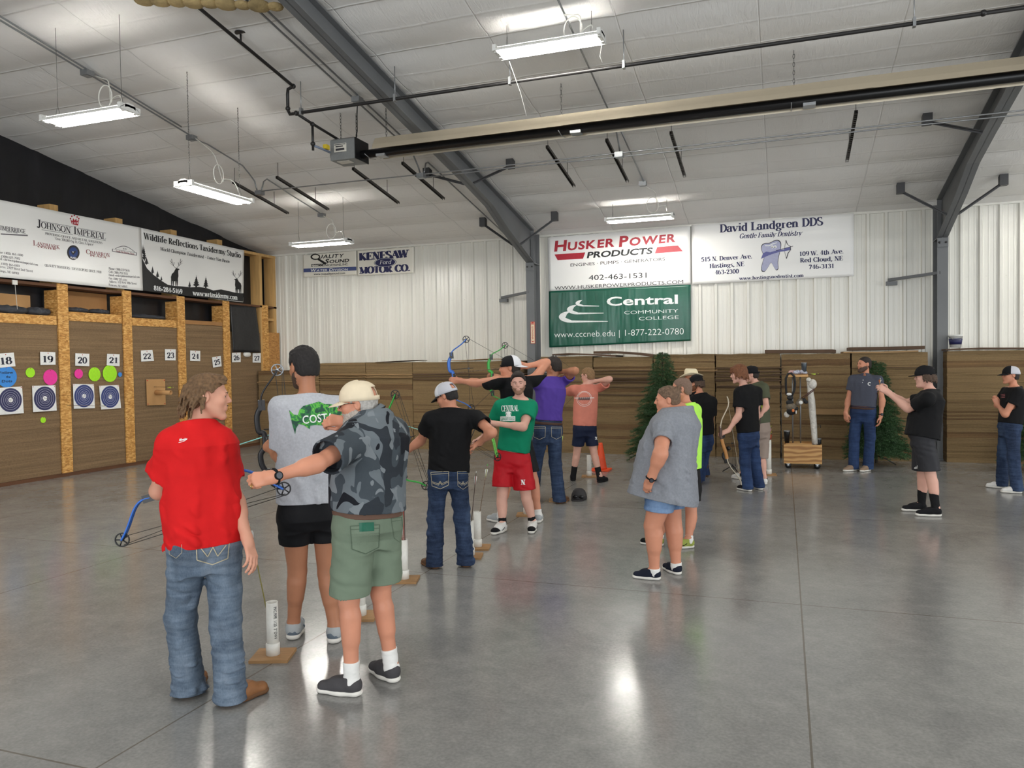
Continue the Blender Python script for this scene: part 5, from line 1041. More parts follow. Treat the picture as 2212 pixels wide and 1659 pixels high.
class Vol:
    def __init__(s, lo, hi, h, twin=False):
        s.h = h; s.U = None; s.lo = np.array(lo, np.float32)-2*h; n = np.ceil((np.array(hi)-np.array(lo))/h).astype(int)+5
        s.D = np.full(tuple(n), BIG, np.float32); s.ax = [s.lo[i]+h*np.arange(n[i], dtype=np.float32) for i in range(3)]
        if twin: s.U = s.D.copy()
    def blk(s, lo, hi):
        sl = []
        for i in range(3):
            a = int((lo[i]-s.lo[i])/s.h); b = int((hi[i]-s.lo[i])/s.h)+2
            a = max(0, min(a, s.D.shape[i])); b = max(a, min(b, s.D.shape[i])); sl.append(slice(a, b))
        return tuple(sl), s.ax[0][sl[0]][:, None, None], s.ax[1][sl[1]][None, :, None], s.ax[2][sl[2]][None, None, :]
    def comb(s, sl, d, k, op='u', du=None):
        if d.size == 0 or s.D[sl].size == 0: return
        s.comb1(s.D, sl, d, k, op)
        if s.U is not None and op == 'u': s.comb1(s.U, sl, d if du is None else du, k, op)
    def comb1(s, T, sl, d, k, op):
        A = T[sl]
        if op == 's':
            h = np.maximum(k-np.abs(A+d), 0)/k if k > 0 else 0; T[sl] = np.maximum(A, -d)+(h*h*k*.25 if k > 0 else 0)
        elif op == 'i': T[sl] = np.maximum(A, d)
        else:
            if k > 0: h = np.maximum(k-np.abs(A-d), 0)/k; T[sl] = np.minimum(A, d)-h*h*k*.25
            else: T[sl] = np.minimum(A, d)
    def hollow(s, c, n, R, cav, t):
        """open a garment end: remove what lies deeper than t under its uncut surface near the opening c"""
        m = R+.02; sl, x, y, z = s.blk(np.array(c)-m, np.array(c)+m); px, py, pz = x-c[0], y-c[1], z-c[2]; e = px*n[0]+py*n[1]+pz*n[2]; r = np.sqrt(px*px+py*py+pz*pz)
        s.D[sl] = np.maximum(s.D[sl], -np.maximum(np.maximum(s.U[sl]+t, -(e+cav)), r-R))
    def cone(s, a, b, ra, rb, k=.02, op='u', flat=None, cut=None):
        """tapered limb; flat=(normal, ratio); cut=(point, normal): keep the side where normal points away"""
        a = np.array(a, np.float32); b = np.array(b, np.float32); m = max(ra, rb)*(max(1, flat[1]) if flat else 1)+k+3*s.h
        sl, x, y, z = s.blk(np.minimum(a, b)-m, np.maximum(a, b)+m); ba = b-a; bb = max(float(ba@ba), 1e-9)
        px, py, pz = x-a[0], y-a[1], z-a[2]; t = np.clip((px*ba[0]+py*ba[1]+pz*ba[2])/bb, 0, 1)
        dx, dy, dz = px-t*ba[0], py-t*ba[1], pz-t*ba[2]; q = dx*dx+dy*dy+dz*dz
        if flat: n = flat[0]; c = dx*n[0]+dy*n[1]+dz*n[2]; q = q+c*c*(1/flat[1]**2-1)
        d = np.sqrt(np.maximum(q, 1e-12))-(ra+t*(rb-ra))
        if cut is not None:
            p, n = cut; e = (x-p[0])*n[0]+(y-p[1])*n[1]+(z-p[2])*n[2]; d0 = d; d = np.maximum(d, e)
            s.comb(sl, d, k, op, d0); return
        s.comb(sl, d, k, op)
    def ell(s, c, ax, r, k=.02, op='u', clip=None):
        c = np.array(c, np.float32); m = max(r)+k+3*s.h; sl, x, y, z = s.blk(c-m, c+m); px, py, pz = x-c[0], y-c[1], z-c[2]
        q = [px*a[0]+py*a[1]+pz*a[2] for a in ax]
        k0 = np.sqrt(sum((q[i]/r[i])**2 for i in range(3))); k1 = np.sqrt(sum((q[i]/r[i]**2)**2 for i in range(3)))+1e-9
        d = k0*(k0-1)/k1
        if clip: d = np.maximum(d, clip(*q))
        s.comb(sl, d, k, op)
    def box(s, c, ax, r, rad, k=.01, op='u'):
        c = np.array(c, np.float32); m = float(np.linalg.norm(r))+k+3*s.h; sl, x, y, z = s.blk(c-m, c+m); px, py, pz = x-c[0], y-c[1], z-c[2]
        q = [np.abs(px*a[0]+py*a[1]+pz*a[2])-(r[i]-rad) for i, a in enumerate(ax)]
        d = np.sqrt(sum(np.maximum(v, 0)**2 for v in q))+np.minimum(np.maximum(q[0], np.maximum(q[1], q[2])), 0)-rad
        s.comb(sl, d, k, op)
    def loft(s, c0, c1, u0, u1, ts, A, B, k=.03, off=0., lo=None, hi=None, n=2.4, shift=None, op='u', ext=.1):
        """stack of rounded cross-sections along the axis c0-c1: half widths A (lateral) and B (front to back) at heights ts"""
        c0 = np.array(c0, np.float32); c1 = np.array(c1, np.float32); ax = c1-c0; L = np.linalg.norm(ax); ax = ax/L
        m = max(max(A), max(B))+off+k+3*s.h; e0 = c0+ax*(ts[0] if lo is None else lo); e1 = c0+ax*(ts[-1] if hi is None else hi)
        sl, x, y, z = s.blk(np.minimum(e0, e1)-m, np.maximum(e0, e1)+m); px, py, pz = x-c0[0], y-c0[1], z-c0[2]
        t = px*ax[0]+py*ax[1]+pz*ax[2]; f = np.clip(t/L, 0, 1); g = [u0[i]+(u1[i]-u0[i])*f for i in range(3)]
        dt = g[0]*ax[0]+g[1]*ax[1]+g[2]*ax[2]; g = [g[i]-dt*ax[i] for i in range(3)]; gl = np.sqrt(sum(v*v for v in g))+1e-6; g = [v/gl for v in g]
        pu = px*g[0]+py*g[1]+pz*g[2]; w = [ax[1]*g[2]-ax[2]*g[1], ax[2]*g[0]-ax[0]*g[2], ax[0]*g[1]-ax[1]*g[0]]; pw = px*w[0]+py*w[1]+pz*w[2]
        if shift is not None: pw = pw-np.interp(t, ts, shift)
        a = np.interp(t, ts, A)+off; b = np.interp(t, ts, B)+off
        q = (np.abs(pu/a)**n+np.abs(pw/b)**n)**(1/n)+1e-6; r = np.sqrt(pu*pu+pw*pw); d = np.where(q > .05, r*(1-1/q), -np.minimum(a, b)); d = np.maximum(d, -np.minimum(a, b))
        l_ = ts[0] if lo is None else lo; up = t-(ts[-1] if hi is None else hi); du = np.maximum(d, np.maximum(l_-ext-t, up)).astype(np.float32)
        s.comb(sl, np.maximum(d, np.maximum(l_-t, up)).astype(np.float32), k, op, du)
    def plane(s, p, n): # keep the side the normal points away from
        x, y, z = s.ax[0][:, None, None], s.ax[1][None, :, None], s.ax[2][None, None, :]; s.D = np.maximum(s.D, ((x-p[0])*n[0]+(y-p[1])*n[1]+(z-p[2])*n[2]).astype(np.float32))
    def disp(s, fn, band=.03):
        def app(T): m = np.abs(T) < band; I = np.nonzero(m); T[m] += fn(s.ax[0][I[0]], s.ax[1][I[1]], s.ax[2][I[2]]).astype(np.float32)
        if s.U is None: return app(s.D)
        ct = s.D > s.U+1e-5; app(s.U); s.D = np.where(ct, np.maximum(s.D, s.U), s.U)
    def mesh(s, smooth=1):
        D = s.D; S = D < 0; n = D.shape; S8 = S.view(np.int8)
        cnt = np.zeros((n[0]-1, n[1]-1, n[2]-1), np.int8); off = [(i, j, k) for i in (0, 1) for j in (0, 1) for k in (0, 1)]
        for i, j, k in off: cnt += S8[i:n[0]-1+i, j:n[1]-1+j, k:n[2]-1+k]
        C = np.nonzero((cnt > 0) & (cnt < 8)); N = len(C[0])
        if N == 0: return None
        idx = np.full(cnt.shape, -1, np.int32); idx[C] = np.arange(N)
        val = np.stack([D[C[0]+i, C[1]+j, C[2]+k] for i, j, k in off], 1); P = np.zeros((N, 3), np.float32); W = np.zeros(N, np.float32); O = np.array(off, np.float32)
        for a in range(8):
            for b in range(a+1, 8):
                if bin(a ^ b).count('1') != 1: continue
                va, vb = val[:, a], val[:, b]; m = (va < 0) != (vb < 0); t = np.where(m, va/np.where(m, va-vb, 1), 0); W += m
                P += (O[a]+(O[b]-O[a])*t[:, None])*m[:, None]
        P = P/W[:, None]+np.stack(C, 1); Q = []
        for ax in range(3):
            o1, o2 = (ax+1) % 3, (ax+2) % 3; e = [slice(0, n[i]) for i in range(3)]; e[ax] = slice(0, n[ax]-1); f = list(e); f[ax] = slice(1, n[ax])
            M = S[tuple(e)] != S[tuple(f)]; I = list(np.nonzero(M)); ok = (I[o1] > 0) & (I[o2] > 0) & (I[o1] < n[o1]-1) & (I[o2] < n[o2]-1); I = [q[ok] for q in I]; ins = S[I[0], I[1], I[2]]
            def g(d1, d2): q = list(I); q[o1] = q[o1]+d1; q[o2] = q[o2]+d2; return idx[q[0], q[1], q[2]]
            a = np.stack([g(-1, -1), g(0, -1), g(0, 0), g(-1, 0)], 1); a[~ins] = a[~ins][:, ::-1]; Q.append(a)
        Q = np.concatenate(Q); Q = Q[(Q >= 0).all(1)]
        for _ in range(smooth):
            acc = np.zeros((N, 3)); c = np.zeros(N)
            for i in range(4):
                p, q = Q[:, i], Q[:, (i+1) % 4]
                for x in range(3): acc[:, x] += np.bincount(p, P[q, x], N)+np.bincount(q, P[p, x], N)
                c += np.bincount(p, minlength=N)+np.bincount(q, minlength=N)
            P = P*.45+.55*(acc/np.maximum(c, 1)[:, None])
        return s.lo+P*s.h, Q
    def obj(s, name, m, parent=None, smooth=1):
        r = s.mesh(smooth)
        if r is None: return None
        r = big_parts(*r)
        return quads(name, r[0], r[1], m, parent)
def big_parts(P, Q, share=.06):
    """drop loose crumbs of a surface"""
    N = len(P); l = np.arange(N); E = np.concatenate([Q[:, [0, 1]], Q[:, [1, 2]], Q[:, [2, 3]]])
    for _ in range(200):
        m = np.minimum(l[E[:, 0]], l[E[:, 1]]); o = l.copy(); np.minimum.at(l, E[:, 0], m); np.minimum.at(l, E[:, 1], m); l = l[l]; l = l[l]
        if (o == l).all(): break
    c = np.bincount(l, minlength=N); ok = c[l] >= share*N
    if ok.all(): return P, Q
    Q = Q[ok[Q[:, 0]]]; u, inv = np.unique(Q, return_inverse=True); return P[u], inv.reshape(Q.shape)
def quads(name, P, Q, m, parent=None):
    me = bpy.data.meshes.new(name); n, k = len(P), len(Q); me.vertices.add(n); me.vertices.foreach_set('co', np.ascontiguousarray(P, np.float32).ravel())
    me.loops.add(4*k); me.loops.foreach_set('vertex_index', Q.astype(np.int32).ravel()); me.polygons.add(k)
    me.polygons.foreach_set('loop_start', np.arange(0, 4*k, 4, dtype=np.int32)); me.polygons.foreach_set('use_smooth', np.ones(k, bool))
    for x in (m if isinstance(m, (list, tuple)) else [m]): me.materials.append(x)
    me.update(calc_edges=True); me.validate()
    return link_mesh(name, me, parent)
def bvh_of(o):
    me = o.data; v = np.empty(3*len(me.vertices), np.float32); me.vertices.foreach_get('co', v)
    return BVHTree.FromPolygons([tuple(q) for q in v.reshape(-1, 3)], [tuple(p.vertices) for p in me.polygons])
def drape(bvh, V, F, O, U, Vv, N, mat_, name, parent, step=.012, lift=.0025, maxd=.35):
    """lay flat artwork (V, F in metres) onto a garment: rays start at O+uU+vV and run along N"""
    bm = bmesh.new(); vs = [bm.verts.new((a, b, 0)) for a, b in V]
    for f in F:
        try: bm.faces.new([vs[i] for i in f])
        except ValueError: pass
    lo = [min(v[i] for v in V) for i in (0, 1)]; hi = [max(v[i] for v in V) for i in (0, 1)]
    for i in (0, 1):
        c = lo[i]+step
        while c < hi[i]:
            n = (1, 0, 0) if i == 0 else (0, 1, 0); bmesh.ops.bisect_plane(bm, geom=bm.verts[:]+bm.edges[:]+bm.faces[:], plane_co=(c if i == 0 else 0, c if i == 1 else 0, 0), plane_no=n); c += step
    bad = []; N = Vector(N).normalized(); O, U, Vv = Vector(O), Vector(U), Vector(Vv)
    for v in bm.verts:
        p = O+U*v.co.x+Vv*v.co.y; h = bvh.ray_cast(p, N, maxd)
        if h[0] is None: bad.append(v)
        else: v.co = h[0]-N*lift
    if bad: bmesh.ops.delete(bm, geom=bad, context='VERTS')
    if not bm.faces: bm.free(); return None
    me = bpy.data.meshes.new(name); bm.to_mesh(me); bm.free(); me.materials.append(mat_)
    return link_mesh(name, me, parent)
# ---------------------------------------------------------------- people
NP = lambda v: np.array(v, np.float32)
def unit(v): v = np.array(v, np.float64); return v/max(1e-9, np.linalg.norm(v))
UPV = np.array([0, 0, 1.])
def skin_mat(name, c): return mat(name, c, .5, var=(7, .07), spec=.35, bump=(90, .12, .002))
def cloth(name, c, v=.05, sc=12, rough=.85, bump=.25): return mat(name, c, rough, var=(sc, v), bump=(150, bump, .002), spec=.2)
eye_w = mat('eye_white', (226, 222, 216), .2); iris_m = mat('dark_iris', (60, 48, 38), .2); lip_c = {}
def az_vec(a): a = math.radians(a); return np.array([-math.sin(a), math.cos(a), 0.])
def limb(a, px, L, sign):
    """point on the sight line of pixel px at distance L from joint a, farther (+1) or nearer (-1)"""
    d = np.array(ray(*px)); o = np.array(CP)-a; A = d@d; B = d@o; Cc = o@o-L*L; q = B*B-A*Cc
    t = (-B+sign*math.sqrt(q))/A if q > 0 else -B/A
    return np.array(CP)+d*t
def hand(V, w, d, n, side, s, curl, thumb=.5, spread=.0):
    """palm, four jointed fingers of different lengths and a thumb; d points to the knuckles, n out of the palm"""
    d = unit(d); n = unit(n-d*(n@d)); t = np.cross(d, n)*(1 if side == 'R' else -1); K = []
    for i, (o, kl, fl, r) in enumerate(((.029, .088, .92, .0085), (.0095, .094, 1.0, .0088), (-.0105, .09, .95, .0085), (-.029, .08, .76, .0075))):
        k = w+d*kl*s+t*o*s; V.cone(w+t*o*.55*s, k, .017*s, .0125*s, .014, flat=(n, .82)); p = k; ang = 0.
        for j, (sl, ca) in enumerate(((.046, 55), (.029, 80), (.023, 55))):
            ang += math.radians(ca)*curl*(1+.06*i); q = d*math.cos(ang)+n*math.sin(ang)+t*(o*spread*8)
            e = p+unit(q)*sl*fl*s; V.cone(p, e, (r+.0012-.0008*j)*s, (r-.0006*j)*s, .004); p = e
        K.append(p)
    b = w+d*.022*s+t*.02*s+n*.006*s; m = b+(d*.52+t*.62*(1-.5*thumb)+n*(.2+.4*thumb))*.05*s; V.cone(b, m, .0155*s, .0125*s, .012)
    e = m+unit(d*.75+t*(.35-.7*thumb)+n*.35*thumb)*.033*s; V.cone(m, e, .0118*s, .0108*s, .004); f = e+unit(d*.8+t*(.1-.9*thumb)+n*.25*thumb)*.026*s; V.cone(e, f, .0108*s, .0088*s, .003)
    return w+d*.075*s+n*.03*s
def head_axes(az, pitch, roll):
    f = az_vec(az)*math.cos(math.radians(pitch))+UPV*math.sin(math.radians(pitch)); r = np.cross(f, UPV); r = unit(r); u = np.cross(r, f); a = math.radians(roll)
    return r*math.cos(a)+u*math.sin(a), f, u*math.cos(a)-r*math.sin(a)
def head(V, c, ax, s, jaw=1., fat=0., nose=1.):
    R = lambda x, y, z: c+(ax[0]*x+ax[1]*y+ax[2]*z)*s
    E = lambda x, y, z, a, b, d, k=.02, op='u': V.ell(R(x, y, z), ax, (a*s, b*s, d*s), k*s, op)
    Cn = lambda p, q, a, b, k=.015, op='u': V.cone(R(*p), R(*q), a*s, b*s, k*s, op)
    E(0, -.012, .033, .076, .098, .086); E(0, .032, -.032, .058+fat, .062, .078, .03)
    for x in (-1, 1):
        Cn((x*.052, -.004, -.05), (x*.017, .07, -.104), .019+fat*.6, .0145, .028); E(x*.037, .06, -.02, .023+fat*.6, .026, .026, .02); E(x*.031, .081, .0115, .0145, .0105, .0055, .006)
    E(0, .078, -.105, .019*jaw, .016, .016, .02); Cn((-.034, .082, .022), (.034, .082, .022), .0115, .0115, .02)
    for x in (-1, 1): E(x*.031, .104, .003, .019, .017, .012, .012, 's')
    Cn((0, .092, .012), (0, .11*nose+.002*(1-nose), -.02), .0075, .0105, .012)
    for x in (-1, 1): E(x*.011, .1, -.025, .0085, .01, .0075, .006)
    E(0, .086, -.056, .026, .014, .018, .015); Cn((-.019, .089, -.0535), (.019, .089, -.0535), .0065, .0065, .004); Cn((-.016, .088, -.066), (.016, .088, -.066), .0075, .0075, .004)
    Cn((-.02, .098, -.0595), (.02, .098, -.0595), .0022, .0022, .002, 's')
    for x in (-1, 1):
        V.ell(R(x*.077, -.012, -.004), ax, (.011*s, .019*s, .031*s), .006*s); V.ell(R(x*.087, -.008, -.002), ax, (.006*s, .009*s, .018*s), .004*s, 's')
    if fat: E(0, .045, -.105, .045, .04, .025, .03)
    return R
HEADC = lambda a, b, d, o: (a+o, b+o, d+o)
def hair(style, R, ax, c, s, h, m, parent, name='hair', seed=1, capped=False):
    lo = c-.2*s; hi = c+.2*s
    if style == 'mullet' or style == 'shag': lo = lo-[.0, .0, .1]
    V = Vol(lo, hi, h); o = {'crop': .004, 'fade': .008, 'short': .0095, 'mullet': .012, 'shag': .024, 'back': .008, 'fringe': .012, 'curly': .02}[style]
    V.ell(R(0, -.012, .033), ax, ((.076+o)*s, (.098+o)*s, (.086+o)*s), 0); rn = random.Random(seed)
    V.ell(R(0, -.05, -.02), ax, ((.066+o*.8)*s, (.055+o*.8)*s, (.07+o*.5)*s), .02)
    if style in ('short', 'mullet', 'curly'): V.ell(R(0, .045, .092), ax, (.06*s, .05*s, .032*s), .02)
    x, y, z = V.ax[0][:, None, None]-c[0], V.ax[1][None, :, None]-c[1], V.ax[2][None, None, :]-c[2]
    q = [(x*a[0]+y*a[1]+z*a[2])/s for a in ax]
    hl = dict(crop=.08, back=.075, short=.083, mullet=.08).get(style, .07)                                   # hairline height at the forehead
    face = (q[1]-.02)*.72-(q[2]-(hl-.062))*.69; nape = -.062-q[2] if style != 'shag' else -.11-q[2]
    side = np.where(q[1] > -.022, -.012-q[2], -1.) if style not in ('shag', ) else np.where(q[1] > .02, -.03-q[2], -1)
    ear = .024-np.sqrt((q[1]+.006)**2+((q[2]+.006)/1.5)**2) if style not in ('shag', 'curly') else -np.ones_like(q[0])
    cut = np.maximum(np.maximum(face, nape), np.maximum(side, np.where(np.abs(q[0]) > .05, ear, -1)))*s
    if style in ('fade', 'short'): # sides trimmed closer
        cut = np.maximum(cut, np.where(q[2] < .03, (np.abs(q[0])-(.0795 if style == 'fade' else .083))*s*.9, -1))
    if capped: cut = np.maximum(cut, (q[2]-.03)*s)
    V.D = np.maximum(V.D, cut.astype(np.float32))
    def lock(p, q_, r0, r1): V.cone(R(*p), R(*q_), r0*s, r1*s, .006*s)
    if style == 'mullet':
        for i in range(130):
            a = rn.uniform(-2.5, 2.5); zt = rn.uniform(-.03, .06); w = abs(a)/2.5; rr = .082+.02*(1-w); x_ = math.sin(a)*rr*.95; y_ = -math.cos(a)*rr*1.12-.02*(1-w)
            if y_ > -.022: continue
            drop = (.04+.085*(1-w)**1.0)*rn.uniform(.7, 1.15); lock((x_*.93, y_*.93, zt), (x_*1.1+rn.uniform(-.015, .015), y_*1.1+rn.uniform(-.02, .01), max(zt-drop, -.115)), .0095, .004)
        for i in range(46):
            a = rn.uniform(-1.9, 1.9); x_ = math.sin(a)*.07; y_ = rn.uniform(-.03, .085)*math.cos(a*.5); lock((x_*.8, y_-.03, .105+rn.uniform(-.01, .012)), (x_*1.1, y_+.015, .098-.03*abs(math.sin(a))), .009, .004)
    if style == 'shag' or (style == 'curly' and capped):
        for i in range(150):
            a = rn.uniform(-PI, PI); x_ = math.sin(a)*.088; y_ = -math.cos(a)*.108-.01; zt = rn.uniform(-.02, .08); dr = rn.uniform(.05, .1)
            if y_ > .05: zt = rn.uniform(.06, .1); dr = .045
            if capped: zt = min(zt, .02); dr *= .8
            if capped and y_ > .02: continue
            lock((x_*.95, y_*.95, zt), (x_*1.13, y_*1.1, zt-dr), .014, .005)
        for i in range(0 if capped else 60):
            a = rn.uniform(-PI, PI); q0 = rn.uniform(.1, .75); lock((math.sin(a)*.05*q0, -.012-math.cos(a)*.06*q0, .128), (math.sin(a)*.09, -.012-math.cos(a)*.11, .085), .013, .007)
    if style in ('short', 'fade', 'fringe', 'curly') and not capped:
        for i in range(60):
            a = rn.uniform(-PI, PI); e = rn.uniform(.1, 1.1); p = (math.sin(a)*math.sin(e)*.08, -.012+math.cos(a)*math.sin(e)*.1, .033+math.cos(e)*.095)
            if p[1] > .07 and p[2] < .08: continue
            lock(p, (p[0]+rn.uniform(-.015, .015), p[1]+.026, p[2]+rn.uniform(-.006, .004)), .0075, .004)
    am = {'back': .0018, 'crop': .003, 'fade': .0028, 'short': .003}.get(style, .0045)
    V.disp(lambda x, y, z: (am*vnoise(x, y, z*.5, 95, seed)+am*.6*vnoise(x, y, z, 190, seed))*(.25 if style == 'crop' else 1), .02)
    if style == 'back':
        V.ell(R(0, -.1, .088), ax, (.032*s, .03*s, .03*s), .012)
        for i in range(26):
            a = rn.uniform(-2.2, 2.2); lock((math.sin(a)*.07, .0+math.cos(a)*.06, .1-.022*abs(a)), (math.sin(a)*.02, -.095, .08), .007, .006)
        for i in range(22): a = rn.uniform(0, 6.28); b = rn.uniform(.3, 1); lock((.02*math.cos(a), -.105, .09+.02*math.sin(a)), (.05*b*math.cos(a), -.115-.025*b, .095+.055*b*math.sin(a)), .008, .003)
    return V.obj(name, m, parent, 1)
def beard(R, ax, c, s, h, m, parent, full=True, name='beard'):
    V = Vol(c-.15*s, c+.15*s, h); o = .0038 if full else .0014; W = lambda x, y, z, a, b, d, k=.02: V.ell(R(x, y, z), ax, (a*s, b*s, d*s), k*s)
    for x in (-1, 1): V.cone(R(x*.053, -.004, -.048), R(x*.02, .072, -.1), (.0225+o)*s, (.018+o)*s, .02*s)
    W(0, .03, -.04, .06+o, .066+o, .078+o); W(0, .079, -.102, .022+o, .02+o, .02+o)
    x, y, z = V.ax[0][:, None, None]-c[0], V.ax[1][None, :, None]-c[1], V.ax[2][None, None, :]-c[2]; q = [(x*a[0]+y*a[1]+z*a[2])/s for a in ax]
    top = q[2]-(-.047-.0*q[1]-np.where(np.abs(q[0]) > .03, -.028*np.clip((np.abs(q[0])-.03)/.03, 0, 1), 0)); mouth = .0095-np.sqrt((q[0]/1.6)**2+(q[2]+.06)**2); mouth = np.where(q[1] > .06, mouth, -1); back = -.012-q[1]
    V.D = np.maximum(V.D, (np.maximum(np.maximum(top, mouth), back)*s).astype(np.float32)); V.cone(R(-.026, .093, -.05), R(.026, .093, -.05), .006*s, .006*s, .004*s)
    V.disp(lambda x, y, z: .0022*vnoise(x, y, z, 160, 3), .02); return V.obj(name, m, parent, 1)
def cap(R, s, dome, visor, parent, back=False, mesh=None, o=.0, strap=True, flat=False, panel=None, vz=0.):
    """baseball cap in the head frame; back=True turns the visor to the rear"""
    g = -1 if back else 1; Rr = lambda x, y, z: Vector(R(x*g, y*g-(.024 if back else 0), z)); mb = MB(); nu, nv = 32, 12; V = []
    for j in range(nv+1):
        e = PI*.5*1.08*j/nv
        for i in range(nu):
            a = 2*PI*i/nu; fr = max(0, math.cos(a)); rz = .089+o; rim = -.012*(1-math.cos(a))*.5
            x = (.0835+o)*math.sin(a)*math.sin(e)**.92; y = -.012+(.108+o)*math.cos(a)*math.sin(e)**.9; z = .036+rz*math.cos(e)*(1+.06*fr)+(rim if j == nv else 0)+vz
            V.append(Rr(x, y, z))
    F = [(j*nu+i, (j+1)*nu+i, (j+1)*nu+(i+1) % nu, j*nu+(i+1) % nu) for j in range(nv) for i in range(nu)]
    mm = [dome, mesh or dome]
    for f in F:
        i, j = f[0] % nu, f[0]//nu; rear = 5 < i < nu-6
        if strap and j >= nv-5 and j < nv-1 and nu//2-3 <= i < nu//2+3: continue
        mb.add([V[k] for k in f], [(0, 1, 2, 3)], 1 if (mesh and rear) else 0, True)
    mb.sphere(Rr(0, -.012, .036+.089+o+vz+.001), .008*s, 6, 0)
    for i in (0, 5, 11, 21, 27): mb.tube([Vector(V[j*nu+i])*1.0 for j in range(1, nv)], .0016, 5, 0)
    cp = mb.build('cap', mm, parent); w = cp.modifiers.new('weld', 'WELD'); w.merge_threshold = .0005; cp.modifiers.new('thick', 'SOLIDIFY').thickness = .004
    mb = MB(); n, k = 18, 8; P = []
    for j in range(k+1):
        for i in range(n+1):
            u = -1+2*i/n; x = (.079+.003*j/k)*u; y0 = -.012+(.106+o)*math.sqrt(max(0, 1-(x/(.088+o))**2)); y = y0+.074*j/k*math.sqrt(max(0, 1-u*u)); z = .026+vz-(.012 if flat else .026)*(j/k)*math.sqrt(max(0, 1-u*u))-(.004 if flat else .012)*u*u
            P.append(Rr(x, y, z))
    mb.add(P, [(j*(n+1)+i, j*(n+1)+i+1, (j+1)*(n+1)+i+1, (j+1)*(n+1)+i) for j in range(k) for i in range(n)], 0, True)
    v = mb.build('visor', visor, cp); t = v.modifiers.new('thick', 'SOLIDIFY'); t.thickness = .005; t.offset = 0
    return cp
def glasses(R, m, parent, lens=None, name='glasses'):
    mb = MB()
    for x in (-1, 1):
        ring = [R(x*.034+.022*math.cos(t), .104-.006*abs(math.cos(t)), .004+.017*math.sin(t)) for t in np.arange(0, 6.28, .42)]; mb.tube(ring, .0016, 5, closed=True)
        mb.tube([R(x*.056, .098, .008), R(x*.079, .06, .01), R(x*.083, -.005, .008)], .0018, 5)
        if lens: b = len(mb.v); mb.add(ring, [tuple(range(len(ring)))])
    mb.tube([R(-.012, .108, .008), R(.012, .108, .008)], .0016, 5); return mb.build(name, m, parent)
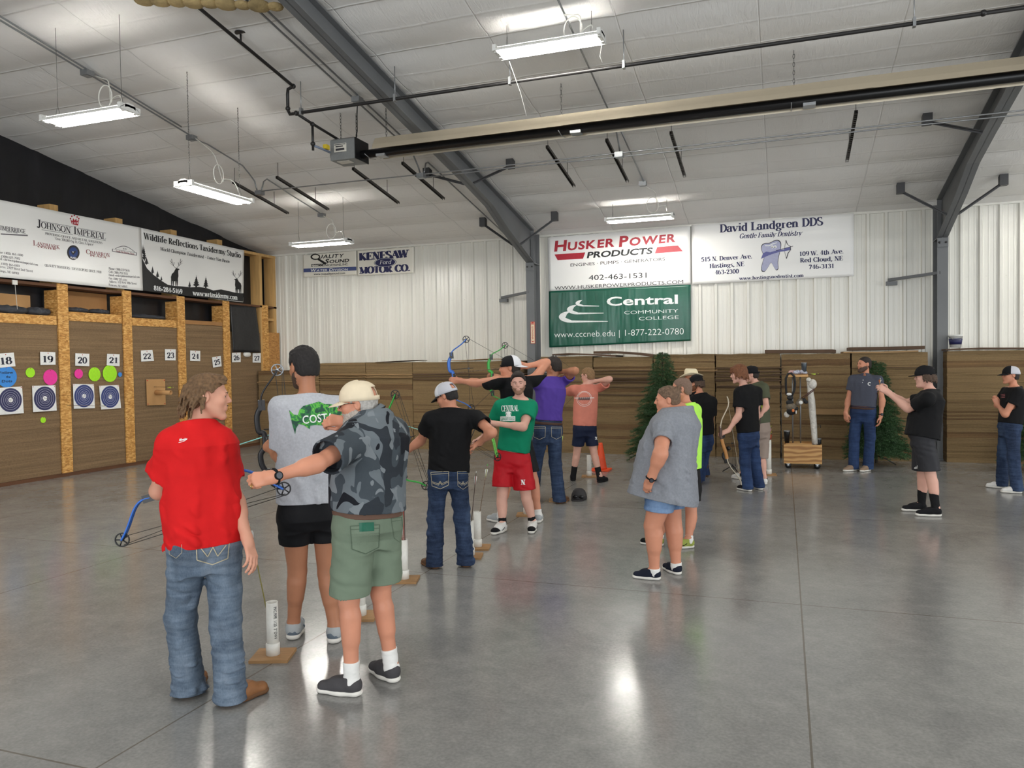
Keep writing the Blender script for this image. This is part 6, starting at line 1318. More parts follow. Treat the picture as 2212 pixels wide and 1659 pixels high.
def person(label, S):
    ox, oy, sc = S['crop']; px = lambda p: (ox+p[0]/sc, oy+p[1]/sc); ft = {}
    for k in 'LR':
        hp, tp = S['f'+k]; Hh, Tt = np.array(onZ(*px(hp))), np.array(onZ(*px(tp))); ft[k] = [Hh, unit(Tt-Hh)]
    az0 = S.get('az', 90); D0 = (dep(ft['L'][0])+dep(ft['R'][0]))/2+S.get('dd', 0)
    at = lambda p, e=0.: np.array(atD(*px(p), D0+e)); s = S.get('s') or at(S['top'])[2]/1.78; cf = np.array(CF)
    ank = {k: ft[k][0]+ft[k][1]*.062*s+UPV*.085*s for k in 'LR'}
    saz, haz = S.get('saz', az0), S.get('haz', az0); Fs, Fh = az_vec(saz), az_vec(haz); Rs, Rh = np.cross(Fs, UPV), np.cross(Fh, UPV)
    pel, nk = at(S['pel'], S.get('pd', 0)), at(S['nk'], S.get('nd', 0))-UPV*S.get('nks', .042)*s; up = unit(nk-pel); w = S.get('w', 1.); fat = S.get('fat', 0.); wl = S.get('wl', 1+(w-1)*.6)
    sh, el, wr, hip, kn = {}, {}, {}, {}, {}
    for k, g in (('L', -1), ('R', 1)):
        o = Rs*g*.185*s*min(w, 1.12); sh[k] = at(S['s'+k], (nk-np.array(CP))@cf-D0+o@cf+S.get('sd'+k, 0)) if 's'+k in S else nk+o-UPV*.055*s
        e, q = S['e'+k]; el[k] = limb(sh[k], px(e), .295*s, q); e, q = S['w'+k]; wr[k] = limb(el[k], px(e), .255*s, q)
        hip[k] = pel+Rh*g*.092*s*w-UPV*.05*s; dk = ((hip[k]-np.array(CP))@cf+(ank[k]-np.array(CP))@cf)/2+(Fh@cf)*.02
        kn[k] = np.array(atD(*px(S['k'+k]), dk)) if 'k'+k in S else (hip[k]+ank[k])/2+Fh*.03*s
    hax = head_axes(*S['head'][1]); hc = at(S['head'][0], (nk-np.array(CP))@cf-D0+hax[1]@cf*.03+S.get('hd', 0)); hs = s*S.get('hs', 1.)
    h = S.get('h') or min(.009, max(.0042, .00098*D0)); sk = S['skin']
    base = (ank['L']+ank['R'])/2; allp = [pel, nk, hc+.14*s, hc-.14*s, hc+hax[1]*.15*s]+[v[k] for v in (sh, el, wr, hip, kn, ank) for k in 'LR']
    hd = {k: S.get('h'+k) for k in 'LR'}
    for k in 'LR': allp.append(wr[k]+unit(wr[k]-el[k])*.2*s)
    lo, hi = np.min(allp, 0)-.13*s*w-fat, np.max(allp, 0)+.13*s*w+fat; lo[2] = -.01
    V = Vol(lo, hi, h); Lt = np.linalg.norm(nk-pel)/.55
    ts = np.array([-.11, -.06, .04, .16, .27, .38, .46, .53, .575])*Lt; A = np.array([.12, .16, .166, .150, .15, .168, .182, .15, .07])*s*w; B = np.array([.07, .112, .112, .1, .1, .115, .118, .09, .062])*s*(1+(w-1)*1.2)
    A = A*np.interp(ts, [0, .45*Lt], [1, S.get('wtop', w)/w]); bel = S.get('belly', 0.); shf = np.array([0, 0, .3, .8, .9, .5, .1, 0, 0])*bel*.6; B = B+np.array([0, .2, .6, .9, .9, .5, .2, 0, 0])*bel*.7
    LF = dict(c0=pel, c1=nk, u0=Rh, u1=Rs)
    V.loft(pel, nk, Rh, Rs, ts, A, B, .03, shift=shf)
    for k in 'LR':
        V.cone(nk+up*.008*s, sh[k]+up*.0, .043*s*min(w, 1.15), .052*s*min(w, 1.25), .05); V.cone(sh[k], el[k], .055*s*wl, .041*s*wl, .04)
        d = el[k]+(wr[k]-el[k])*.28; V.cone(el[k], wr[k], .041*s*wl, .027*s*wl, .02); V.cone(el[k]+(wr[k]-el[k])*.08, d, .043*s*wl, .042*s*wl, .03)
        V.cone(hip[k], kn[k], .088*s*wl, .056*s*wl, .03); V.cone(kn[k], ank[k]+UPV*.01, .054*s*wl, .037*s*(1+(wl-1)*.5), .02)
        cl = unit(ank[k]-kn[k]); bk = -unit(ft[k][1]*.6+Fh*.4); c1 = kn[k]+(ank[k]-kn[k])*.2+bk*.012*s; c2 = kn[k]+(ank[k]-kn[k])*.48+bk*.01*s; V.cone(c1, c2, .054*s*wl, .043*s*wl, .03)
        V.cone(ank[k], ft[k][0]+ft[k][1]*.15*s+UPV*.045*s, .036*s, .03*s, .03)
        q = hd[k] or {}; dv = unit(wr[k]-el[k]) if 'd' not in q else unit(q['d']); n = np.array(q.get('n', -Fs+.01)); hand(V, wr[k], dv, n, k, s*q.get('z', 1.), q.get('curl', .35), q.get('thumb', .4)); V.cone(wr[k]-dv*.02, wr[k]+dv*.02*s, .027*s*wl, .024*s, .02)
    V.cone(nk-up*.04*s, hc-hax[2]*.06*hs-hax[1]*.028*hs, .056*s*(1+(w-1)*.5), .046*s*(1+(w-1)*.4), .015)
    R = head(V, hc, hax, hs, S.get('jaw', 1.), fat*.35 if fat else 0., S.get('nose', 1.))
    body = V.obj('person', sk, None, 1); del V
    tag(body, label, 'person')
    # mouth, eyes, brows
    if S.get('face', True):
        for x in (-1, 1):
            e = MB(); e.sphere(R(x*.031, .0745, .003), .0125*hs, 8, 0); e.sphere(R(x*.031+S.get('look', 0)*.002, .0825, .003), .0064*hs, 6, 1); e.build('eye', [eye_w, iris_m], body)
            MB().tube([R(x*.014, .096, .022), R(x*.032, .0975, .027), R(x*.05, .086, .022)], [.0026*hs, .0036*hs, .0016*hs], 6).build('eyebrow', S.get('brow', S.get('hairm', iris_m)), body)
        lm = lip_c.setdefault(sk.name, mat(sk.name+'_lips', S.get('lip', (164, 92, 86)), .4)); mb = MB()
        for z, r, dy in ((-.0535, .0046, .0915), (-.0655, .0056, .0905)): mb.tube([R(-.021, dy-.007, z-.003), R(-.01, dy, z+.001), R(0, dy+.0015, z), R(.01, dy, z+.001), R(.021, dy-.007, z-.003)], [r*.4*hs, r*hs, r*hs, r*hs, r*.4*hs], 7)
        mb.build('lips', lm, body)
    hh = max(.003, h*.8)
    if S.get('hair'): hair(S['hair'], R, hax, hc, hs, hh, S['hairm'], body, seed=int(ox)+3, capped=S.get('cap', False))
    if S.get('beard'): beard(R, hax, hc, hs, hh, S.get('beardm', S.get('hairm')), body, S['beard'] == 'full')
    if S.get('mous'): MB().tube([R(-.026, .088, -.053), R(-.014, .0975, -.046), R(0, .1, -.0445), R(.014, .0975, -.046), R(.026, .088, -.053)], [.0015, .0032, .0032, .0032, .0015], 6).build('moustache', S['mous'], body)
    # ---- shirt
    G = S['top_g']; hem = at((S['pel'][0], G['hem']))[2]; th = (hem-pel[2]); sl = G.get('slack', .02)*s
    hemW, hemB = G.get('hw', .18)*s*w, G.get('hb', .135)*s*w+bel*.5
    if th < .04: hemW = max(hemW, (.092*w+S['leg'].get('r0', .1)*wl+.004)*s)
    t2 = np.array([th-.02]+[t for t in ts if t > th+.02]); st = sl*np.interp(t2, [0, .42*Lt, .575*Lt], [1, 1, .35]); a2, b2 = np.interp(t2, ts, A)+st, np.interp(t2, ts, B)+st
    dr = np.clip((t2-th)/(.40*Lt-th), 0, 1); ca, cb = np.interp(.42*Lt, ts, A)+sl, np.interp(.42*Lt, ts, B)+sl
    low = t2 < .42*Lt; a2 = np.where(low, np.maximum(a2*G.get('fit', 1), hemW+(ca-hemW)*dr), a2); b2 = np.where(low, np.maximum(b2, hemB+(cb-hemB)*dr), b2); s2 = np.interp(t2, ts, shf)
    fl = G.get('sleeve', .58); ends = {k: sh[k]+(el[k]-sh[k])*(fl[k] if isinstance(fl, dict) else fl) for k in 'LR'}
    pts = [pel-up*.3, pel+UPV*(th-.03), nk, nk+UPV*.06]+list(sh.values())+list(ends.values()); lo, hi = np.min(pts, 0)-.16*s*w-bel*1.6, np.max(pts, 0)+.16*s*w+bel*1.6; lo[2] = pel[2]+th-.06
    V = Vol(lo, hi, h, True); tk = max(.0125, 2.6*h)
    V.loft(pel, nk, Rh, Rs, t2, a2, b2, .03, lo=th-.0, shift=s2)
    sr = G.get('sr', .07)*s*wl
    for k in 'LR':
        V.cone(nk+up*.018*s, sh[k]+up*.0, .066*s*w, .07*s*w, .05)
    for k in 'LR':
        d = unit(el[k]-sh[k]); V.cone(sh[k]-d*.01, ends[k]+d*.03, sr*.98, sr*G.get('flare', 1.08), .035, cut=(ends[k], d))
    z0 = V.ax[2][None, None, :]
    am = G.get('fold', .008); sd = G.get('seed', 1)
    def folds(x, y, z):
        t = z-pel[2]; lowf = np.clip((.34-t)/.3, 0, 1); a = vnoise(x*1.5, y*1.5, z*.42+x*.5, 9, sd); b = vnoise(x, y, z*2.0+x*.9+y*.6, 10, sd+4); c = vnoise(x*1.2+z*.8, y*1.2, z*.9, 22, sd+2)
        f = am*(1.0*(1-np.abs(a)*2.1)*.8+.7*lowf*(1-np.abs(b)*2)+.3*c); q = am*.5
        return np.where(f > 0, q*np.tanh(f/q), f)*np.clip((nk[2]-z)/.1, .12, 1)-.003
    V.disp(folds, .035)
    # hem and neckline openings
    V.hollow(pel+up*th, -up, max(a2.max(), b2.max())+bel+.1, .07, tk)
    for k in 'LR': V.hollow(ends[k], unit(el[k]-sh[k]), sr*1.5, .05, tk)
    fn = unit(up+Fs*(.42 if G.get('vneck') else .28)); V.plane(nk+up*(.045 if G.get('collar') else .022)*s+fn*.006, fn); V.cone(nk-up*.035*s, nk+up*.09*s, .062*s*(1+(w-1)*.5), .066*s*(1+(w-1)*.5), .006, 's')
    shirt = V.obj(G.get('name', 't_shirt'), G['m'], body, 1); del V
    if G.get('collar'):
        V = Vol(nk-.14*s, nk+.16*s, h*.8); c = unit(unit(hc-hax[2]*.08-nk)+up*.9); V.cone(nk+c*.0*s, nk+c*.08*s, .094*s*min(w, 1.1), .074*s, 0); V.cone(nk-c*.03*s, nk+c*.12*s, .08*s*min(w, 1.1), .062*s, 0, 's'); V.plane(nk+c*.062*s, unit(c-Fs*.3)); V.plane(nk+c*.012*s, -c); V.ell(nk+Fs*.095*s+UPV*.02*s, (Rs, Fs, UPV), (.02*s, .035*s, .07*s), .01, 's'); V.obj('collar', G['m'], shirt, 1)
    if G.get('ring', True):
        mb = MB(); c = unit(hc-hax[2]*.08-nk); q = []
        for i in range(20):
            a = 2*PI*i/20; v = Rs*math.cos(a)+Fs*math.sin(a); q.append(nk+up*.016*s-up*.018*s*math.sin(a)*(1 if math.sin(a) > 0 else .2)+v*.068*s*(1+(w-1)*.5))
        if not G.get('collar'): mb.tube(q, .0065*s, 6, closed=True).build('neckband', G.get('band', G['m']), shirt)
    # ---- trousers or shorts
    T_ = S['leg']; long = T_['k'] == 'long'; r0 = T_.get('r0', .1)*s*wl; V = None
    cut = {}
    for k in 'LR':
        if long: cut[k] = (ft[k][0]+ft[k][1]*.06*s+UPV*T_.get('z', .03), UPV*-1.)
        else:
            q = T_['hem'][k]; zc = np.array(atD(*px(q), (kn[k]-np.array(CP))@cf))[2]; a, b = (hip[k], kn[k]) if zc > kn[k][2] else (kn[k], ank[k]); f = (zc-a[2])/(b[2]-a[2]); cut[k] = (a+(b-a)*f, unit(unit(kn[k]-hip[k])*.35-UPV*.65))
    pts = [pel+up*.14*s]+[c[0] for c in cut.values()]+list(hip.values())+list(kn.values()); lo, hi = np.min(pts, 0)-.15*s*w-bel*.6, np.max(pts, 0)+.15*s*w+bel*.6; lo[2] = min(c[0][2] for c in cut.values())-.05
    V = Vol(lo, hi, h, True); po = .014*s; tk = max(.0125, 2.6*h)
    wt = T_.get('waist', .1)
    for k in 'LR':
        if long:
            r1, r2 = T_.get('r1', .072)*s*wl, T_.get('r2', .082)*s; hp = ank[k]-UPV*(.085*s-.02)
            V.cone(hip[k], kn[k], r0, r1, .03); V.cone(kn[k], hp-UPV*.03, r1, r2, .03, cut=(cut[k][0], -UPV))
        else:
            c, n = cut[k]; below = c[2] < kn[k][2]; r1 = T_.get('r1', .105)*s*wl
            V.cone(hip[k], c+n*.05, r0*1.04, r1, .02, cut=(c, n))
    V.loft(pel, nk, Rh, Rs, ts[:5], A[:5]+po+np.array([.02, .006, 0, 0, 0]), B[:5]+po+np.array([.02, .006, 0, 0, 0]), .05, lo=-T_.get('cr', .19 if long else .165)*s, hi=wt*Lt, shift=shf[:5], ext=0.)
    fa = T_.get('fold', .006)
    def pf(x, y, z):
        
        lowz = np.clip((.45-z)/.4, 0, 1) if long else 0; a = vnoise(x, y, z*1.6+x*.4, 11, 3+sd); b = vnoise(x*.8, y*.8, z*2.4, 16, 9+sd); c = vnoise(x*1.4, y*1.4, z*.5, 14, 5+sd)
        f = fa*((1-np.abs(a)*2)*.7+lowz*1.1*(1-np.abs(b)*2)+.4*c); q = fa*.6
        return np.where(f > 0, q*np.tanh(f/q), f)*np.clip((pel[2]+.02-z)/.12, .1, 1)
    V.disp(pf, .03)
    for k in 'LR': V.hollow(cut[k][0], -UPV if long else cut[k][1], .2 if not long else .13, .07, tk)
    pants = V.obj(T_.get('name', 'jeans' if long else 'shorts'), T_['m'], body, 1); del V
    if T_.get('belt'):
        V = Vol(pel-.22*s*w-bel, pel+.22*s*w+bel, h*.8); t0 = T_.get('bt', wt*Lt-.03); V.loft(pel, nk, Rh, Rs, ts[:5], A[:5]+po+.007, B[:5]+po+.007, 0, lo=t0-.018, hi=t0+.018, shift=shf[:5]); V.obj('belt', T_['belt'], body, 1)
    # ---- socks and shoes
    for k in 'LR':
        Fo = S['shoe']; d = ft[k][1]; l = np.cross(d, UPV); a0 = ft[k][0]; fs = s*Fo.get('size', 1.); P = lambda x, y, z: a0+d*x*fs+l*y*fs+UPV*z*fs
        if Fo.get('sock'):
            z = max(.02, (Fo.get('sz', .17)-.085)*s); e = ank[k]+(kn[k]-ank[k])*(z/(kn[k][2]-ank[k][2])); V = Vol(np.minimum(e, a0)-.14, np.maximum(e, a0)+.14, h); V.cone(ank[k]-UPV*.03, e, .044*s, (.042+.012*min(1, z/.25))*s*(1+(wl-1)*.6), .01, cut=(e, unit(e-ank[k])))
            V.cone(ank[k]-UPV*.02*s, ft[k][0]+ft[k][1]*.13*s+UPV*.05*s, .043*s, .034*s, .02); V.cone(ank[k]-UPV*.01*s, ft[k][0]+ft[k][1]*.055*s+UPV*.06*s, .04*s, .03*s, .02); V.disp(lambda x, y, z: .002*vnoise(x, y, z*3, 30), .02); V.obj('sock', Fo['sock'], body, 1)
        hs_ = max(.0035, h*.75); b0, b1 = np.minimum(a0, P(.3, 0, 0))-.09, np.maximum(a0, P(.3, 0, .2))+.09; V = Vol(b0, b1, hs_); boot = Fo.get('boot')
        V.cone(P(.045, 0, .05), P(.13, 0, .05), .039*fs, .044*fs, .02, flat=(UPV, 1.1)); V.cone(P(.12, 0, .046), P(.222, .004 if k == 'R' else -.004, .036), .044*fs, .037*fs, .03, flat=(UPV, .8)); V.cone(P(.055, 0, .06), P(.072, 0, .092), .04*fs, .042*fs, .03); V.cone(P(.1, 0, .07), P(.16, 0, .06), .03*fs, .026*fs, .03)
        if boot: V.cone(P(.06, 0, .08), P(.065, 0, .17), .047*fs, .05*fs, .02)
        elif not boot: V.cone(P(.068, 0, .075), P(.062, 0, .17), .029*fs, .037*fs, .01, 's'); V.plane(P(.06, 0, Fo.get('top', .105)), unit(UPV+d*.15))
        V.plane(P(0, 0, .018), -UPV); V.disp(lambda x, y, z: .0012*vnoise(x, y, z, 40), .02); sh_ = V.obj('boot' if boot else 'shoe', Fo['m'], body, 1)
        if Fo.get('acc'):
            V = Vol(b0, b1, hs_); e = .0028*fs
            V.cone(P(.045, 0, .05), P(.13, 0, .05), .039*fs+e, .044*fs+e, .02, flat=(UPV, 1.1)); V.cone(P(.12, 0, .046), P(.222, .004 if k == 'R' else -.004, .036), .044*fs+e, .037*fs+e, .03, flat=(UPV, .8)); V.plane(P(0, 0, .026), -UPV)
            x, y, z = V.ax[0][:, None, None]-a0[0], V.ax[1][None, :, None]-a0[1], V.ax[2][None, None, :]/fs; t = (x*d[0]+y*d[1])/fs; q = np.minimum(np.maximum(t-.052, z-.085), np.maximum(.17-t+.9*(z-.03), z-.07)); q = np.minimum(q, np.maximum(np.abs(z-.052+.5*(t-.11))-.007, np.abs(t-.115)-.04)); V.D = np.maximum(V.D, (q*fs).astype(np.float32)); V.obj('accent', Fo['acc'], sh_, 1)
        V = Vol(b0, b1, hs_); V.cone(P(.043, 0, .018), P(.13, 0, .018), .041*fs, .042*fs, .02, flat=(UPV, .6)); V.cone(P(.12, 0, .018), P(.228, .004 if k == 'R' else -.004, .018), .043*fs, .038*fs, .03, flat=(UPV, .6)); V.plane(P(0, 0, .03), unit(UPV-d*.03)); V.plane(P(0, 0, .002), -UPV); V.obj('sole', Fo['sole'], sh_, 1)
        if Fo.get('lace'):
            mb = MB()
            for i in range(4): t = .105+.024*i; mb.tube([P(t, -.024, .083-.5*(t-.1)-.012), P(t+.004, 0, .098-.42*(t-.1)), P(t, .024, .083-.5*(t-.1)-.012)], .0035, 5)
            mb.build('laces', Fo['lace'], sh_)
    return dict(o=body, R=R, hax=hax, hc=hc, hs=hs, s=s, sh=sh, el=el, wr=wr, pel=pel, nk=nk, up=up, Rs=Rs, Fs=Fs, Rh=Rh, Fh=Fh, shirt=shirt, pants=pants, kn=kn, hip=hip, ank=ank, at=at, D0=D0, px=px, ft=ft, h=h)
sk_a = skin_mat('skin_fair', (206, 150, 126)); sk_b = skin_mat('skin_tanned', (178, 122, 92)); sk_c = skin_mat('skin_ruddy', (204, 140, 112)); sk_d = skin_mat('skin_pale_pink', (216, 166, 148)); sk_e = skin_mat('skin_deep_tan', (158, 104, 78))
h_brown = mat('light_brown_hair', (104, 78, 52), .8, var=(60, .35)); h_dark = mat('dark_brown_hair', (40, 32, 28), .8, var=(60, .3)); h_black = mat('black_hair', (30, 26, 25), .8, var=(60, .3)); h_grey = mat('grey_hair', (170, 166, 160), .8, var=(70, .25)); h_red = mat('auburn_hair', (112, 70, 44), .8, var=(60, .35)); h_sand = mat('sandy_hair', (132, 102, 70), .8, var=(60, .3)); h_dk2 = mat('brown_hair', (74, 56, 44), .8, var=(60, .3)); h_wom = mat('streaked_brown_hair', (104, 82, 64), .8, var=(60, .45)); h_white = mat('white_beard', (178, 166, 154), .7, var=(80, .2)); h_brd = mat('close_dark_beard', (78, 58, 48), .7, var=(120, .25)); h_stub = mat('short_stubble', (140, 104, 84), .7, var=(120, .25)); h_buzz = mat('buzzed_hair', (120, 96, 82), .8, var=(90, .2))
red_t = cloth('red_cotton', (206, 28, 30)); grey_t = cloth('heather_grey_cotton', (186, 188, 194), .09, 70); black_t = cloth('black_cotton', (20, 20, 22)); green_t = cloth('green_cotton', (14, 128, 94)); purple_t = cloth('purple_cotton', (84, 62, 150)); salmon_t = cloth('salmon_cotton', (208, 128, 110)); marl_t = cloth('grey_marl_cotton', (134, 137, 144), .1, 60); neon_t = cloth('neon_yellow_cotton', (186, 250, 96)); olive_t = cloth('olive_cotton', (80, 84, 66)); polo_t = cloth('slate_pique', (74, 77, 90), .06, 40)
camo_t = cloth('grey_camouflage', (84, 88, 92)); t = NT(camo_t); c = lin((66, 73, 79))
for i, (sc_, th, cl) in enumerate(((6.5, .55, (104, 111, 116)), (6., .56, (46, 51, 57)), (7.5, .6, (26, 28, 34)), (11., .63, (120, 126, 130)))):
    f = t.noise(t.coord((1, 1, .75), rot=(.7*i, 1.1*i, .4*i)), sc_, 1.5, .45, .8); c = t.mix(t.math('GREATER_THAN', f, th), c, cl)
t.l(c, t.b.inputs['Base Color'])
def denim(name, a, b, c_):
    m = cloth(name, b); t = NT(m); n = t.noise(t.coord((1, 1, .45)), 5, 4, .6); w = t.noise(t.coord((300, 300, 60)), 1, 2); r = t.noise(t.coord((2, 2, 14)), 3, 3, .6)
    t.l(t.mix(.2, t.mix(.3, t.ramp(n, [(.35, a), (.52, b), (.72, c_)]), t.ramp(r, [(.4, a), (.7, c_)])), t.ramp(w, [(.3, a), (.7, c_)])), t.b.inputs['Base Color']); return m
den_l = denim('faded_denim', (60, 72, 88), (94, 110, 128), (140, 152, 166)); den_d = denim('dark_denim', (22, 30, 50), (40, 54, 80), (72, 90, 120)); den_m = denim('indigo_denim', (26, 38, 66), (40, 58, 94), (62, 84, 124)); den_s = denim('shorts_denim', (70, 96, 134), (96, 126, 168), (140, 166, 200))
blk_sh = cloth('black_nylon', (18, 18, 21), rough=.6); sage_d = cloth('sage_seam', (84, 98, 82)); sage = cloth('sage_twill', (112, 126, 108)); redsh = cloth('red_mesh', (184, 22, 34), rough=.5); navy_sh = cloth('navy_shorts', (26, 34, 58), rough=.6); dgrey_sh = cloth('charcoal_shorts', (46, 46, 50), rough=.6); taupe = cloth('taupe_shorts', (150, 134, 124))
leath = cloth('tan_leather', (140, 96, 62), rough=.5); leath_d = cloth('brown_leather', (92, 66, 48), rough=.5); sol_d = cloth('brown_rubber', (110, 78, 54)); sol_w = cloth('white_rubber', (224, 220, 212), rough=.5); sol_b = cloth('black_rubber', (28, 28, 30)); knit_g = cloth('charcoal_knit', (72, 70, 72)); knit_lg = cloth('pale_knit', (168, 172, 174)); blk_sho = cloth('black_knit', (22, 22, 25)); wht_sho = cloth('white_leather', (226, 224, 220), rough=.45); navy_sho = cloth('navy_knit', (28, 32, 46)); lime_sho = cloth('lime_grey_knit', (150, 160, 80)); sock_w = cloth('white_sock', (228, 226, 222)); sock_b = cloth('black_sock', (24, 24, 26)); belt_b = cloth('brown_belt', (70, 48, 38), rough=.5); belt_t = cloth('woven_belt', (104, 80, 68)); cream = cloth('cream_cap_cotton', (226, 210, 182)); capw = cloth('white_mesh', (226, 226, 230)); capm2 = cloth('grey_mesh', (198, 198, 205)); capb = cloth('black_cap_cotton', (24, 24, 27)); straw = cloth('pale_straw', (238, 226, 194)); tan_sho = cloth('taupe_suede', (140, 118, 100)); buckle = mat('silver_metal', (190, 190, 194), .25, .9); bandm = cloth('black_strap', (20, 20, 22)); stitch = mat('pale_stitch', (186, 176, 150), .8)
watch_f = mat('dark_watch_face', (62, 66, 74), .25)
CV = lambda r, u, f: np.array(CR)*r+np.array(CU)*u+np.array(CF)*f
PEOPLE_ON = True
C1 = (230, 740, 2.024); C2 = (820, 720, 2.911); C3 = (1340, 740, 3.072); C4 = (1640, 730, 3.867)
Q = {}
def watch(p, k, f=.93, m=bandm, S_=1.):
    a, b = p['el'][k], p['wr'][k]; d = unit(b-a); c = a+(b-a)*f; u, w, _ = frame_z(d); s = p['s']; mb = MB()
    mb.tube([Vector(c)+(u*math.cos(t)+w*math.sin(t))*.0325*s*S_ for t in np.arange(0, 6.28, .35)], .008, 6, closed=True); o = mb.build('watch_band', m, p['o'])
    n = Vector(-CF)-Vector(d)*(-CF).dot(Vector(d)); n.normalize(); MB().lathe([(.021*s, .03*s*S_), (.021*s, .041*s*S_), (.017*s, .042*s*S_)], c, n, 18).build('watch_case', m, o); MB().lathe([(.0155*s, .0415*s*S_), (.0155*s, .0428*s*S_)], c, n, 18).build('watch_face', watch_f, o)
def art(p, tgt, V, F, crop_pt, wpx, m, name='print', az=None, up=None, rot=0., step=.012, depth=.45, lift=.0025):
    """flat artwork with its own units mapped so that its width covers wpx source pixels, laid on a garment seen from the camera side"""
    D = p['D0']-.35; o = Vector(atD(*p['px'](crop_pt), D)); N = (o-CP).normalized(); U = N.cross(Vector((0, 0, 1))).normalized(); Wv = U.cross(N)
    if az is not None: N2 = Vector(az_vec(az)); U = N2.cross(Vector((0, 0, 1))).normalized(); Wv = Vector((0, 0, 1))
    k = wpx/FPX*p['D0']; c, s_ = math.cos(rot), math.sin(rot); V = [((a*c-b*s_)*k, (a*s_+b*c)*k) for a, b in V]
    bv = tgt.get('_b') if isinstance(tgt, dict) else bvh_of(tgt)
    return drape(bv, V, F, o, U, Wv, N, m, name, tgt, step, lift, .9)
def stroke(pts, w, closed=False):
    V, F = [], []
    n = len(pts)
    for i in range(n if closed else n-1):
        a, b = pts[i], pts[(i+1) % n]; dx, dy = b[0]-a[0], b[1]-a[1]; L = math.hypot(dx, dy) or 1; nx, ny = -dy/L*w/2, dx/L*w/2; k = len(V)
        V += [(a[0]+nx, a[1]+ny), (a[0]-nx, a[1]-ny), (b[0]-nx, b[1]-ny), (b[0]+nx, b[1]+ny)]; F.append((k, k+1, k+2, k+3))
    return V, F
def join(*L):
    V, F = [], []
    for a, b in L: k = len(V); V += a; F += [tuple(k+i for i in f) for f in b]
    return V, F
def polyf(P):
    from mathutils.geometry import tessellate_polygon
    return list(P), [tuple(t) for t in tessellate_polygon([[Vector((a, b, 0)) for a, b in P]])]
circ = lambda cx, cy, r, n=24, ry=None: [(cx+r*math.cos(2*PI*i/n), cy+(ry or r)*math.sin(2*PI*i/n)) for i in range(n)]
def pocket(p, c, wpx, hpx, m, rot=0., style=0, fill=None):
    r = hpx/wpx; o = [(-.5, .5*r), (.5, .5*r), (.46, -.3*r), (0, -.5*r), (-.46, -.3*r)]
    if fill: art(p, p['pants'], *polyf(o), c, wpx, fill, 'pocket', rot=rot, lift=.003)
    L = [stroke(o, .03, True), stroke([(-.48, .38*r), (.48, .38*r)], .025)]
    if style == 1: L += [stroke([(-.44, -.05*r), (-.1, -.2*r), (0, -.05*r), (.1, -.2*r), (.44, -.05*r)], .03), stroke([(-.44, -.12*r), (-.1, -.28*r), (0, -.13*r), (.1, -.28*r), (.44, -.12*r)], .03)]
    if style == 2: L += [stroke([(-.4, .2*r), (-.15, -.2*r), (0, .15*r), (.15, -.2*r), (.4, .2*r)], .03)]
    art(p, p['pants'], *join(*L), c, wpx, m, 'pocket_stitching', rot=rot, lift=.0042)
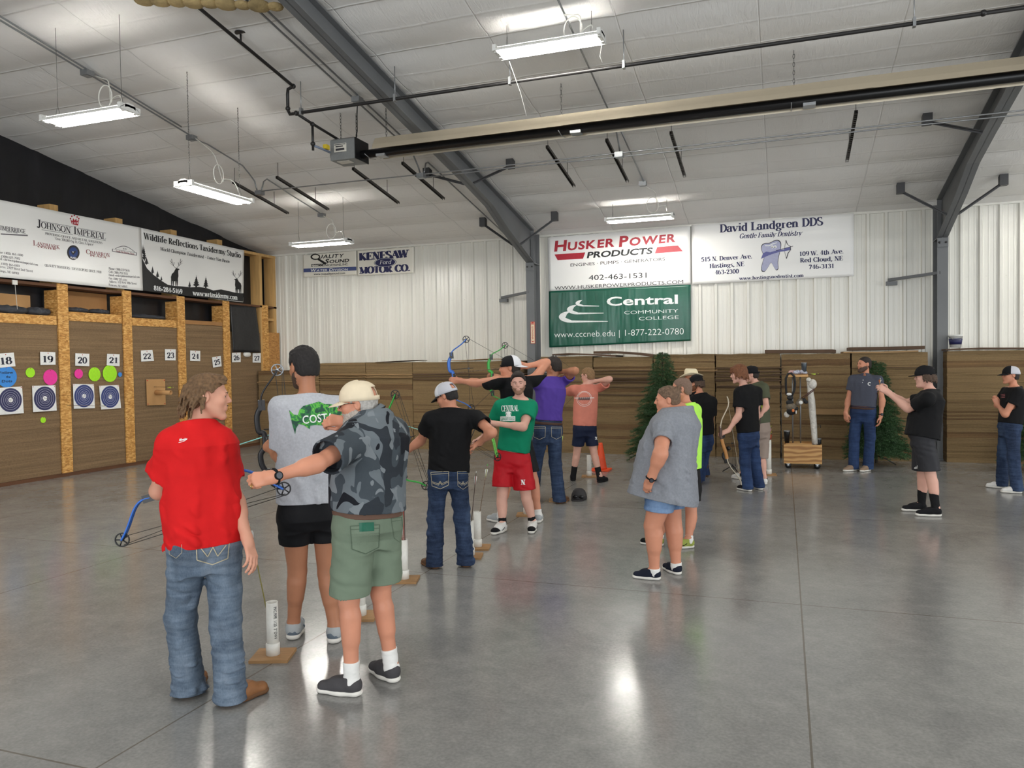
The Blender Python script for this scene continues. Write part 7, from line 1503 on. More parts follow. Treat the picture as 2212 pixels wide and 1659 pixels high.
if PEOPLE_ON:
    # 1 man in red
    p = Q['red'] = person('person in a red t-shirt and faded jeans turning his head right, nearest on the left', dict(crop=C1, fL=((346, 1560), (420, 1478)), fR=((498, 1596), (705, 1522)), az=57, saz=52, top=(445, 140), pel=(432, 850), nk=(402, 338), sL=(285, 440), sR=(492, 440), eL=((226, 648), 1), wL=((330, 668), 1), eR=((566, 690), -1), wR=((618, 868), -1), kL=(325, 1195), kR=(520, 1195),
        head=((446, 238), (-50, -3, 4)), skin=sk_a, hair='mullet', hairm=h_brown, mous=h_dk2, top_g=dict(m=red_t, hem=880, sleeve=.62, slack=.022, sr=.068, flare=1.24, fold=.017, seed=2, hw=.195, hb=.14), leg=dict(k='long', m=den_l, r0=.106, r1=.083, r2=.094, fold=.014, z=.02), shoe=dict(m=leath, sole=sol_d, size=1.05), hR=dict(n=-CV(1, 0, 0)+CV(0, 0, .5), curl=.35, thumb=.3), hL=dict(n=CV(1, 0, 0), curl=.8)))
    V_, F_ = text2d('Milwaukee', -.5, .5, 0, .34, 'sans', .03, .3); art(p, p['shirt'], *join((V_, F_), stroke([(-.6, -.2), (0, -.16), (.3, -.02)], .06)), (335, 428), 15, I_wht, 'chest_print', rot=.1, step=.02)
    pocket(p, (465, 912), 66, 56, stitch, -.05, 2); pocket(p, (300, 890), 26, 50, stitch, .05, 0)
    # 2 tall man in heather grey
    p = Q['grey'] = person('person in a heather grey t-shirt with a green fish print and black shorts', dict(crop=C1, fL=((812, 1306), (850, 1228)), fR=((985, 1322), (1045, 1250)), az=48, saz=50, top=(866, 30), pel=(890, 720), nk=(880, 225), sL=(768, 290), sR=(1000, 290), eL=((768, 500), 1), wL=((705, 455), 1), eR=((1010, 520), 1), wR=((930, 470), 1), kL=(835, 1000), kR=(965, 1010),
        head=((862, 108), (62, -8, 0)), skin=sk_b, hair='short', hairm=h_black, beard='thin', beardm=h_dk2, top_g=dict(m=grey_t, hem=695, sleeve=.8, slack=.022, sr=.074, flare=1.08, fold=.013, seed=5, hw=.19, hb=.14), leg=dict(k='short', m=blk_sh, hem=dict(L=(835, 866), R=(950, 866)), r1=.098, r0=.1, cr=.13), shoe=dict(m=knit_lg, sole=sol_w, size=1.08, acc=mat('blue_grey_panel', (96, 108, 120), .6)), hL=dict(d=CV(-.2, .1, 1), n=CV(1, 0, 0), curl=.85)))
    fish = [(-.5, .22), (-.42, .12), (-.34, .1), (-.3, .2), (-.22, .27), (-.05, .3), (.1, .33), (.2, .27), (.34, .25), (.5, .14), (.56, .02), (.5, -.1), (.36, -.14), (.28, -.17), (.22, -.27), (.14, -.17), (-.02, -.14), (-.12, -.14), (-.14, -.21), (-.24, -.12), (-.34, -.08), (-.4, -.16), (-.43, -.28), (-.47, -.05)]
    fgreen = mat('green_fish_print', (60, 130, 70), .7); t = NT(fgreen); t.l(t.ramp(t.noise(t.coord((1, 1, 1)), 14, 2, .5, 1.5), [(0, (30, 74, 58)), (.42, (38, 110, 60)), (.5, (88, 176, 66)), (.58, (44, 128, 66)), (.66, (124, 200, 76))], 'CONSTANT'), t.b.inputs['Base Color'])
    art(p, p['shirt'], *polyf(fish), (915, 330), 104, fgreen, 'fish_print', rot=.08); art(p, p['shirt'], *text2d('COSTA', -.26, .36, -.09, .17, 'sans', .01), (915, 330), 104, I_wht, 'lettering', rot=.08, lift=.004)
    # 3 older man in camouflage
    p = Q['camo'] = person('person in a grey camouflage shirt and cream cap reaching out a watch-wearing arm', dict(crop=C1, fL=((1118, 1545), (915, 1522)), fR=((1275, 1490), (1150, 1432)), az=72, saz=78, haz=66, top=(1105, 165), pel=(1145, 765), nk=(1172, 303), sL=(1068, 440), sR=(1255, 395), sdL=-.02, eL=((925, 528), -1), wL=((728, 588), -1), eR=((1120, 400), 1), wR=((1045, 345), -1), kL=(1060, 1130), kR=(1200, 1100),
        head=((1100, 268), (108, -6, 0)), skin=sk_c, hair='fade', hairm=h_grey, cap=True, beard='thin', beardm=h_white, fat=.004, w=1.1, wl=1.02, belly=.05, nose=1.04, top_g=dict(m=camo_t, name='shirt', hem=728, sleeve=.72, slack=.034, sr=.085, flare=1.18, collar=True, fold=.008, seed=9, hw=.2, hb=.15), leg=dict(k='short', m=sage, hem=dict(L=(1035, 1098), R=(1195, 1038)), r1=.118, r0=.108, fold=.009, belt=belt_t, waist=.07, bt=.035), shoe=dict(m=knit_g, sole=sol_w, sock=sock_w, sz=.19, size=1.06),
        hL=dict(d=CV(-1, -.15, -.1), n=CV(0, -.35, 1), curl=.75, thumb=.85), hR=dict(d=CV(-.75, .1, -.35), n=CV(.7, -.2, .5), curl=.85, thumb=.8)))
    cap(p['R'], p['hs'], cream, cream, p['o'], o=.004); glasses(p['R'], mat('thin_frame', (60, 56, 54), .3, .6), p['o']); watch(p, 'L', .95, bandm, 1.08)
    mb = MB(); w_ = p['wr']['L']+unit(CV(-1, -.15, -.1))*.1; mb.tube([Vector(w_)+CR*(.004*0)+(CU*math.cos(t)+CF*math.sin(t))*.0125+CU*-.028 for t in np.arange(0, 6.2, .5)], .0022, 5, closed=True); mb.build('ring', mat('gold_ring', (200, 160, 80), .25, .9), p['o'])
    pocket(p, (1132, 862), 60, 58, sage_d, 0, 0, sage); pocket(p, (1275, 820), 22, 52, sage_d, .1, 0); a_ = polyf([(-.5, -.3), (.5, -.3), (.5, .3), (-.5, .3)]); art(p, p['pants'], *a_, (1138, 806), 30, mat('green_phone_case', (20, 92, 70), .4), 'phone_edge', lift=.005)
    # 4 white mesh cap
    p = Q['white_cap'] = person('person in a white mesh cap, black t-shirt and dark jeans seen from behind', dict(crop=C2, fL=((365, 1484), (268, 1448)), fR=((545, 1476), (540, 1428)), az=30, saz=28, top=(425, 300), pel=(432, 850), nk=(455, 468), sL=(322, 545), sR=(600, 530), eL=((262, 672), 1), wL=((140, 765), 1), eR=((708, 622), -1), wR=((622, 692), 1), kL=(355, 1155), kR=(518, 1155),
        head=((420, 395), (88, -22, 0)), skin=sk_c, hair='fade', hairm=h_black, cap=True, top_g=dict(m=black_t, hem=862, sleeve=.52, slack=.022, sr=.074, flare=1.16, fold=.014, seed=12), leg=dict(k='long', m=den_d, r0=.1, r1=.08, r2=.088, fold=.013, z=.02), shoe=dict(m=leath_d, sole=sol_d, boot=True), hR=dict(d=CV(-.9, -.3, .3), n=CV(0, -1, .2), curl=.7), hL=dict(d=CV(-.8, -.5, .3), n=CV(.3, -.7, .6), curl=.8)))
    cap(p['R'], p['hs'], capw, capb, p['o'], mesh=capm2, o=.003); glasses(p['R'], gl, p['o'], True, 'sunglasses'); pocket(p, (380, 925), 38, 36, stitch, .02, 1); pocket(p, (525, 925), 24, 38, stitch, -.02, 1)
    mb = MB(); c_ = p['wr']['R']; u_, w_, _ = frame_z(p['wr']['R']-p['el']['R']); mb.tube([Vector(c_)+(u_*math.cos(t)+w_*math.sin(t))*.031 for t in np.arange(0, 6.28, .4)], .004, 5, closed=True).build('bracelet', mat('dark_cord', (70, 30, 30), .7), p['o'])
    # 5 green shirt
    p = Q['green'] = person('person in a green t-shirt with white lettering and red shorts facing the camera', dict(crop=C2, fR=((790, 1238), (668, 1290)), fL=((968, 1228), (930, 1298)), az=186, saz=190, top=(868, 228), pel=(835, 775), nk=(885, 398), sR=(760, 462), sL=(950, 462), eL=((905, 590), -1), wL=((722, 566), 1), eR=((700, 590), 1), wR=((640, 660), 1), kR=(768, 1062), kL=(925, 1045),
        head=((872, 312), (196, -6, -3)), skin=sk_d, hair='short', hairm=h_dark, beard='thin', beardm=h_stub, look=-1.5, top_g=dict(m=green_t, hem=740, sleeve=.55, slack=.02, sr=.07, flare=1.14, fold=.012, seed=15), leg=dict(k='short', m=redsh, hem=dict(R=(762, 965), L=(905, 982)), r1=.128, r0=.112, fold=.009, waist=.05), shoe=dict(m=wht_sho, sole=sol_w, sock=sock_b, sz=.15, lace=sock_w, size=1.08, acc=blk_sho), hL=dict(d=CV(-1, .35, 0), n=CV(-.2, -1, .3), curl=.25), hR=dict(d=CV(-1, -.3, 0), n=CV(0, -1, 0), curl=.8)))
    a5 = p; art(p, p['shirt'], *text2d('CENTRAL', -.5, .5, 0, .34, 'serif', .04), (820, 490), 37, I_wht, 'lettering', rot=.02); art(p, p['shirt'], *polyf([(-.5, -.16), (.5, -.16), (.5, .16), (-.5, .16)]), (806, 537), 32, I_wht, 'print_bar'); art(p, p['shirt'], *text2d('COMMUNITY COLLEGE', -.46, .46, -.09, .18, 'serif', .02), (806, 537), 32, green_t, 'lettering', lift=.004)
    art(p, p['shirt'], *join(polyf(circ(0, .1, .3, 18, .2)), polyf([(-.4, -.05), (.4, -.05), (.3, -.35), (-.3, -.35)]), stroke([(-.45, .1), (-.2, .3), (.2, .3), (.45, .1)], .1)), (810, 508), 15, I_wht, 'emblem'); art(p, p['pants'], *text2d('N', -.5, .5, -.5, 1.1, 'serif', .12), (902, 938), 9.5, I_wht, 'emblem', lift=.004)
    # 6 archer with a black and white cap on backwards
    p = Q['cap6'] = person('person in black drawing a blue bow, black and white cap worn backwards', dict(crop=C2, fL=((790, 1196), (735, 1186)), fR=((992, 1196), (1016, 1150)), az=84, saz=70, top=(822, 140), pel=(862, 610), nk=(862, 272), sL=(738, 302), sR=(968, 292), eL=((612, 312), 1), wL=((502, 298), 1), eR=((1052, 184), 1), wR=((918, 206), -1), kL=(800, 900), kR=(965, 920),
        head=((818, 218), (104, -2, 0)), skin=sk_c, hair='fade', hairm=h_dark, cap=True, top_g=dict(m=black_t, hem=590, sleeve=.5, slack=.024, sr=.076, flare=1.15, fold=.009, seed=19), leg=dict(k='short', m=blk_sh, hem=dict(L=(800, 860), R=(960, 870)), r1=.1), shoe=dict(m=knit_lg, sole=sol_w, sock=sock_w, sz=.14), hL=dict(d=CV(-1, .05, .2), n=CV(0, -.2, 1), curl=.85), hR=dict(d=CV(-1, .3, -.1), n=CV(0, -.3, 1), curl=.8)))
    cap(p['R'], p['hs'], capw, capw, p['o'], back=True, mesh=capb, o=.004)
    # 7 purple
    p = Q['purple'] = person('person in a purple t-shirt and dark jeans drawing a green bow', dict(crop=C2, fL=((962, 1062), (940, 1040)), fR=((1118, 1074), (1184, 1052)), az=48, saz=52, top=(1095, 160), pel=(1058, 590), nk=(1080, 272), sL=(990, 308), sR=(1160, 292), eL=((868, 288), 1), wL=((730, 272), 1), eR=((1232, 236), -1), wR=((1135, 240), 1), kL=(985, 815), kR=(1105, 820),
        head=((1092, 212), (72, -6, 0)), skin=sk_b, hair='short', hairm=h_dark, top_g=dict(m=purple_t, hem=546, sleeve=.5, slack=.02, sr=.072, flare=1.1, fold=.013, seed=22, hw=.165, hb=.12), leg=dict(k='long', m=den_d, r0=.1, r1=.078, r2=.085, belt=belt_b, bt=.05, waist=.08, fold=.008, z=.02), shoe=dict(m=leath_d, sole=sol_d, boot=True), hL=dict(d=CV(-1, .05, .3), n=CV(0, -.2, 1), curl=.85), hR=dict(d=CV(-1, .1, 0), n=CV(0, -.3, 1), curl=.8)))
    pocket(p, (1005, 628), 26, 27, stitch, .0, 0); pocket(p, (1112, 628), 22, 26, stitch, -.02, 0)
    # 8 salmon
    p = Q['salmon'] = person('person in a salmon t-shirt and navy shorts drawing a bow beside the cone', dict(crop=C2, fL=((1218, 930), (1212, 900)), fR=((1372, 940), (1434, 926)), az=48, saz=50, top=(1312, 225), pel=(1290, 580), nk=(1300, 322), sL=(1222, 352), sR=(1382, 338), eL=((1178, 370), 1), wL=((1120, 330), 1), eR=((1448, 288), -1), wR=((1352, 300), 1), kL=(1240, 752), kR=(1348, 752),
        head=((1308, 268), (78, -6, 0)), skin=sk_d, hair='fringe', hairm=h_sand, top_g=dict(m=salmon_t, hem=580, sleeve=.56, slack=.024, sr=.078, flare=1.2, fold=.008, seed=25, hw=.185), leg=dict(k='short', m=navy_sh, hem=dict(L=(1240, 705), R=(1345, 708)), r1=.098, waist=.05), shoe=dict(m=blk_sho, sole=sol_b, sock=sock_b, sz=.24), hL=dict(d=CV(-1, .05, .5), n=CV(0, -.2, 1), curl=.85), hR=dict(d=CV(-1, 0, 0), n=CV(0, -.3, 1), curl=.8)))
    glasses(p['R'], gl, p['o']); L_ = [stroke(circ(0, 0, .5, 30), .02, True), stroke(circ(0, .02, .42, 30), .015, True), stroke([(-.66, .06), (.66, .06)], .05)]; art(p, p['shirt'], *join(*L_), (1287, 412), 32, I_wht, 'back_print'); art(p, p['shirt'], *join(*[stroke([(-.42+.14*i, -.1), (-.36+.14*i, .12), (-.32+.14*i, -.08)], .05) for i in range(6)]), (1287, 412), 30, I_dark, 'back_print', lift=.004)
    art(p, p['pants'], *join(stroke([(-.3, .5), (.3, -.5)], .25), stroke([(.3, .5), (-.3, -.5)], .25), stroke([(-.45, .4), (.45, .4)], .2)), (1362, 660), 6, I_wht, 'emblem', lift=.004)
    # 9 woman in grey
    p = Q['woman'] = person('person in a loose grey t-shirt and cuffed denim shorts with hair tied up', dict(crop=C3, fL=((272, 1576), (70, 1558)), fR=((398, 1545), (285, 1500)), az=90, saz=94, top=(312, 278), pel=(300, 930), nks=.0, nk=(392, 446), sL=(288, 572), sR=(408, 560), eL=((268, 735), -1), wL=((202, 905), 1), eR=((330, 760), 1), wR=((280, 900), 1), kL=(215, 1215), kR=(350, 1205),
        head=((312, 380), (100, -4, 2)), skin=sk_c, hair='back', hairm=h_wom, w=1.5, wtop=1.28, wl=1.42, fat=.014, belly=.06, hs=1.04, jaw=1.2, top_g=dict(m=marl_t, hem=1040, sleeve=.55, slack=.028, sr=.062, flare=1.08, fold=.015, seed=28, hw=.2, hb=.2), leg=dict(k='short', m=den_s, hem=dict(L=(225, 1110), R=(370, 1095)), r1=.093, r0=.094, fold=.003), shoe=dict(m=navy_sho, sole=sol_w, sock=sock_w, sz=.1, lace=navy_sho), hL=dict(n=CV(.5, 0, .8), curl=.4)))
    watch(p, 'L', .97, bandm, 1.3)
    # 10 neon shirt
    p = Q['neon'] = person('person in a neon yellow t-shirt standing behind the woman in grey', dict(crop=C3, fL=((290, 1352), (165, 1338)), fR=((492, 1360), (395, 1365)), az=72, top=(415, 232), pel=(440, 930), nk=(440, 400), sL=(430, 470), eL=((400, 680), 1), wL=((330, 800), 1), eR=((480, 690), 1), wR=((440, 800), 1), kR=(470, 1130), kL=(330, 1130),
        head=((405, 310), (94, -4, 0)), skin=sk_c, hair='crop', hairm=h_buzz, top_g=dict(m=neon_t, hem=835, sleeve=.6, slack=.028, fold=.008, seed=31, hw=.19), leg=dict(k='short', m=blk_sh, hem=dict(L=(350, 1045), R=(465, 1050)), r1=.1), shoe=dict(m=lime_sho, acc=blk_sho, sole=sol_w, sock=sock_w, sz=.13)))
    art(p, p['shirt'], *join(stroke(circ(0, 0, .5, 20, .9), .04, True), stroke([(-.2, -.3), (.1, .3), (.2, -.2)], .1)), (508, 535), 9, I_gray, 'back_print')
    # 11 black cap and sunglasses
    p = Q['blk11'] = person('person in black with a black cap and sunglasses, hand in his jeans pocket', dict(crop=C3, fL=((520, 948), (478, 935)), fR=((548, 930), (500, 925)), az=62, saz=55, top=(515, 203), pel=(545, 640), nk=(530, 335), sL=(470, 400), sR=(605, 395), eL=((450, 540), 1), wL=((455, 640), 1), eR=((600, 545), -1), wR=((575, 640), 1), kL=(525, 790), kR=(548, 790),
        head=((505, 268), (96, -4, 0)), skin=sk_c, hair='shag', hairm=h_dk2, cap=True, beard='full', beardm=h_red, w=1.12, top_g=dict(m=black_t, hem=612, sleeve=.6, slack=.026, sr=.076, flare=1.14, fold=.006, seed=34, hw=.185), leg=dict(k='long', m=den_m, r0=.1, r1=.076, r2=.08, z=.02), shoe=dict(m=leath_d, sole=sol_d)))
    cap(p['R'], p['hs'], capb, capb, p['o'], o=.007); glasses(p['R'], gl, p['o'], True, 'sunglasses')
    # 12 straw hat
    p = Q['hat'] = person('person in a pale straw cowboy hat half hidden behind the black capped man', dict(crop=C3, fL=((540, 880), (520, 870)), fR=((580, 890), (550, 884)), az=80, top=(468, 170), s=1.0, pel=(540, 610), nk=(490, 322), sL=(445, 365), sR=(560, 370), eL=((450, 470), 1), wL=((470, 560), 1), eR=((575, 480), 1), wR=((560, 570), 1), head=((468, 245), (98, -4, 0)), skin=sk_b, hair='fade', hairm=h_dk2, cap=True, top_g=dict(m=black_t, hem=600, sleeve=.6, fold=.005), leg=dict(k='long', m=den_m, r2=.085, z=.02), shoe=dict(m=leath_d, sole=sol_d, boot=True)))
    R_ = p['R']; mb = MB(); n, k = 36, 10; V = []
    for j in range(k+1):
        t_ = j/k
        for i in range(n):
            a = 2*PI*i/n; sa, ca = math.sin(a), math.cos(a)
            if t_ < .45: q = t_/.45; r1 = .165-.077*q; z = .06+(.05*abs(sa)**2.2)*(1-q)-.012*abs(ca)*(1-q); V.append(R_(r1*sa*.92, -.012+r1*1.12*ca, z))
            else: q = (t_-.45)/.55; r1 = .088*(1-.5*q**3)*(1 if j < k else .1); z = .06+.125*q**.8*(1+.08*ca)-(.03 if j == k else 0); V.append(R_(r1*sa*(1-.15*q), -.012+r1*1.18*ca, z))
    mb.add(V, [(j*n+i, j*n+(i+1) % n, (j+1)*n+(i+1) % n, (j+1)*n+i) for j in range(k) for i in range(n)], 0, True); ho = mb.build('cowboy_hat', straw, p['o']); ho.modifiers.new('t', 'SOLIDIFY').thickness = .004
    # 13 youth with the recurve bow
    p = Q['youth'] = person('person with bushy auburn hair in a black t-shirt holding a wooden recurve bow', dict(crop=C3, fL=((872, 990), (760, 970)), fR=((938, 980), (880, 955)), az=68, saz=62, top=(790, 150), pel=(850, 600), nk=(825, 280), sL=(792, 335), sR=(905, 330), eL=((786, 485), -1), wL=((715, 585), -1), eR=((905, 470), 1), wR=((885, 610), 1), kL=(828, 790), kR=(893, 785),
        head=((785, 210), (95, -8, 0)), skin=sk_d, hair='shag', hairm=h_red, top_g=dict(m=black_t, hem=592, sleeve=.62, slack=.026, sr=.074, flare=1.2, fold=.008, seed=37, hw=.18), leg=dict(k='long', m=den_m, r0=.098, r1=.076, r2=.08, fold=.007, z=.03), shoe=dict(m=blk_sho, sole=sol_w), hL=dict(d=CV(-1, -.4, .1), n=CV(.2, -.6, .7), curl=.55)))
    # 14 olive
    p = Q['olive'] = person('person in an olive t-shirt and black cap behind the youth with the wooden bow', dict(crop=C3, fL=((830, 912), (762, 902)), fR=((965, 945), (930, 930)), az=68, saz=58, top=(878, 153), pel=(925, 560), nk=(905, 262), sL=(950, 305), sR=(862, 300), eR=((865, 420), 1), wR=((885, 500), 1), eL=((968, 425), -1), wL=((928, 482), -1), kR=(935, 760), kL=(870, 760), head=((868, 212), (92, -4, 0)), skin=sk_d, hair='fade', hairm=h_dark, cap=True, w=1.05, top_g=dict(m=olive_t, hem=532, sleeve=.6, slack=.024, fold=.006, seed=40), leg=dict(k='short', m=taupe, hem=dict(L=(860, 765), R=(935, 768)), r1=.1), shoe=dict(m=wht_sho, sole=sol_w, sock=sock_b, sz=.3), hL=dict(d=CV(-.7, -.4, -.2), n=CV(0, -.5, 1), curl=.7)))
    cap(p['R'], p['hs'], capb, capb, p['o'], o=.004)
    # 15 polo
    p = Q['polo'] = person('person in a slate grey polo shirt and blue jeans looking left by the fir tree', dict(crop=C4, fR=((812, 1108), (705, 1118)), fL=((925, 1108), (830, 1124)), az=158, saz=166, top=(880, 155), pel=(868, 600), nk=(888, 312), sR=(785, 352), sL=(990, 352), eR=((745, 520), 1), wR=((722, 630), -1), eL=((1028, 520), 1), wL=((1015, 655), -1), kR=(795, 830), kL=(925, 830),
        head=((878, 222), (118, 0, 0)), skin=sk_c, hair='crop', hairm=h_dark, beard='full', beardm=h_brd, top_g=dict(m=polo_t, name='polo_shirt', hem=574, sleeve=.52, slack=.022, sr=.07, flare=1.12, collar=True, fold=.007, seed=43), leg=dict(k='long', m=den_m, r0=.1, r1=.08, r2=.082, belt=belt_b, bt=.02, waist=.05, fold=.007, z=.03), shoe=dict(m=tan_sho, sole=sol_w), hR=dict(d=CV(.1, -1, 0), n=CV(.6, 0, .5), curl=.45), hL=dict(d=CV(-.1, -1, 0), n=CV(-.7, 0, .5), curl=.35)))
    watch(p, 'L', .9); L_ = [stroke([(.5*math.cos(a), .5*math.sin(a)) for a in np.arange(.7, 5.6, .35)], .28)]; art(p, p['shirt'], *join(*L_), (922, 384), 6, I_wht, 'emblem')
    art(p, p['shirt'], *join(polyf(circ(0, 0, .5, 10)), polyf(circ(-.6, -2.6, .4, 10))), (868, 352), 2., I_wht, 'buttons')
    # 16 black holding an arrow up
    p = Q['blk16'] = person('person in black t-shirt, cap and shorts raising an arrow in both hands', dict(crop=C4, fL=((1528, 1492), (1288, 1484)), fR=((1400, 1448), (1222, 1446)), az=84, saz=82, top=(1385, 238), pel=(1368, 800), nk=(1435, 425), sL=(1405, 515), sR=(1400, 500), sdL=-.1, sdR=.1, eL=((1245, 592), 1), wL=((1072, 455), 1), eR=((1215, 545), 1), wR=((1070, 445), -1), kL=(1432, 1150), kR=(1365, 1150),
        head=((1382, 325), (84, -3, 0)), skin=sk_d, hair='curly', hairm=h_dk2, cap=True, w=1.14, wl=1.08, belly=.03, fat=.006, top_g=dict(m=black_t, hem=832, sleeve=.6, slack=.026, sr=.07, flare=1.1, fold=.008, seed=46, hw=.212, hb=.16), leg=dict(k='short', m=dgrey_sh, hem=dict(L=(1425, 1108), R=(1345, 1105)), r1=.115, r0=.105), shoe=dict(m=blk_sho, sole=sol_w, sock=sock_b, sz=.28, size=1.1), hL=dict(d=CV(-.8, .5, 0), n=CV(-.2, 0, 1), curl=.6), hR=dict(d=CV(-.8, .5, 0), n=CV(.1, 0, -1), curl=.6)))
    cap(p['R'], p['hs'], capb, capb, p['o'], o=.008, flat=True); art(p, p['pants'], *join(*[stroke([(x, -.4), (x+.12, -.4+hh)], .2) for x, hh in ((-.4, .35), (-.1, .6), (.2, .85))]), (1310, 1080), 8, I_wht, 'emblem', lift=.004)
    # 17 arms crossed at the right edge
    p = Q['edge'] = person('person with crossed arms in a black t-shirt and jeans at the right edge', dict(crop=C4, fR=((2068, 1258), (1940, 1250)), fL=((2200, 1300), (2010, 1290)), az=100, saz=104, top=(2115, 235), pel=(2095, 720), nk=(2135, 398), sR=(2075, 440), sL=(2160, 462), eL=((2058, 640), -1), wL=((1992, 560), 1), eR=((1990, 560), 1), wR=((2040, 580), -1), kR=(2040, 970), kL=(2125, 990),
        head=((2098, 312), (102, 0, 0)), skin=sk_c, hair='fade', hairm=h_dark, cap=True, top_g=dict(m=black_t, hem=715, sleeve=.5, slack=.022, sr=.072, flare=1.12, fold=.007, seed=49), leg=dict(k='long', m=den_d, r0=.1, r1=.08, r2=.085, belt=belt_b, fold=.008, z=.03), shoe=dict(m=wht_sho, sole=sol_w), hL=dict(d=CV(-.4, 1, .1), n=CV(.4, 0, .8), curl=.6), hR=dict(d=CV(.6, .1, -.5), n=CV(0, -.3, 1), curl=.5)))
    cap(p['R'], p['hs'], capb, capb, p['o'], mesh=capm2, o=.004); art(p, p['shirt'], *join(*[stroke([(-.5, y), (.5, y+.1)], .1) for y in (-.4, 0, .4)]), (2035, 485), 8, mat('pink_print', (206, 120, 120), .6), 'chest_print')
# ---------------------------------------------------------------- bows and the arrows being handled
bow_m = dict(blue=mat('blue_bow_paint', (38, 104, 200), .3), green=mat('green_bow_paint', (44, 168, 60), .3), black=mat('black_bow_finish', (26, 26, 29), .45), lime=mat('lime_camo_bow', (110, 190, 80), .4, var=(40, .5)))
string_m = mat('bowstring', (52, 50, 48), .7); cam_b = mat('black_cam', (28, 28, 30), .4); cam_g = mat('clear_grey_cam', (150, 154, 158), .25, .4)
def bez(a, b, c, d_, n=12): return [a*(1-t)**3+b*(3*t*(1-t)**2)+c*(3*t*t*(1-t))+d_*t**3 for t in [i/n for i in range(n+1)]]
def sweep(mb, pts, n, hw, ht):
    """bar of rounded rectangular section along pts, width along n"""
    N = len(pts); V = []; k = 8
    for i, p in enumerate(pts):
        e = (pts[min(i+1, N-1)]-pts[max(0, i-1)]).normalized(); q = e.cross(n).normalized(); m = q.cross(e)
        for a, b in ((-1, -.5), (-.6, -1), (.6, -1), (1, -.5), (1, .5), (.6, 1), (-.6, 1), (-1, .5)): V.append(p+m*(a*hw)+q*(b*ht))
    mb.add(V, [(i*k+j, i*k+(j+1) % k, (i+1)*k+(j+1) % k, (i+1)*k+j) for i in range(N-1) for j in range(k)], 0, True); mb.add(V[:k]+V[-k:], [tuple(range(k))[::-1], tuple(range(k, 2*k))])
def bow(T, B, G, col, label, N=None, cam=cam_b, cr=.038, riser=.23, grip_z=None, stand=False):
    """compound bow: axle points T and B, grip G in front of them, optional drawn nock point N behind"""
    T, B, G = Vector(T), Vector(B), Vector(G); a = (T-B).normalized(); Mx = (T+B)/2; f = (G-Mx); gz = f.dot(a); f -= a*gz; g = max(.12, min(.24, f.length)); f.normalize(); n = a.cross(f); L = (T-B).length/2
    gz = max(-.1, min(.1, gz)); P = lambda x, z, y=0.: Mx+f*x+a*z+n*y
    r = empty('compound_bow', Mx, label, 'bow', 'compound bows'); bm_ = bow_m[col]
    mb = MB(); prof = [(-riser, .0), (-riser*.75, .03), (-.1, .034), (-.06, .006), (.0, -.004), (.045, .004), (.06, .034), (riser*.72, .036), (riser, .0)]; pts = [P(g+x, z+gz*.5) for z, x in prof]; sm = []
    for i in range(len(pts)-1):
        p0, p1, p2, p3 = pts[max(0, i-1)], pts[i], pts[i+1], pts[min(len(pts)-1, i+2)]
        for t in (0, .33, .66): sm.append(.5*((2*p1)+(p2-p0)*t+(2*p0-5*p1+4*p2-p3)*t*t+(3*p1-p0-3*p2+p3)*t**3))
    sm.append(pts[-1])
    sweep(mb, sm, n, .0135, .018)
    mb.build('riser', bm_, r)
    mb = MB(); mb.tube([P(g-.016, -.075+gz*.5), P(g-.02, -.03+gz*.5), P(g-.008, .02+gz*.5)], [.02, .022, .017], 10); mb.build('grip', cam_b, r)
    for s in (-1, 1):
        e0 = P(g+.0, s*riser+gz*.5); e1 = (T if s > 0 else B); mb = MB()
        for y in (-.013, .013):
            c = bez(e0+n*y, e0+n*y+f*.02+a*(s*(L-riser)*.45), e1+n*y+f*g*.5-a*(s*.1), e1+n*y, 12)
            sweep(mb, c, n, .0085, .0055)
        mb.build('limb', bm_, r)
        MB().obox(e0+a*(s*.005), n, f, a, .021, .022, .035).build('limb_pocket', cam_b, r)
        mb = MB(); mb.tube([e1+(f*math.cos(t)+a*math.sin(t))*cr for t in np.arange(0, 6.28, .314)], .0045, 6, closed=True); mb.tube([e1-n*.013, e1+n*.013], .009, 8)
        for t in np.arange(0, 6.2, 1.2566): mb.tube([e1, e1+(f*math.cos(t)+a*math.sin(t))*cr], .004, 5)
        mb.build('cam', cam, r)
    sT, sB = T-f*cr, B-f*cr; mb = MB(); mb.tube([sT, Vector(N), sB] if N is not None else [sT, sB], .0024, 5); mb.build('bowstring', string_m, r)
    mb = MB(); mid = P(-.0, 0, .02); mb.tube([T+f*cr*.4, mid+a*.05, B-f*cr*.8], .002, 5); mb.tube([B+f*cr*.4, mid-a*.05+n*.006, T-f*cr*.8], .002, 5); mb.build('cable', string_m, r)
    mb = MB(); mb.tube([P(g, .07+gz*.5, .012), P(-.06, .07+gz*.5, .022)], .004, 6); mb.obox(P(-.005, .07+gz*.5, .02), f, a, n, .014, .01, .008); mb.build('cable_guard', cam_b, r)
    return r
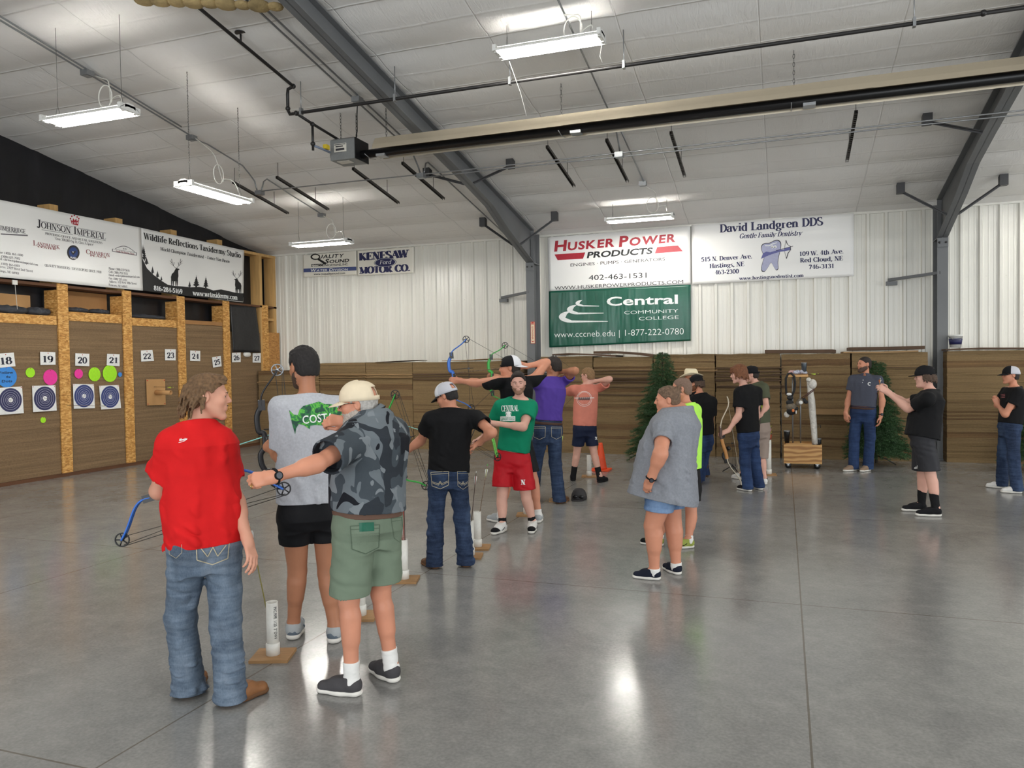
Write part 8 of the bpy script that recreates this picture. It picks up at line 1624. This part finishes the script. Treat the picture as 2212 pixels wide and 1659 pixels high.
if PEOPLE_ON:
    F2 = lambda c, x, y: (c[0]+x/c[2], c[1]+y/c[2]); AD = lambda p, D: Vector(atD(p[0], p[1], D)); dw = lambda p, k, o=0.: dep(Q[p]['wr'][k]+unit(Q[p]['wr'][k]-Q[p]['el'][k])*.07)+o
    D = Q['red']['D0']+.26; b1 = bow(AD((264, 1166), D), AD((613, 1056), D+.1), AD((404, 1050), D+.04), 'blue', 'blue compound bow held level at the waist of the man in red')
    D = dw('grey', 'L'); b2 = bow(AD((599, 799), D), AD((622, 1075), D+.05), AD(F2(C1, 700, 440), D), 'black', 'black compound bow with grey cams held by the man in heather grey', cam=cam_g)
    arrow(AD(F2(C1, 830, 366), D-.02), AD(F2(C1, 562, 452), D+.12), 'cyan', 'white', 'lime', 'pale cyan arrow on the black bow left of the man in heather grey', grp=None)
    D = dw('white_cap', 'L'); b3 = bow(AD((853.7, 852), D), AD((920, 1049), D), AD(F2(C2, 112, 765), D), 'green', 'green compound bow held low by the man in the white mesh cap')
    arrow(AD(F2(C2, 420, 660), D-.05), AD(F2(C2, 180, 585), D+.1), 'cyan', 'white', 'lime', 'pale cyan arrow passing behind the arm of the man in the white cap', grp=None)
    D = dw('cap6', 'L', .0); Nk = Vector(Q['cap6']['wr']['R'])+CR*-.09; b4 = bow(AD((1007, 733), D), AD((1018, 881), D), AD(F2(C2, 462, 272), D), 'blue', 'blue compound bow at full draw held by the man in the backwards cap', N=Nk)
    arrow(Nk, Vector(Nk)+(AD(F2(C2, 462, 252), D)-Vector(Nk)).normalized()*.74, 'camo', 'white', 'lime', 'mottled arrow drawn on the blue bow beside the backwards cap', grp=None)
    D = dw('purple', 'L', .0); Nk = Vector(Q['purple']['wr']['R'])+CR*-.09; b5 = bow(AD((1091, 746), D), AD((1096, 872), D), AD(F2(C2, 706, 264), D), 'green', 'green compound bow at full draw held by the man in purple', N=Nk)
    arrow(Nk, AD(F2(C2, 690, 268), D), 'dark', 'white', 'lime', 'dark arrow drawn on the green bow of the man in purple', grp=None)
    D = dw('salmon', 'L', .0); Nk = Vector(Q['salmon']['wr']['R'])+CR*-.1; b6 = bow(AD((1197, 772), D), AD((1206, 886), D), AD(F2(C2, 1076, 318), D), 'black', 'black compound bow drawn by the boy in salmon, mostly behind the purple shirt', N=Nk)
    arrow(Nk, AD(F2(C2, 1068, 314), D), 'dark', 'lime', 'lime', 'arrow with lime vanes drawn by the boy in the salmon shirt', grp=None)
    D = (Q['white_cap']['D0']+Q['green']['D0'])/2-.15; b7 = bow(AD((1075, 987), D), AD((935, 905), D+.5), AD((1022, 918), D+.2), 'lime', 'lime camouflage compound bow between the white capped man and the red shorts', riser=.2)
    # recurve
    p = Q['youth']; D = dw('youth', 'L', -.01); r = empty('recurve_bow', AD(F2(C3, 668, 600), D), 'wooden recurve bow with white limbs held by the youth with auburn hair', 'bow')
    c3 = lambda L: [AD(F2(C3, x, y), D) for x, y in L]; wl = mat('ivory_limb', (206, 196, 176), .35); wdb = mat('maple_riser', (176, 122, 62), .4, var=(12, .25, (1, 1, .2))); wdd = mat('walnut_riser', (70, 44, 30), .4)
    def rib(L, w, t_, nm, m):
        P = c3(L); mb = MB(); sweep(mb, P, Vector(CF), w, t_)
        return mb.build(nm, m, r)
    rib([(708, 358), (714, 372), (719, 396), (716, 420), (704, 448), (690, 476), (674, 510), (666, 545), (664, 566)], .019, .005, 'limb', wl); rib([(706, 768), (716, 800), (738, 836), (764, 868), (788, 900), (800, 924), (803, 944)], .019, .005, 'limb', wl)
    rib([(662, 556), (666, 585), (664, 612), (672, 640)], .016, .018, 'riser', wdd); rib([(672, 640), (682, 678), (694, 712), (704, 748), (708, 772)], .018, .021, 'riser', wdb)
    q = c3([(709, 362), (802, 938)]); MB().tube([q[0], q[1]], .002, 5).build('bowstring', wl, r)
    # black bow on a stand
    p = onZ(1582, 1021); D = dep(p); b9 = bow(AD((1577, 925), D), AD((1585, 1008), D), AD((1570, 968), D), 'black', 'black compound bow standing on the floor beside the youth with the wooden bow', riser=.2)
    mb = MB(); c = AD((1583, 1005), D)
    for x, y in ((1561, 1019), (1592, 1019), (1586, 1024)): e = onZ(x, y); mb.tube([c, (e.x, e.y, .008)], .008, 6)
    mb.build('kickstand', cam_b, b9); MB().tube([AD((1572, 965), D), AD((1576, 972), D-.02)], .03, 10).build('sight', cam_b, b9)
    # loose arrows in hands
    w = Vector(Q['blk16']['wr']['L']); D = dep(w); arrow(AD(F2(C4, 1011, 342), D-.02), AD(F2(C4, 985, 560), D+.5), 'olive', 'orange', 'white', 'arrow held up in both hands of the man in black on the right', grp=None)
    w = Vector(Q['olive']['wr']['L']); D = dep(w)
    for i, (x, y, f1) in enumerate(((930, 378, 'lime'), (938, 384, 'white'), (944, 392, 'lime'))): arrow(AD(F2(C3, x, y), D), AD(F2(C3, x-34, y+300), D+.12), 'dark', f1, 'lime', 'arrow with bright vanes held by the man in the olive shirt', grp='arrows held by the man in olive', nock='lime')
